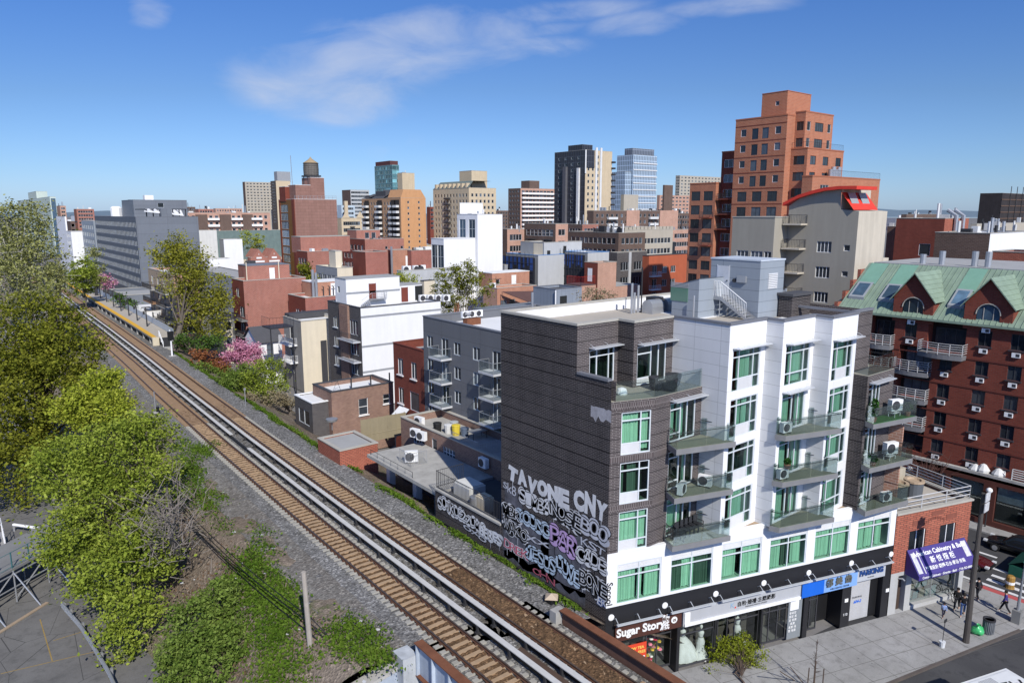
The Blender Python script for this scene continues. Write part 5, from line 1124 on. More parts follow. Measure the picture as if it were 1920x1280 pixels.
m.quad((hx-e,hy-e,zt_-.1),(hx+LXh+e,hy-e,zt_-.1),(hx+LXh+e,yr_,zr_),(hx-e,yr_,zr_));m.quad((hx+LXh+e,hy+LYh+e,zt_-.1),(hx-e,hy+LYh+e,zt_-.1),(hx-e,yr_,zr_),(hx+LXh+e,yr_,zr_));m.quad((hx-e,hy-e,zt_-.25),(hx+LXh+e,hy-e,zt_-.25),(hx+LXh+e,hy-e,zt_-.1),(hx-e,hy-e,zt_-.1));m.poly([(hx-.01,hy+LYh,zt_),(hx-.01,hy,zt_),(hx-.01,yr_,zr_-.1)],1);m.build('roof',[plain('grey_shingle',(.075,.075,.08),.9,.2,3.),W_white],wh)
cb=B('apartment_block','tan brick block with timber and iron balconies half hidden by the tall tree',APT,325,515,277,372,B_pink,z=16.,wallW=plain('worn_tan_render',(.36,.28,.2)),Wf=[dict(n=4,rows=5,dz=3.,top=1.4,w=1.7,h=1.9,m=.8,k=dict(nv=2))],S=[g(3,4,1.1,1.6,1.8)],roof=R_white,ph=.5)
x,y,LX,LY,zt,zr=BI[cb.name]
for i in range(4):slab_balcony(cb,(x,y+LY),-PI/2,LY*.05,LY*.45,zt-4.-3*i,1.8,plain('tan_balcony',(.3,.17,.09))if i==1 else W_conc,M_dkmetal,False,0);slab_balcony(cb,(x,y+LY),-PI/2,LY*.55,LY*.95,zt-4.-3*i,1.6,W_conc,M_dkmetal,False,0)
B('cream_house','cream rendered house between the tall tree and the plain red brick block','house',420,590,405,434,W_cream,z=9.5,S=[g(1,2,1.1,1.6)],LY=9.)
ht=B('hotel','long slate grey hotel with rows of angled windows beside the platform','hotel',254,407,177,371,P_hotel,z=27.,Wf=[dict(n=34,rows=8,dz=2.95,top=1.6,w=1.25,h=1.75,m=.6,k=dict(fr=M_frame,gl=G_dark))],roof=R_grey,ph=.9,cop=C_grey,wallW=plain('slate_grey_dark',(.10,.112,.13),.6))
x,y,LX,LY,zt,zr=BI[ht.name];print('hotel',x,y,LX,LY)
t0=bis(lambda t:PJ(x+t,y,zt)[0],0,80,303.);t1=bis(lambda t:PJ(x+t,y,zt)[0],0,80,323.)
m=MB();m.box(x+t0,x+t1,y-.05,y+2.,zt+.11,U(x+t0,y,391));m.build('lift_tower',P_hotel,ht)
block(ht,'roof_bulkhead',x+6,x+24,y+32,y+52,zr,U(x+6,y+32,375),P_hotel,C_grey,S=[dict(u=[9.],rows=1,top=1.,w=2.,h=1.6)])
m=MB();[m.lathe([(2.,0),(2.,4.),(1.4,4.6)],(x+5+dx,y+58+dx,zr),10)for dx in(0.,5.,10.)];m.box(x+12,x+15,y+42,y+45,zr+4,U(x+12,y+42,366));m.build('roof_tank',M_white,ht)
pg=MB();px0=x+4
for i in range(7):pg.box(px0+i*2.,px0+i*2.+.3,y+4,y+4.3,zr,zr+3.2);pg.box(px0+i*2.,px0+i*2.+.25,y+3.,y+20,zr+3.2,zr+3.5)
pg.build('pergola',M_dkmetal,ht);m=MB();m.quad((x+3,y+2.,zr+2.6),(x+15,y+2.,zr+1.2),(x+16,y+9,zr+3.2),(x+5,y+9,zr+3.6));m.build('white_awning',M_white,ht)
hw=building('hotel_wing','paler far wing of the slate grey hotel','hotel wing',x-.5,y+LY+.5,30.,30.,zt-2.,P_steel,[],[dict(n=6,rows=7,dz=2.95,top=1.6,w=2.6,h=1.75,k=dict(nv=2))])
la=B('annex','low slate grey annex in front of the hotel beside the platform','annex',232,554,214,262,P_hotel,z=9.,LX=16.,LY=18.)
wb2=B('low_building','low white building behind the platform railing','building',262,585,226,284,W_white,z=7.2,LX=9.,roof=R_white)
# the town behind
SN=dict(nv=1);V2=dict(nv=2)
def info(b):return BI[b.name]
def roofbits(b,n,seed,h=1.6):
 """small vents and tanks fixed to a far roof"""
 x,y,LX,LY,zt,zr=info(b);r=random.Random(seed)
 for i in range(n):
  w,d,hh=r.uniform(.6,2.2),r.uniform(.6,2.2),r.uniform(.6,h);px,py=x+r.uniform(.1,.8)*LX,y+r.uniform(.05,.8)*LY
  m=MB()
  if r.random()<.5:m.box(px,px+w,py,py+d,zr,zr+hh)
  else:m.tube([(px,py,zr),(px,py,zr+hh+.8)],.22,7)
  m.build('roof_vent',r.choice([M_steel,W_pale,M_dkmetal,R_white]),b)
b=B('apartment_block','plain red brick block just in front of the big brown tower',APT,576,472,556,638,B_red2,z=17.2,wallW=B_dkred,Wf=[g(3,3,1.5,1.7,2.)],roof=R_white);x,y,LX,LY,zt,zr=info(b)
block(b,'roof_bulkhead',x+1.,x+17.,y+7,y+14,zr,zt+4.,B_red2);roofbits(b,3,1)
b=B('apartment_block','low beige block with shaded windows and a beige stair box',APT,632,503,592,661,W_cream,z=14.6,wallW=W_grey,Wf=[dict(n=4,rows=2,dz=3.2,top=2.,w=2.2,h=2.2,k=V2)],roof=R_white);x,y,LX,LY,zt,zr=info(b)
block(b,'roof_bulkhead',x+2.5,x+LX,y+6,y+10,zr,zt+3.9,W_cream,S=[dict(u=[3.],rows=1,top=1.2,w=2.,h=2.)]);m=MB();hrail(m,(x+3.,y+1,zt+.1),(x+LX,y+1,zt+.1),1.1,3,6);m.build('roof_railing',M_steel,b)
b=B('apartment_block','red brick stair tower block with dark ribbon windows behind the white roof box',APT,685,473,661,725,B_red,z=18.6,wallW=B_dkred,Wf=[dict(u=[8.],rows=2,dz=6.4,top=1.8,w=3.4,h=2.4,k=dict(nv=4,fr=M_white))],roof=R_grey)
b=B('apartment_block','brick block with white stair door and pipes behind the white roof box',APT,736,469,727,770,B_orange,z=18.4,wallW=B_dkred,roof=R_grey);x,y,LX,LY,zt,zr=info(b);door(b,(x,y),0.,LX*.83,zt-4.6,1.3,2.9);m=MB();m.tube([(x-.5,y-.3,0),(x-.5,y-.3,zt+1)],.3,7);m.tube([(x+LX*.2,y-.4,zt-7.5),(x+LX*.8,y-.4,zt-4.6)],.18,5);m.build('pipe',M_steel,b)
b=B('apartment_block','wide red brick block with one white cross window',APT,771,470,764,820,B_red,z=18.2,S=[dict(u=[12.6],rows=1,top=2.4,w=2.2,h=1.9,k=dict(nv=2,nh=2,fr=M_white,fw=.16))],roof=R_grey,LX=None);roofbits(b,8,2)
b=B('apartment_block','long red brick block on the right of the cross window block',APT,833,466,826,905,B_red,z=18.,roof=R_dark);roofbits(b,7,3)
b=B('apartment_block','red brick block with shaded street windows left of the orange apartment towers',APT,684,449,641,757,B_red2,z=19.6,wallW=B_dkred,Wf=[dict(n=6,rows=3,dz=3.,top=2.,w=1.7,h=1.7,k=dict(fr=M_white))],S=[dict(u=[8.,14.,19.,27.],rows=1,top=2.5,w=1.,h=1.)],roof=R_white);x,y,LX,LY,zt,zr=info(b)
block(b,'roof_bulkhead',x-1.+2,x+10,y+8,y+15,zr,zt+2.8,B_red2,S=[dict(u=[4.,6.5],rows=1,top=.8,w=1.6,h=2.)]);roofbits(b,5,4)
b=B('concrete_shed','long blank pale concrete wall of a low building behind the middle tree','building',752,508,744,850,W_lgrey,z=16.2,roof=R_white)
x,y,LX,LY,zt,zr=info(b)
for i,fx in enumerate((.14,.33,.42)):acunit((x+LX*fx,y+1.,zr),'white cooling unit on the blank concrete building, %s'%('leftmost','centre','rightmost')[i],0,2.2,'cooling units on the concrete building')
B('beige_shed','small beige rendered shed beside the middle tree','shed',795,527,788,815,W_cream,z=14.8,roof=R_dark,cop=C_dark)
b=B('stair_block','tall blank white box with tiny windows near the green glass building','building',419,449,411,454,W_white,z=19.,wallW=W_lgrey,S=[dict(u=[6.6],rows=2,dz=5.,top=1.4,w=.9,h=1.,k=dict(fr=M_white))])
b=B('low_building','low white building left of the tall blank white box','building',391,486,384,431,W_white,z=13.,roof=R_white);m=MB();x,y,LX,LY,zt,zr=info(b);m.box(x+12,x+15,y-2,y-.1,0,zt-1);m.build('dark_bay',M_dframe,b)
B('pale_block','pale blank block beside the right edge of the slate hotel','building',370,432,366,406,W_pale,z=21.)
b=B('flat_hall','wide grey flat roofed hall behind the plain red brick block','hall',478,528,420,540,W_grey,z=10.5,roof=R_grey,LY=60.,ph=.2)
b=B('terrace_houses','pair of brick houses with white striped gables near the green glass building','houses',470,483,464,527,B_red2,z=12.4,roof=R_dark);x,y,LX,LY,zt,zr=info(b)
for fx in(.06,.56):
 m=MB();x0,x1=x+LX*fx,x+LX*(fx+.4);xm=(x0+x1)/2;m.poly([(x0,y-.3,zt-6),(x1,y-.3,zt-6),(x1,y-.3,zt),(xm,y-.3,zt+3.),(x0,y-.3,zt)]);m.poly([(x0,y-.3,zt),(xm,y-.3,zt+3.),(xm,y+8,zt+3.),(x0,y+8,zt)]);m.poly([(xm,y-.3,zt+3.),(x1,y-.3,zt),(x1,y+8,zt),(xm,y+8,zt+3.)]);m.build('gable',B_red2,b)
 m=MB();[m.box(x0+.3+k,x1-.3-k,y-.4,y-.302,zt-1.8+k*1.3,zt-1.2+k*1.3)for k in(0,1,2)];m.build('white_stripe',M_white,b)
b=B('glass_building','low green glass building behind the white boxes','building',405,433,398,526,plain('green_curtain_wall',(.15,.20,.185),.25,.25),z=20.,roof=R_white,S=[dict(u=[66.],rows=1,top=5.,w=22.,h=4.5,k=dict(nv=6,gl=G_blue))])
b=B('apartment_block','long low brick apartment block with white balconies behind the green glass building',APT,330,399,322,506,B_pink,D=330.,S=[dict(n=16,rows=4,dz=3.,top=1.3,w=1.5,h=1.6,k=dict(fr=M_white))],roof=R_grey);x,y,LX,LY,zt,zr=info(b)
for fx in(.37,.62,.84):
 for k in range(4):m=MB();m.box(x+LX*(fx-.06),x+LX*(fx+.06),y-1.4,y-.01,zt-3.4-3*k,zt-2.4-3*k);m.build('balcony',M_white,b)
for fx in(.25,.5,.74):m=MB();m.box(x+LX*fx-2.5,x+LX*fx+2.5,y-.8,y-.02,zt-11,zt-.8,skip='');m.build('fire_escape',B_dkbrown,b)
roofbits(b,8,5,4)
b=B('office_tower','tall brown brick tower with blank front carrying a wooden water tank','tower',552,373.5,523,631,B_mauve,D=270.,wallW=plain('ochre_panels',(.20,.09,.02),.6),Wf=[dict(u=[5.],rows=9,dz=3.15,top=2.,w=7.,h=2.7,k=dict(nv=5,gl=G_blue)),dict(u=[14.5],rows=9,dz=3.15,top=2.4,w=1.5,h=2.2,k=dict(fr=M_white))],roof=R_white,cop=M_white);x,y,LX,LY,zt,zr=info(b);print('tower',x,y,LX,LY,zt)
m=MB();m.box(x-.3,x-.01,y,y+LY*.16,0,zt);m.box(x-.2,x-.01,y+LY*.92,y+LY,0,zt);m.build('corner_pier',B_dkred,b)
def tx_at(px,yy,z):return bis(lambda t:PJ(t,yy,z)[0],x-60,x+120,px)
zb1,zb2=U(x+3,y+2,347),U(x+8,y+2,333)
block(b,'roof_bulkhead',tx_at(553.5,y+2,zb1),tx_at(582,y+2,zb1),y+2,y+9,zr,zb1,B_mauve,M_white);block(b,'roof_bulkhead',tx_at(582.2,y+2,zb1),tx_at(608,y+2,zb1),y+2,y+10,zr,zb2,B_mauve,M_white)
block(b,'roof_bulkhead',tx_at(534,y+8,zb1),tx_at(545,y+8,zb1),y+8,y+14,zr,zb1-.5,B_dkred,M_white);m=MB();[m.tube([(tx_at(q,y+7,zb1),y+7,zr),(tx_at(q,y+7,zb1),y+7,zb1)],.4,6)for q in(546,549,552)];m.build('flue',M_white,b)
m=MB();m.tube([(tx_at(548,y+7,40),y+7,zb1),(tx_at(547,y+7,40),y+7,U(x,y+7,291))],.12,4);hrail(m,(x+.2,y+.2,zt+.1),(x+LX,y+.2,zt+.1),1.2,2,12,.04);m.build('mast',M_steel,b)
wx0,wx1=tx_at(566.5,y+6,zb2+4),tx_at(599,y+6,zb2+4);wx=(wx0+wx1)/2;wr=(wx1-wx0)/2*.8;za,zb_,zc_=U(wx,y+6,329),U(wx,y+6,306),U(wx,y+6,297)
t=thing('water_tank','wooden rooftop water tank with conical lid on the brown tower','water tank',(wx,y+6,zr));c=(wx,y+6,0.)
m=MB();m.lathe([(wr,za),(wr*1.03,(za+zb_)/2),(wr*.98,zb_)],c,26);[m.lathe([(wr*1.045,z),(wr*1.045,z+.12)],c,26)for z in np.linspace(za+.3,zb_-.3,6)];m.build('tank',plain('grey_staves',(.13,.12,.105),.9,.35,2.,.5),t)
m=MB();m.lathe([(wr*1.05,zb_+.003),(wr*.5,zb_+(zc_-zb_)*.55),(.4,zc_),(.2,zc_+.5)],c,26);m.build('roof',plain('tank_roof',(.33,.25,.15)),t);m=MB();[m.tube([(wx+dx,y+6+dy,zr),(wx+dx,y+6+dy,za-.3)],.2,6)for dx in(-2.2,2.2)for dy in(-2.,2.)];m.box(wx-wr,wx+wr,y+6-wr,y+6+wr,za-.6,za-.02);m.build('frame',M_dkmetal,t)
b=B('apartment_tower','orange brick apartment tower with chamfered gable and stacked balconies','tower',751,371,678,798,plain('orange_stone',(.50,.27,.13),.9,.1),D=388.,wallW=plain('orange_brown_stone',(.40,.24,.135),.9),S=[dict(u=[4.6,11.2],rows=10,dz=3.,top=1.6,w=1.1,h=1.3)],Wf=[dict(n=14,rows=10,dz=3.,top=2.,w=1.3,h=1.6)],roof=R_dark);x,y,LX,LY,zt,zr=info(b)
m=MB();zg=U(x,y,355);m.poly([(x,y-.02,zt),(x+LX,y-.02,zt),(x+LX*.8,y-.02,zg),(x+LX*.12,y-.02,zg)]);m.poly([(x+LX,y+14,zt),(x,y+14,zt),(x+LX*.12,y+14,zg),(x+LX*.8,y+14,zg)]);m.quad((x+LX*.12,y,zg),(x+LX*.8,y,zg),(x+LX*.8,y+14,zg),(x+LX*.12,y+14,zg));m.quad((x,y+14,zt),(x,y,zt),(x+LX*.12,y,zg),(x+LX*.12,y+14,zg));m.quad((x+LX*.8,y,zg),(x+LX,y,zt),(x+LX,y+14,zt),(x+LX*.8,y+14,zg));m.build('gable',[MATS['orange_stone']],b)
for c0 in(.03,.12,.46,.8):
 m=MB();m.box(x-.35,x-.02,y+LY*c0,y+LY*(c0+.11),8,zt-1);m.build('dark_recess',plain('recess_dark',(.035,.03,.027)),b)  # raised near-black strip, coloured as the shade behind the balconies
 for k in range(9):m=MB();m.box(x-2.2,x-.36,y+LY*c0,y+LY*(c0+.11),zt-5-3*k,zt-3.8-3*k);m.build('balcony',W_pale,b)
for c0,c1,zz in((.0,.3,2.),(.42,.72,3.),(.83,1.,1.)):m=MB();m.poly([(x,y+LY*c0,zt+.2),(x,y+LY*c1,zt+.2),(x+8,y+LY*c1,zt+zz+2),(x+8,y+LY*c0,zt+zz+2)]);m.box(x+2,x+7,y+LY*c0+1,y+LY*c1-1,zr,zt+zz+1);m.build('mansard_roof',R_dark,b)
b=B('lift_tower','tan chimney like stair tower behind the orange apartment tower','tower',754,324,745,777,W_tan,D=430.);roofbits(b,2,11)
b=B('glass_tower','teal glass tower with dark roof crown behind the orange apartments','tower',735,309,702,748,plain('teal_curtain_wall',(.10,.21,.22),.2,.12),D=620.,Wf=[dict(n=11,rows=12,dz=3.6,top=1.,w=3.2,h=2.8,k=dict(gl=G_teal))],S=[dict(n=2,rows=12,dz=3.6,top=1.,w=4.,h=2.8,k=dict(gl=G_teal))]);x,y,LX,LY,zt,zr=info(b);block(b,'roof_crown',x+.5,x+8,y+4,y+30,zr,zt+3.5,plain('crown_red',(.10,.04,.04)))
b=B('apartment_tower','grey banded apartment tower left of the teal glass tower','tower',657,356,641,692,W_lgrey,D=640.,wallW=B_dkbrown,S=[dict(n=6,rows=9,dz=3.3,top=1.4,w=3.4,h=1.7,k=V2)])
b=B('gothic_apartments','tan stone apartments with small gables and fire escapes right of the brown tower',APT,640,409,631,678,W_tan,D=330.,S=[dict(n=8,rows=5,dz=3.,top=1.6,w=1.1,h=1.7)],roof=R_dark);x,y,LX,LY,zt,zr=info(b)
for fx in(.02,.72):m=MB();x0=x+LX*fx;m.poly([(x0,y-.2,zt),(x0+4,y-.2,zt),(x0+2,y-.2,zt+3.)]);m.build('gable',W_tan,b)
for k in range(4):m=MB();m.box(x+LX*.4,x+LX*.62,y-1.2,y-.02,zt-4-3*k,zt-3.8-3*k);m.tube([(x+LX*.42,y-.8,zt-7-3*k),(x+LX*.6,y-.8,zt-3.8-3*k)],.15,4);m.build('fire_escape',M_dkmetal,b)
B('apartment_block','pale blue rendered block behind the gabled tan apartments',APT,640,385,632,665,plain('pale_blue_render',(.42,.50,.55)),D=480.,S=[g(6,3,1.4,1.6)]);B('stair_box','small yellow stair box beside the pale blue block','stair box',646,377,644,652,W_tan,D=470.)
b=B('apartment_tower','beige patterned concrete tower far left of the brown tower','tower',459,341,454.5,512,W_beige,D=830.,wallW=B_dkbrown,S=[dict(n=8,rows=11,dz=3.3,top=1.2,w=2.3,h=1.3,k=dict(fr=M_white))]);b=B('apartment_tower','tan slab tower with dark balcony side behind the beige patterned tower','tower',517,339,507,544,W_tan,D=800.,wallW=plain('balcony_side',(.10,.085,.07)),Wf=[dict(n=3,rows=14,dz=3.2,top=2.,w=7.,h=1.1)]);x,y,LX,LY,zt,zr=info(b);block(b,'roof_bulkhead',x+3,x+18,y+3,y+12,zr,zt+10,W_grey)
b=B('apartment_hotel','large tan stone apartment house with green mansard and square roof house','tower',879,352,812,930,W_tan,D=370.,S=[dict(n=6,rows=9,dz=3.1,top=2.8,w=1.3,h=1.6)],Wf=[dict(n=11,rows=9,dz=3.1,top=2.8,w=1.3,h=1.7)],roof=R_dark);x,y,LX,LY,zt,zr=info(b);k=LY*.08
m=MB();m.quad((x-.1,y+LY,zt-.1),(x-.1,y,zt-.1),(x+3.5,y+1,zt+3.6),(x+3.5,y+LY-2,zt+3.6));m.quad((x+3.5,y+1,zt+3.6),(x+LX-2,y+1,zt+3.6),(x+LX-2,y+LY-2,zt+3.6),(x+3.5,y+LY-2,zt+3.6));m.build('mansard_roof',plain('grey_green_slate',(.14,.17,.155)),b)
for i in range(8):m=MB();u=y+LY*(.06+.12*i);m.box(x+.0,x+2.4,u,u+1.6,zt,zt+2.4);m.build('dormer',W_tan,b)
block(b,'roof_house',x+7,x+17,y+LY*.22,y+LY*.55,zr,U(x+7,y+LY*.22,320),W_tan)
for kk in range(9):m=MB();m.box(x-1.3,x-.05,y+LY*.5,y+LY*.64,zt-5.5-3.1*kk,zt-4.7-3.1*kk);m.build('balcony',M_dkmetal,b)
b=B('modern_block','white modern block with tall dark window slots and stepped cubes','building',895,402,857,942,W_white,z=28.,Wf=[dict(n=2,rows=1,top=1.2,w=2.6,h=9.,m=.3,k=dict(nv=2,nh=4,gl=G_blue))],roof=R_white);x,y,LX,LY,zt,zr=info(b)
zk=U(x+1,y+8,381);block(b,'upper_cube',x+.5,bis(lambda t:PJ(t,y+8,zk)[0],x,x+60,905.),y+8,y+LY-.5,zr,zk,W_white,R_white,Wf=[dict(u=[5.],rows=1,top=1.,w=4.,h=3.2,k=V2)])
zk=U(x,y,447);ylow=y-.5;x_l=x-9;block(b,'lower_cube',x_l,x-.01,y+1.,y+LY*.75,0,zk,W_white,R_white,Wf=[dict(n=2,rows=1,top=1.4,w=2.8,h=5.5,m=.3,k=dict(nv=2,nh=2,gl=G_blue))]);roofbits(b,4,6)
b=B('apartment_tower','brown apartment tower striped by rows of white balconies','tower',976,353,953,1040,B_pink,D=550.,wallW=B_dkbrown,S=[dict(n=9,rows=10,dz=3.3,top=1.5,w=3.1,h=1.5,k=V2)],Wf=[dict(n=4,rows=10,dz=3.3,top=1.5,w=1.6,h=1.5)]);x,y,LX,LY,zt,zr=info(b)
for k in range(10):m=MB();m.box(x+1,x+LX-.5,y-1.6,y-.02,zt-4.4-3.3*k,zt-3.2-3.3*k);m.build('balcony',M_white,b)
block(b,'roof_bulkhead',x+12,x+22,y+4,y+14,zr,zt+6,B_dkbrown)
WT=plain('white_tower_trim',(.62,.62,.60));DK=panelled('dark_curtain_wall',(.035,.037,.045),1.8,3.2,.12,2.2,.3)
b=B('apartment_tower','tall dark glass and white apartment tower in the centre of the skyline','tower',1098,281,1040,1148,W_tan,D=385.,wallW=DK,S=[dict(u=[2.4,5.6],rows=13,dz=3.2,top=2.5,w=1.3,h=1.6),dict(u=[9.3],rows=13,dz=3.2,top=2.5,w=1.2,h=1.6)],Wf=[dict(u=[LYf for LYf in(4.,9.,14.,19.)],rows=12,dz=3.2,top=3.,w=1.6,h=1.4)]);x,y,LX,LY,zt,zr=info(b)
m=MB();[m.box(x+a,x+a+1.3,y-.5,y-.02,8,zt+1.5)for a in(7.2,10.6)];m.box(x-.3,x+.5,y-.3,y-.02,zt-12,zt);m.build('white_fin',WT,b)
m=MB();m.box(x+.6,x+6.5,y-.25,y-.02,zt-9,zt);m.build('glass_head',DK,b)
for kk in range(13):m=MB();m.box(x+LX-.5,x+LX+1.6,y-1.3,y+3.,zt-6-3.2*kk,zt-5.1-3.2*kk);m.build('balcony',M_dkmetal,b)
block(b,'setback_crown',x+1.5,x+9.,y+4,y+LY*.62,zr,U(x+1.5,y+4,271),DK,M_steel);m=MB();m.box(x-1.5,x-.02,y+LY*.56,y+LY*.66,8,zt-8);m.build('side_bay',plain('side_bay',(.10,.10,.11)),b);m=MB();m.box(x-1.,x-.02,y+LY*.16,y+LY*.23,8,zt-9);m.build('white_fin',WT,b)
GW=panelled('striped_glass_wall',(.20,.25,.30),1.7,3.4,.16,2.6,.25)
b=B('glass_tower','slender grey glass tower with white vertical lines right of the dark tower','tower',1188,290,1157,1232,GW,D=520.,roof=R_grey,ph=.3);x,y,LX,LY,zt,zr=info(b)
block(b,'roof_crown',x+1,x+LX-1,y+2,y+LY*.6,zr,U(x+1,y+2,278),panelled('crown_screen',(.10,.115,.14),1.7,9.,.2,2.5,.3));block(b,'lower_wing',x-6,x-.02,y+2,y+LY+4,0,U(x-6,y+2,322),GW)
for k in range(14):m=MB();m.box(x-.02+.1,x+LX+.4,y-.35,y-.02,zt-6-4.6*k,zt-5.3-4.6*k);m.build('floor_band',WT,b)
B('apartment_tower','pale gridded apartment slab far right of the glass tower','tower',1275,329,1267,1352,W_beige,D=760.,S=[dict(n=12,rows=9,dz=3.3,top=1.3,w=2.6,h=1.5,k=V2)],Wf=[g(3,9,2.,1.5)]);B('apartment_block','pink banded apartment slab in front of the pale gridded slab',APT,1237,366,1232,1294,B_pink,D=640.,S=[dict(n=8,rows=8,dz=3.2,top=1.3,w=3.,h=1.4,k=dict(fr=M_white,nv=2))]);B('plant_house','small dark plant house on the skyline between two pale slabs','plant house',1246,347,1243,1262,B_dkbrown,D=600.)
B('roof_tower','brown brick roof tower in front of the slender glass tower','tower',1170,365,1164,1197,W_beige,D=420.)
b=B('apartment_row','long brown brick apartment row with white balconies and pink end bays',APT,1113,395,1101,1272,B_dkbrown,D=330.,S=[dict(n=18,rows=3,dz=3.,top=1.5,w=1.4,h=1.5)],roof=R_dark);x,y,LX,LY,zt,zr=info(b)
for f0,f1 in((.36,.51),(.76,.99)):m=MB();m.box(x+LX*f0,x+LX*f1,y-.4,y-.02,0,zt+.15);o=m.build('pink_bay',B_pink,b)
for f0 in(.14,.62):
 for kk in range(3):m=MB();m.box(x+LX*f0,x+LX*(f0+.1),y-1.6,y-.42,zt-4-3*kk,zt-2.9-3*kk);m.build('balcony',W_pale,b)
roofbits(b,12,7,3)
b=B('apartment_block','brown brick block with black fire escapes right of the white modern block',APT,1042,420,983,1065,B_pink,z=25.5,wallW=B_dkbrown,S=[g(2,4,1.2,1.6)],Wf=[dict(n=7,rows=4,dz=3.,top=1.5,w=1.5,h=1.7,k=dict(nh=2))],roof=R_dark);x,y,LX,LY,zt,zr=info(b)
for f0 in(.1,.62):
 for kk in range(3):m=MB();m.box(x-1.3,x-.02,y+LY*f0,y+LY*(f0+.22),zt-4.2-3*kk,zt-4.-3*kk);m.tube([(x-.8,y+LY*f0,zt-7.2-3*kk),(x-.8,y+LY*(f0+.2),zt-4-3*kk)],.14,4);m.build('fire_escape',M_dkmetal,b)
roofbits(b,5,8);b=B('apartment_block','plain brown brick block directly beside the white modern block',APT,951,430,942,983,B_pink,z=24.,wallW=B_dkbrown,S=[g(4,4,1.2,1.6)],roof=R_dark);roofbits(b,3,9)
b=B('apartment_block','red brick block with mixed roof plant left of the long brown row',APT,1092,421,1064,1122,B_red2,D=255.,wallW=B_dkbrown,S=[g(4,3,1.4,1.6)],Wf=[g(4,3,1.4,1.6)],roof=R_dark);roofbits(b,8,10,4)
b=B('apartment_block','dark brown brick block with washing and dishes on its roof',APT,1160,437,1066,1210,B_dkbrown,z=23.,S=[g(5,4,1.3,1.6)],Wf=[g(10,4,1.4,1.6)],roof=R_dark);roofbits(b,16,12,2.6)
b=B('apartment_block','tan brick block with castellated parapet below the long brown row',APT,1163,432,1158,1262,W_beige,z=23.6,S=[dict(n=14,rows=3,dz=3.,top=2.4,w=1.3,h=1.5)],roof=R_grey);x,y,LX,LY,zt,zr=info(b)
m=MB();[m.box(x+LX*i/14+.3,x+LX*i/14+1.6,y,y+.3,zt+.1,zt+.9)for i in range(14)];m.build('merlon',W_beige,b);roofbits(b,8,13,2.)
b=B('grey_roof_house','wide pale grey roof storey with a cream strip above the netted scaffolds','building',1020,455,976,1091,W_lgrey,z=21.,wallW=W_grey,roof=R_grey,ph=.2);x,y,LX,LY,zt,zr=info(b);m=MB();m.box(x-.05,x-.01,y+.5,y+4.,zt-6,zt-.2);m.build('cream_strip',W_cream,b);m=MB();m.box(x+LX*.08,x+LX*.16,y-.04,y-.01,zt-5,zt-2);m.box(x+LX*.5,x+LX*.58,y-.04,y-.01,zt-3,zt-1);m.build('opening',M_room,b)
NET=plain('scaffold_net',(.02,.022,.03),.8,.4,.8,.6);NETB=plain('blue_net',(.03,.07,.22),.8,.5,1.2,.6)
for(px,py,xl,xr,z,lab,seed)in((1009,479,949,1058,18.,'grey rendered block wrapped in black scaffold netting, left one',1),(1102,474,1059,1142,18.6,'grey rendered block wrapped in black scaffold netting, right one',2)):
 b=B('scaffolded_block',lab,'building site',px,py,xl,xr,W_lgrey,z=z,wallW=W_grey,roof=R_white,cop=plain('blue_tarpaulin',(.06,.22,.5)),group='scaffolded blocks');x,y,LX,LY,zt,zr=info(b)
 m=MB();m.box(x-1.5,x-1.45,y-.5,y+LY,0,zt-.5);n=m.build('netting',NET,b);m=MB()
 for i in range(8):m.box(x-1.53,x-1.51,y+LY*i/8+.2,y+LY*(i+rnd.uniform(.4,.9))/8,zt-rnd.uniform(2.5,4),zt-.6)
 m.build('blue_netting',NETB,b);m=MB()
 for i in range(9):m.tube([(x-1.6,y+LY*i/8,0),(x-1.6,y+LY*i/8,zt+.8)],.06,4)
 for zz in range(1,8):m.tube([(x-1.6,y,zt-2*zz),(x-1.6,y+LY,zt-2*zz)],.05,4)
 m.build('scaffold',M_dkmetal,b)
b=B('apartment_block','narrow orange brown brick block in front of the white modern block',APT,936,468,914,945,B_orange,z=17.5,wallW=B_pink,Wf=[dict(u=[3.4,9.],rows=4,dz=3.1,top=2.,w=1.4,h=1.7,ac=0.)],roof=R_dark);b=B('garage_block','bright red brick block below the white modern block','building',890,473,876,917,B_near,z=17.2,wallW=plain('red_wall',(.28,.05,.03)),roof=R_white)
b=B('apartment_block','grey rendered narrow block beside the left netted scaffold',APT,946,497,934,952,W_grey,z=15.2,S=[g(1,3,1.,1.5)])
b=B('brick_house','red brick house with flat stair box and white door behind the grey metal roof box','house',932,541,906,1006,B_orange,z=12.4,wallW=B_pink,S=[dict(u=[1.8,4.2],rows=1,top=2.6,w=1.6,h=2.2)],roof=R_white);x,y,LX,LY,zt,zr=info(b)
sb_=block(b,'roof_bulkhead',x+3.2,x+14,y+6,y+11,zr,U(x+3.,y+6,513),B_orange,R_white,S=[dict(u=[1.6],rows=1,top=1.4,w=1.,h=1.1)]);door(sb_,(x+3.2,y+6),0.,6.2,zr+.1,1.2,2.6);m=MB();m.tube([(x+2,y+3,zr),(x+2,y+3,zr+3.)],.06,4);m.tube([(x+.5,y+3,zr+2.4),(x+3.5,y+3,zr+2.4)],.05,4);m.build('aerial',M_dkmetal,b)
acunit((x+2.6,y+5.,zr),'lone white cooling unit on the red brick house roof',0,1.8)
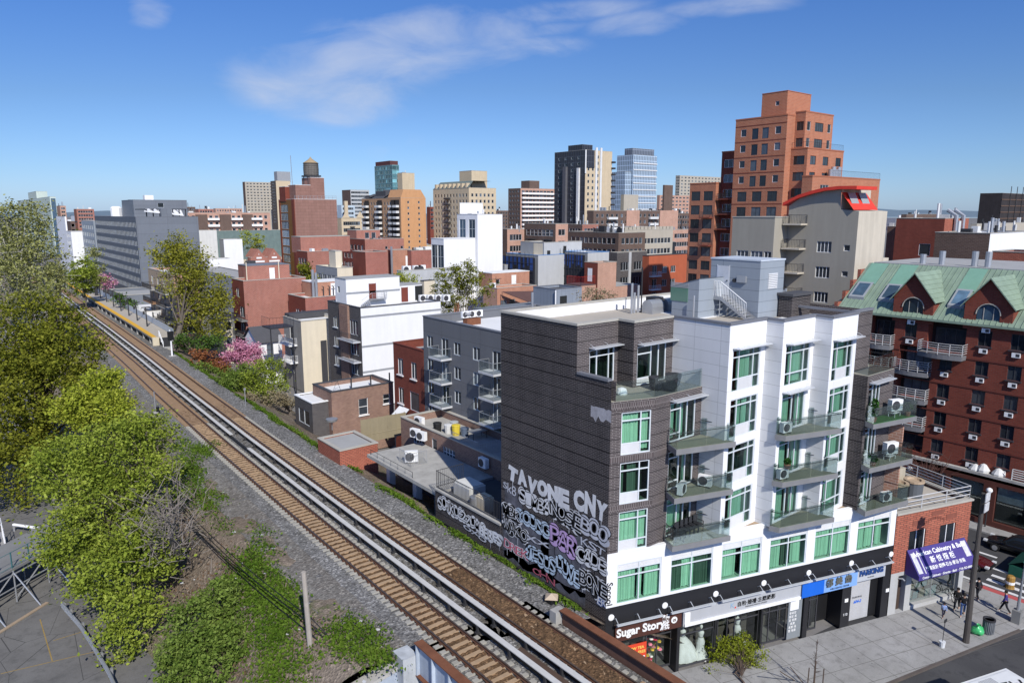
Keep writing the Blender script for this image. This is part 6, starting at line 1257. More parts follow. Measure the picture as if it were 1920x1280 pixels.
m=MB();q=A(985,562,10.);m.poly([(q[0]-4,q[1]+3,11.8),(q[0],q[1]-3.5,9.3),(q[0]+3.4,q[1]-1,11.8)]);m.poly([(q[0]-4,q[1]+3,11.7),(q[0],q[1]-3.5,9.2),(q[0]+3.4,q[1]-1,11.7)]);[m.tube([(q[0]+dx,q[1]+dy,0),(q[0]+dx,q[1]+dy,zz)],.08,4)for dx,dy,zz in((-4,3,11.8),(0,-3.5,9.3),(3.4,-1,11.8))];single('roof_sail',m,plain('brown_sail',(.09,.05,.045)),'brown triangular roof sail beside the grey metal roof box','sail')
b=B('metal_roof_box','grey metal clad stair box on a flat grey roof behind the charcoal block','building',1042,543,1006,1091,P_bluegrey,z=15.4,roof=R_dark,cop=C_grey,ph=.4,LY=6.);x,y,LX,LY,zt,zr=info(b);m=MB();m.box(x+1.,x+2.6,y-.05,y-.01,12.4,14.2);m.build('dark_door',M_room,b);m=MB();m.tube([(x-.2,y-.2,11),(x-.2,y-.2,zt-.1)],.12,6);m.build('pipe',M_white,b);m=MB();m.box(x-9,x+LX+3,y-5,y+12,0,11.8);m.build('lower_block',plain('slate_render',(.16,.18,.2)),b)
b=B('apartment_block','pink orange brick block stepping down to a lower roof right of the metal box',APT,1121,493,1096,1156,B_pink,z=16.6,wallW=B_dkred,roof=R_grey,ph=.3);x,y,LX,LY,zt,zr=info(b);door(b,(x,y+LY),-PI/2,LY-2.6,zt-4.6,1.4,3.2)
zl=U(x+LX,y,537);block(b,'lower_wing',x+LX+.01,bis(lambda t:PJ(t,y,zl)[0],x+LX,x+60,1196.),y,y+8,0,zl,B_pink,R_grey);block(b,'side_wing',x-5,x-.01,y+.5,y+6,0,zt-5.2,B_pink,C_dark,Wf=[dict(u=[3.2],rows=1,top=.8,w=1.8,h=2.4)]);m=MB();bars(m,(x-4.8,y+.7,zt-5.1),(x-.2,y+.7,zt-5.1),2.,gap=.3);bars(m,(x-4.8,y+.7,zt-5.1),(x-4.8,y+5.5,zt-5.1),2.,gap=.3);m.build('red_railing',M_red,b)
b=B('apartment_block','dark brick block with pale centre strip and paired windows',APT,1157,474,1142,1213,B_dkgrey,z=18.,S=[dict(u=[3.,8.2],rows=4,dz=4.,top=2.6,w=3.,h=2.2,k=dict(nv=3)),dict(u=[12.2],rows=4,dz=4.,top=2.8,w=1.4,h=2.2,k=V2)],roof=R_dark);x,y,LX,LY,zt,zr=info(b);m=MB();m.box(x+LX*.38,x+LX*.46,y-.2,y-.02,0,zt);m.build('pale_strip',W_lgrey,b)
b=B('apartment_block','bright orange red brick block with two white railed balconies',APT,1217,480,1205,1289,plain('orange_red_brick',(.40,.105,.05),.9,.15),z=17.4,S=[dict(u=[6.3,9.8],rows=4,dz=3.5,top=2.9,w=2.0,h=1.75,k=dict(nv=3,fr=M_white)),dict(u=[2.3],rows=4,dz=3.5,top=2.6,w=1.8,h=2.4,k=V2)],roof=R_dark,cop=C_dark);x,y,LX,LY,zt,zr=info(b)
for zz in(5.2,8.7):slab_balcony(b,(x,y),0.,.3,3.9,zt-zz,1.2,M_white,M_white,False,0)
b=B('roof_house','white roof storey with dark door above the dark brick block','building',1148,459,1142,1189,W_pale,z=19.,S=[dict(u=[2.6],rows=1,top=1.4,w=2.,h=2.6)]);b=B('apartment_block','black clad roof storeys above the orange red block',APT,1196,456,1187,1266,plain('black_panels',(.025,.027,.032),.6),z=19.4,roof=R_dark);x,y,LX,LY,zt,zr=info(b);block(b,'roof_bulkhead',x+LX*.26,x+LX*.75,y+6,y+14,zr,zt+4.6,plain('navy_cladding',(.02,.024,.036)));roofbits(b,5,14)
b=B('apartment_tower','pale mint tower with dark glass side on the far left skyline','tower',93,369,33,104,plain('mint_render',(.48,.55,.48)),D=470.,wallW=plain('mint_render',(.4,.46,.4)));x,y,LX,LY,zt,zr=info(b);block(b,'roof_bulkhead',x+2,x+9,y+LY*.42,y+LY*.68,zr,zt+5.5,MATS['mint_render'])
m=MB();m.box(x+.5,x+LX-.2,y-.05,y-.01,0,zt-1.);m.build('dark_glazing',G_blue,b)
b=B('stepped_block','white stepped apartment block beyond the left tree',APT,121,406,105,124,W_white,D=330.,S=[g(2,6,1.6,1.5)]);x,y,LX,LY,zt,zr=info(b);block(b,'lower_step',x+.01,x+14,y-14,y-.01,0,zt-6.5,W_white,Wf=[g(3,5,2.,1.4,1.2)])
for i,(px,py,xl,xr,D,mt,lab)in enumerate(((112,386,104,123,620,B_pink,'small pink brick block on the skyline right of the mint tower'),(143,392,138,176,600,B_red2,'red brick apartment block on the skyline left of the hotel'),(132,415,124,140,400,B_dkbrown,'dark block right of the white stepped block'),(233,380,228,300,700,W_tan,'tan block showing behind the hotel roof house'),(338,388,331,366,700,B_dkbrown,'dark brown block behind the hotel lift tower'),(372,392,366,400,640,B_red2,'red brick block with tower on the skyline right of the hotel'),(404,391,400,455,800,B_pink,'long low pink block left of the beige patterned tower'),(806,388,800,814,500,B_dkred,'narrow red brick block between the orange and tan apartment houses'),(931,395,928,954,640,B_dkbrown,'low dark block between the tan house and the striped tower'),(1258,400,1250,1296,420,B_dkbrown,'dark brick block just left of the tall stepped red tower'),(1262,431,1258,1296,260,B_pink,'pink brick block with roof plant left of the tall stepped red tower'))):
 b=B('apartment_block',lab,APT,px,py,xl,xr,mt,D=float(D),S=[g(max(2,int((xr-px)/5)),5,1.6,1.6)],roof=R_grey);roofbits(b,4,20+i,4)
D=137.;x,y,zt=AD(1477,216,D);LY=lenY(x,y,zt,1380);xr_=lenX(x,y,zt,1492);TR=thing('apartment_tower','tall stepped orange red brick tower with roof house on the right of the skyline','tower',(x,y,0));dz=2.95
def wing_(nm,x0,x1,y0,y1,z1,S=None,Wf=None,mw=B_tower):return block(TR,nm,x0,x1,y0,y1,0.,z1,mw,plain('tower_cap',(.36,.13,.07)),S,Wf,lip=.25)
wing_('main_block',x,x+14,y,y+LY,zt,S=[dict(u=[4.2],rows=5,dz=dz,top=1.7,w=2.7,h=1.5,k=dict(nv=3,fr=M_dframe))],Wf=[dict(u=[LY*.17,LY*.84],rows=4,dz=dz,top=1.8,w=1.2,h=1.35),dict(u=[LY*.4,LY*.6],rows=4,dz=dz,top=1.8,w=1.4,h=2.,k=dict(fr=M_dframe)),dict(u=[LY*.2,LY*.5,LY*.8],rows=2,dz=dz,top=1.8+4*dz,w=2.1,h=1.9,k=dict(fr=M_dframe,nv=2))])
x2=x+xr_;dB=bis(lambda t:PJ(x2,y-t,zt)[0],.2,12.,1511.);zt2=U(x2,y-dB,210);L2=lenX(x2,y-dB,zt2,1563);wing_('front_bay',x2,x2+L2,y-dB,y-.01,zt2,S=[dict(u=[L2*.13,L2*.87],rows=2,dz=dz,top=1.6,w=1.2,h=1.6),dict(u=[L2*.5],rows=2,dz=dz,top=1.6,w=3.,h=1.6,k=dict(nv=4,fr=M_dframe))],Wf=[dict(u=[dB*.5],rows=2,dz=dz,top=1.6,w=min(2.2,dB*.7),h=1.6,k=dict(nv=2,fr=M_dframe))])
zt3=zt2-2.25*dz;d3=dB+1.3;L3=lenX(x2-.8,y-d3,zt3,1582);wing_('terraced_bay',x2-.8,x2-.8+L3,y-d3,y-.02,zt3,S=[dict(u=[L3*.16,L3*.5,L3*.86],rows=3,dz=dz,top=1.2,w=2.,h=1.6,k=dict(nv=2,fr=M_dframe))],Wf=[dict(u=[d3*.5],rows=3,dz=dz,top=1.2,w=2.2,h=1.6,k=dict(nv=3,fr=M_dframe))])
d4=d3+2.
m=MB();bars(m,(x2-.7,y-d3+.1,zt3+.25),(x2-.9+L3,y-d3+.1,zt3+.25),1.,gap=.35);bars(m,(x2-.7,y-d3+.1,zt3+.25),(x2-.7,y-.1,zt3+.25),1.,gap=.35);m.build('terrace_railing',M_dkmetal,TR)
zt4=U(x2+8,y-d4,334);L4=lenX(x2,y-d4,zt4,1650);wing_('lower_wing',x2-2.,x2+L4,y-d4,y-d3-.01,zt4,S=[dict(u=[4.4],rows=1,top=1.4,w=3.,h=1.6,k=dict(nv=3))]);m=MB();bars(m,(x2+3,y-d4+.1,zt4+.25),(x2+L4,y-d4+.1,zt4+.25),1.1,gap=.4);m.build('roof_railing',M_dkmetal,TR)
m=MB();[m.tube([(x2+6.2+i*1.0,y-d4+1.,zt4+.2),(x2+6.2+i*1.0,y-d4+1.,zt4+1.6+(i%2)*.5)],.45,10)for i in range(4)];m.build('roof_fan',M_steel,TR)
yl=y+LY;zt5=U(x+2,yl,284);L5=lenY(x+2,yl,zt5,1354);wing_('shaded_strip',x+2,x+12,yl+.01,yl+L5,zt5,Wf=[dict(u=[L5*.5],rows=7,dz=dz,top=1.4,w=3.,h=1.6,k=dict(nv=3))],mw=B_dkred)  # recess shade put into the darker brick of this strip
zt6=U(x,yl+L5,344);L6=lenY(x+.5,yl+L5,zt6,1294);wing_('left_wing',x+.5,x+12,yl+L5+.01,yl+L5+L6,zt6,Wf=[dict(u=[L6*.24,L6*.72],rows=7,dz=2.85,top=1.5,w=2.3,h=1.9,k=dict(nv=2,fr=M_dframe))])
rh=block(TR,'roof_house',x+2,x+2+lenX(x+2,y+1.5,zt+3,1520)*1.0,y+1.5,y+LY*.62,zt,U(x+2,y+1.5,170.5),B_tower,plain('tower_cap',(0,0,0)),Wf=[dict(u=[LY*.3],rows=1,top=1.6,w=.8,h=.8)]);m=MB();[m.box(x-.03,x-.003,y,y+LY,zt-1.3-k*dz,zt-1.15-k*dz)for k in range(6)];m.build('string_course',B_dkred,TR)
for k in range(3):slab_balcony(TR,(x+2,yl+L5),-PI/2,.3,L5-.3,zt5-9.2-3.*k,1.6,B_dkred,M_dkmetal,False,0)
for k in range(4):slab_balcony(TR,(x+.5,yl+L5+L6),-PI/2,L6*.55,L6*.95,zt6-3.9-2.85*k,1.3,B_dkred,M_dkmetal,False,0)if k%2 else None
D=85.;x,y,zt=AD(1611,393,D);zt=U(x,y,396);GR=thing('apartment_block','grey rendered block with a curved red roof edge and a blank beige side',APT,(x,y,0));wl=plain('warm_grey_wall',(.33,.305,.25),.9,.06);LY=lenY(x,y,zt,1479);LX=lenX(x,y,zt,1664)
def pxw(px,py):q=PX(px,py,x);return y+LY-q[1],q[2]
hol=[]
for(px0,px1,py0,py1)in((1532,1558,452,474),(1529,1554,499,522),(1526,1551,546,568),(1586,1597,410,421),(1582,1593,459,471),(1578,1589,508,519)):
 u0,za=pxw(px0,py0);u1,zb_=pxw(px1,py1);hol.append((u0,u1,zb_,za))
prof=[pxw(*p)for p in((1472,386),(1500,372),(1525,364),(1550,358),(1578,355))];ztop=prof[-1][1]
m=MB();face(m,(x,y+LY),-PI/2,LY,0.,zt-2.2,hol,rev=.2)
um=pxw(1578,372)[0];um=min(um,LY-.5)
pts=[(u,z)for u,z in prof if u>.05];ring=[(0.,zt-2.2)]+[(LY,zt-2.2),(LY,zt),(um,zt+.2)]+list(reversed([(min(u,um),z)for u,z in pts]))+[(0.,prof[0][1])]
m.poly([Lw((x,y+LY),-PI/2,u,z)for u,z in ring])
face(m,(x,y),0.,LX,0.,zt,mi=1);face(m,(x+LX,y),PI/2,LY,0.,zt,mi=1);m.quad((x,y,zt),(x+LX,y,zt),(x+LX,y+LY-um,zt+.2),(x,y+LY-um,zt+.2),1);m.quad((x,y+LY-um,zt),(x+LX,y+LY-um,zt),(x+LX,y+LY-um,ztop),(x,y+LY-um,ztop),1);m.build('wall',[wl,plain('beige_side',(.50,.45,.36),.9,.1,.6,.25)],GR)
for h in hol:put_window(GR,(x,y+LY),-PI/2,(h[0]+h[1])/2,h[2],h[1]-h[0],h[3]-h[2],False,nv=4 if h[1]-h[0]>1 else 1,fr=M_white,dep=.15)
m=MB()
pr2=[(u,z)for u,z in prof]+[(um+2.0,prof[-1][1]-.05)]
for(u0,z0),(u1,z1)in zip(pr2,pr2[1:]):
 a0,a1=Lw((x,y+LY),-PI/2,u0,z0,.6),Lw((x,y+LY),-PI/2,u1,z1,.6);m.quad((a0[0],a0[1],z0),(a1[0],a1[1],z1),(a1[0],a1[1],z1+.38),(a0[0],a0[1],z0+.38));m.quad((a0[0],a0[1],z0+.38),(a1[0],a1[1],z1+.38),(a1[0]+LX*.7,a1[1],z1+.38),(a0[0]+LX*.7,a0[1],z0+.38))
 m.quad((a0[0],a0[1],z0),(a0[0]+LX*.7,a0[1],z0),(a1[0]+LX*.7,a1[1],z1),(a1[0],a1[1],z1))
ye=Lw((x,y+LY),-PI/2,um+2.0,0)[1];zE=pr2[-1][1];m.quad((x-.6,ye,zE),(x+LX*.62,ye,zE),(x+LX*.62,ye,zE+.38),(x-.6,ye,zE+.38));m.build('curved_roof',M_red,GR)
m=MB();m.quad((x-.3,y+LY-um-.1,zt+2.2),(x+LX*.8,y+LY-um-.1,zt+2.2),(x+LX*.8,y+.5,zt+.15),(x-.3,y+.5,zt+.15));m.build('lean_to_roof',M_red,GR);m=MB();[m.quad((x+LX*f,y+LY-um-.5,zt+2.2),(x+LX*(f+.25),y+LY-um-.5,zt+2.2),(x+LX*(f+.25),y+.9,zt+.5),(x+LX*f,y+.9,zt+.5))for f in(.05,.42)];m.build('skylight',plain('skylight_frame',(.3,.32,.33),.2,.05),GR)
fy=y+LY;fx0=x-.3;z6=U(x-3,fy,408);L6=lenY(x-3.,fy+.01,z6,1374);fb=block(GR,'front_wing',x-3.,x+6,fy+.01,fy+L6,0.,z6,wl,C_stone,Wf=[dict(u=[L6*.28,L6*.62],rows=3,dz=3.,top=4.2,w=1.7,h=2.3,k=dict(nv=3,fr=M_white)),dict(u=[L6*.88],rows=3,dz=3.,top=4.2,w=1.,h=2.3,k=dict(nv=2,fr=M_white))])
for k in range(3):slab_balcony(GR,(x-3.,fy+L6),-PI/2,L6*.1,L6*.98,z6-6.5-3.*k,1.1,plain('beige_side',(0,0,0)),M_dkmetal,False,0)
for k in range(4):slab_balcony(GR,(x,fy),-PI/2,.2,2.6,zt-1.5-3.0*k,1.5,plain('beige_side',(0,0,0)),M_dkmetal,False,0)
for k in range(3):m=MB();m.box(x-4.6,x-3.05,fy-.4,fy+1.8,z6-6.9-4.*k,z6-6.72-4.*k);m.build('red_canopy',M_red,GR)
x_b=x+LX+.01;m=MB();face(m,(x_b,y+2),0.,6.,0,zt-6);m.quad((x_b,y+2,zt-6),(x_b+6,y+2,zt-6),(x_b+6,y+10,zt-6),(x_b,y+10,zt-6));m.build('low_annex',plain('beige_side',(0,0,0)),GR)
b=B('apartment_block','plain red brick block behind the green roofed building',APT,1772,410,1681,1817,B_near,D=120.,wallW=B_dkred,Wf=[dict(u=[5.,19.],rows=2,dz=4.,top=4.2,w=1.8,h=2.0)],roof=R_dark);x,y,LX,LY,zt,zr=info(b);roofbits(b,6,40,3);m=MB();[m.tube([(x+3.5+i,y-.4,4),(x+3.5+i,y-.4,zt+.5),(x+3.5+i,y+1.,zt+1.4)],.35,7)for i in(0,3)];m.build('silver_duct',M_steel,b)
b=B('apartment_block','brown brick block with white rendered side behind the green roof',APT,1857,438,1754,1935,W_white,D=98.,wallW=B_dkbrown,Wf=[dict(u=[6.2,15.4],rows=3,dz=5.,top=4.2,w=6.4,h=3.,k=dict(nv=3)),],S=[dict(u=[4.],rows=2,dz=4.,top=3.,w=1.7,h=3.)],roof=R_dark);roofbits(b,8,41,2.)
b=B('apartment_block','small red brick block at the right edge behind the green roof',APT,1925,474,1861,1960,B_red,D=88.,wallW=B_near,Wf=[dict(n=3,rows=3,dz=3.2,top=2.4,w=2.,h=1.9,k=dict(nv=2))],roof=R_dark)
b=B('building_site','distant tower under construction wrapped in black netting','building site',1880,362,1838,1925,plain('black_mesh',(.035,.03,.03),.9,.4,.3,.3),D=420.,wallW=plain('black_mesh',(.03,.03,.03)),roof=R_dark);x,y,LX,LY,zt,zr=info(b);m=MB();[m.box(x-.2,x+LX,y-.2,y-.05,zt-3.6*k-.3,zt-3.6*k+.3)for k in range(1,12)];m.build('slab_edge',plain('slab_brown',(.11,.07,.05)),b);m=MB();[m.tube([(x+LX*f,y-.4,0),(x+LX*f,y-.4,zt+4)],.2,4)for f in(.3,.55,.8,1.)];m.build('scaffold',M_dkmetal,b)
for i,(px,py,xl,xr,D,mt,lab)in enumerate(((1684,425,1664,1690,130,B_dkbrown,'dark shed like block between beige side wall and red block'),(1700,402,1690,1760,380,B_dkbrown,'far brown roofs left of the netted tower'),(1832,420,1820,1940,260,W_beige,'far tan roofs below the netted tower'),(1822,437,1815,1925,150,B_dkbrown,'brown brick roofs right of the red block'))):
 b=B('apartment_block',lab,APT,px,py,xl,xr,mt,D=float(D),roof=R_dark);roofbits(b,8,60+i,3)
hl=MB()
for i in range(60):
 a0,a1=R(10+i*1.5),R(11.5+i*1.5);h0,h1=[(26 if i>22 else 48)+9*math.sin(q*.7)+5*math.sin(q*1.9)for q in(i,i+1)];rr=5200
 hl.quad((rr*math.cos(a0),rr*math.sin(a0),-1),(rr*math.cos(a1),rr*math.sin(a1),-1),(1.12*rr*math.cos(a1),1.12*rr*math.sin(a1),h1),(1.12*rr*math.cos(a0),1.12*rr*math.sin(a0),h0))
structure('hills',hl,plain('far_hills',(.13,.18,.22),1.,.15,.002,0))
k=0
rr=random.Random(5);occ=[(v[0],v[1],v[0]+v[2],v[1]+v[3])for v in BI.values()]
gens=['red brick','brown brick','tan','grey','cream','pale','dark']
gm=[B_red2,B_brown,W_tan,W_lgrey,W_cream,W_pale,B_dkbrown]
for iy in range(16):
 for ix in range(16):
  X0,Y0=58+ix*24+rr.uniform(-4,4),66+iy*25+rr.uniform(-4,4);w_,d_=rr.uniform(12,19),rr.uniform(12,19)
  dpt=X0*SG+Y0*CG
  if dpt>520:continue
  if any(X0<o[2]+1 and X0+w_>o[0]-1 and Y0<o[3]+1 and Y0+d_>o[1]-1 for o in occ):continue
  if Y0<80 and X0<140:continue
  px,py=PJ(X0,Y0,8.)
  if not 120<px<1650:continue
  j=rr.randrange(7);z=rr.uniform(6.,9.5)
  b=building('low_house','%s low flat roofed house among the houses in the middle distance'%gens[j],'house',X0,Y0,w_,d_,z,gm[j],[g(3,2,1.2,1.6)]if dpt<320 else[],[g(3,2,1.2,1.6)]if dpt<320 else[],roof=rr.choice([R_grey,R_white,R_dark,R_tan]),group='%s low houses of the middle distance'%gens[j]);k+=1;roofbits(b,3,100+k,2.2)
print('fillers',k)
# the corner: shop, street, vehicles, people
c0=SB(LB+.06,0)[:2];LBK=7.45;ZB=7.62
bk=thing('corner_shop','two storey orange red brick corner shop with roof railing and purple awning','shop building',(c0[0],c0[1],0));TT=lambda u,z,d=0.:Lw(c0,TB,u,z,d)
m=MB();wn=[(1.4,3.02,4.5,6.2),(4.42,6.02,4.5,6.15)]
face(m,c0,TB,LBK,3.2,ZB,wn,rev=.2);e0=TT(LBK,0)[:2];n0=(e0[0],e0[1]);face(m,n0,TB+PI/2,13.,0.,ZB);face(m,TT(LBK,0,-13.)[:2],TB+PI,LBK,0,ZB);m.build('wall',B_near,bk)
for w in wn:put_window(bk,c0,TB,(w[0]+w[1])/2,w[2],w[1]-w[0],w[3]-w[2],True,nv=2,fr=M_white,sill=True,dep=.15)
m=MB();face(m,c0,TB,LBK,0.,3.19,[(.75,1.55,.02,2.9),(2.1,7.0,.3,2.95)],rev=.5,back=1);m.build('stone_base',[plain('base_stone',(.40,.40,.385),.85,.12),plain('shop_inside',(.035,.035,.035),.9,.5,1.,.2)],bk)
m=MB();m.box(2.15,6.95,-.32,-.3,.32,2.93,0,lambda x,y,z:TT(x,z,y));o=m.build('shop_window',G_shop,bk);m=MB();[m.box(a,a+.06,-.33,-.28,.3,2.95,0,lambda x,y,z:TT(x,z,y))for a in(2.1,4.5,6.95)];m.build('frame',M_steel,o)
for i in range(9):
 m=MB();u,z=2.3+(i%5)*.62+(i//5)*.2,.45+(i//5)*.85;m.box(u,u+.5,-.45,-.43,z,z+.7-.15*(i%2),0,lambda x,y,zz:TT(x,zz,y));m.build('display_card',plain(('card_white','card_blue','card_tan')[i%3],((.6,.64,.62),(.25,.42,.46),(.5,.42,.3))[i%3],.6,.25,4.),bk)
m=MB();m.box(.85,1.5,-.42,-.36,.03,2.6,0,lambda x,y,z:TT(x,z,y));m.build('door',plain('brown_door',(.06,.04,.03)),bk);m=MB();m.tube([TT(.75,2.75,.02),TT(.8,2.85,.3),TT(.95,2.7,.34)],.06,6);m.build('lamp',M_steel,bk)
m=MB();T3=lambda x,y,z:TT(x,z,y);m.box(-.02,LBK+.1,-.35,.08,ZB,ZB+.14,0,T3);m.box(LBK-.3,LBK+.1,-13,-.351,ZB,ZB+.14,0,T3);m.build('coping',C_stone,bk);m=MB();m.box(.05,LBK-.05,-12.9,-.1,ZB-.5,ZB-.2,0,T3);m.build('roof',R_tan,bk)
m=MB()
for(a,b_,z0,z1)in((1.6,2.7,6.55,6.95),(4.9,6.0,6.55,6.95),(3.4,4.6,7.1,7.4)):m.box(a,b_,.002,.025,z0,z1,0,T3)
for i in range(12):m.box(2.75+i*.175,2.85+i*.175,.002,.03,6.5+.3*math.sin(PI*i/11),6.68+.3*math.sin(PI*i/11),0,T3)
m.build('brick_ornament',plain('ornament_brick',(.22,.075,.05),.9,.2,4.),bk)
m=MB();hrail(m,TT(.05,ZB+.14,-.15),TT(LBK-.1,ZB+.14,-.15),.95,3,4,.035);hrail(m,TT(LBK-.1,ZB+.14,-.15),TT(LBK-.1,ZB+.14,-9.),.95,4,5,.035);hrail(m,TT(LBK-.1,ZB+.14,-9.),TT(1.,ZB+.14,-9.),.95,4,5,.035);m.build('roof_railing',plain('bowed_rail',(.5,.5,.49),.5),bk)
aw=thing('awning','purple shop awning with white lettering over the corner shop window','awning',TT(4.,3.,.6));PUR=plain('purple_canvas',(.06,.045,.20),.7,.15)
m=MB();a0,a1,zt_,zb_,dd=1.25,7.0,4.82,3.36,1.2
m.quad(TT(a0,zb_,dd),TT(a1,zb_,dd),TT(a1,zt_,.06),TT(a0,zt_,.06));m.quad(TT(a0,3.02,dd),TT(a1,3.02,dd),TT(a1,zb_,dd),TT(a0,zb_,dd));m.poly([TT(a0,3.02,.06),TT(a0,3.02,dd),TT(a0,zb_,dd),TT(a0,zt_,.06)]);m.poly([TT(a1,3.02,dd),TT(a1,3.02,.06),TT(a1,zt_,.06),TT(a1,zb_,dd)]);m.build('canvas',PUR,aw)
tl=math.atan2(dd-.06,zt_-zb_)
def ontop(u,f):return TT(u,zb_+(zt_-zb_)*f+.015,dd+(.06-dd)*f+.015)
text('lettering','American Cabinetry & Bath',aw,ontop(4.1,.78),TB,.46,M_white,.004,.01,tilt=tl);text('lettering','新 悦 橱 柜',aw,ontop(4.1,.47),TB,.5,M_white,.004,.006,tilt=tl);text('lettering','專業設計·廚櫃·石台·衛浴·安裝',aw,ontop(4.1,.2),TB,.3,M_white,.004,.004,tilt=tl)
text('lettering','Custom Cabinets · Granite · Bath · 718-762-8800',aw,TT(4.1,3.19,dd+.01),TB,.25,M_white,.003,.006)
m=MB();[m.quad(*[tuple(p)for p in(ontop(u0,f0),ontop(u1,f0),ontop(u1,f1),ontop(u0,f1))])for u0,u1,f0,f1 in((1.35,1.75,.08,.85),(1.95,2.05,.05,.9),(6.35,6.85,.3,.9))];m.build('picture_panel',plain('awning_picture',(.5,.5,.52),.6,.5,5.),aw)
aw2=thing('awning','narrow purple awning around the side of the corner shop','awning',TT(LBK+.5,3.,-1.5));m=MB();q=lambda d,u,z:TT(LBK+u,z,d)
m.quad(q(-.6,1.1,3.2),q(-4.,1.1,3.2),q(-4.,.06,5.2),q(-.6,.06,5.2));m.poly([q(-.6,.06,3.),q(-.6,1.1,3.),q(-.6,1.1,3.2),q(-.6,.06,5.2)]);m.quad(q(-.6,1.1,3.),q(-4.,1.1,3.),q(-4.,1.1,3.2),q(-.6,1.1,3.2));m.build('canvas',PUR,aw2)
zr2=ZB-.2
def onroof(u,d):p=TT(u,zr2,d);return p
t=thing('roof_unit','large cream metal ventilation unit on the corner shop roof','ventilation unit',onroof(4.2,-5.));m=MB();m.box(2.9,5.2,-6.2,-3.9,zr2,zr2+1.7,0,T3);m.build('casing',plain('cream_metal',(.42,.37,.28),.6,.2),t);m=MB();p=onroof(4.05,-5.);m.lathe([(.75,1.702),(.75,1.85),(.6,1.85)],p,16);m.build('fan_ring',M_dkmetal,t)
for i,u in enumerate((3.0,4.6)):t=thing('fan_drum','rusty topped round fan drum on the corner shop roof, %s one'%('left','right')[i],'fan',onroof(u,-2.6),'fan drums on the corner shop roof');p=onroof(u,-2.6);m=MB();m.lathe([(.62,0),(.66,1.15)],p,16);m.build('drum',plain('drum_grey',(.1,.11,.12),.6),t);m=MB();m.lathe([(.72,1.152),(.72,1.3),(.5,1.3),(.45,1.16)],p,16);m.build('rim',plain('drum_rim',(.4,.3,.2),.7),t)
for i in range(4):p=onroof(.9+.5*(i%2),-3.-1.*i);m=MB();m.lathe([(.3,0),(.45,.5),(.3,.9),(.1,1.)],p,9);single('covered_heap',m,plain('brown_cover',(.06,.045,.04),.9,.3),'dark covered heap on the corner shop roof, %s from the front'%('first','second','third','fourth')[i],'heap','covered heaps on the corner shop roof')
m=MB();face(m,(50.42,20.28),PI/2,10.,0,14.2);m.box(50.3,50.42,20.29,30.,8.8,14.2);single('brick_pier',m,B_pink,'slim pink brick pier at the right end of the charcoal block','pier')
FX=74.;YL=37.46;EV=18.8;LF=YL+4.
gb_=thing('apartment_building','dark red brick apartment building with green metal roof and arched dormers','apartment building',(FX,YL,0));fw0=(FX,YL)
zz=lambda x,y:PX(1540+x*.4455,330+y*.4455,FX)
uB_=YL-zz(690,670)[1];uC=YL-zz(830,685)[1];uA=YL-zz(512,890)[1];uL=YL-zz(378,632)[1];dC=uC-uB_
cols=[uL,uA,uB_,uC,uC+dC,uC+2*dC];print('greenroof cols',cols)
wins=[]
for j,u in enumerate(cols):
 for r in range(5):
  zt_=17.86-2.73*r
  if j==0 and r>0:continue
  if j==1 and r<1:continue
  wins.append((u-.55,u+.55,zt_-1.45,zt_))
u1,u2=YL-zz(435,700)[1],YL-zz(612,700)[1]
ua,ub=YL-zz(205,640)[1],YL-zz(308,640)[1]
rec=[(u1+.2,u2-.1,15.5,18.3),(ua,ub,15.6,18.3)]+[(uL-.9,uA-1.25,18.3-2.73*r-2.3,18.3-2.73*r)for r in(1,2,3,4)]+[(ua,ub,18.3-2.73*r-2.3,18.3-2.73*r)for r in(1,2)]
m=MB();face(m,fw0,-PI/2,LF,4.6,EV,wins+rec,rev=1.1,back=1,mrev=0);m.build('wall',[B_dkred,plain('recess_dim',(.03,.02,.018))],gb_)
for w in wins:put_window(gb_,fw0,-PI/2,(w[0]+w[1])/2,w[2],1.1,1.45,True,nv=2,fr=M_dframe,sill=True,dep=.14);link('air_conditioner',ACW,gb_,Lw(fw0,-PI/2,(w[0]+w[1])/2,w[2]-.62),-PI/2)
for w in rec:put_window(gb_,fw0,-PI/2,(w[0]+w[1])/2,w[2]+.02,(w[1]-w[0])*.8,2.05,False,nv=3,fr=M_dframe,dep=1.05)
def bowed(u0,u1_,z,out=1.0):
 n=8;pts=[Lw(fw0,-PI/2,u0+(u1_-u0)*i/n,z,.02+out*(.72+.28*math.sin(PI*i/n)))for i in range(n+1)];pl=[Lw(fw0,-PI/2,u0,z,.003)]+pts+[Lw(fw0,-PI/2,u1_,z,.003)]
 m=MB();m.prism(list(reversed(pl)),z-.42,z);o=m.build('balcony',plain('balcony_grey_edge',(.16,.16,.165),.5),gb_);r=MB()
 for k in range(5):r.tube([(p[0],p[1],z+.22+.21*k)for p in pl],.028,5)
 for i in(0,2,4,6,8):r.tube([pts[i],(pts[i][0],pts[i][1],z+1.08)],.035,5)
 r.build('railing',plain('bowed_rail',(.5,.5,.49),.5),o)
bowed(u1-.15,u2+.1,15.35,1.5);bowed(ua-.1,ub+.1,15.4,1.2)
for r in(1,2,3):bowed(uL-1.1,uA-1.2,18.3-2.73*r-2.35,1.1)
for r in(1,2):bowed(ua-.1,ub+.1,18.3-2.73*r-2.45,1.1)
XR=80.;ZR=U(XR,30.,500.)
m=MB();e=.45;sl=(ZR-EV)/(XR-FX);q=lambda x,y,dz=0.:(x,y,EV+(x-FX)*sl+dz)
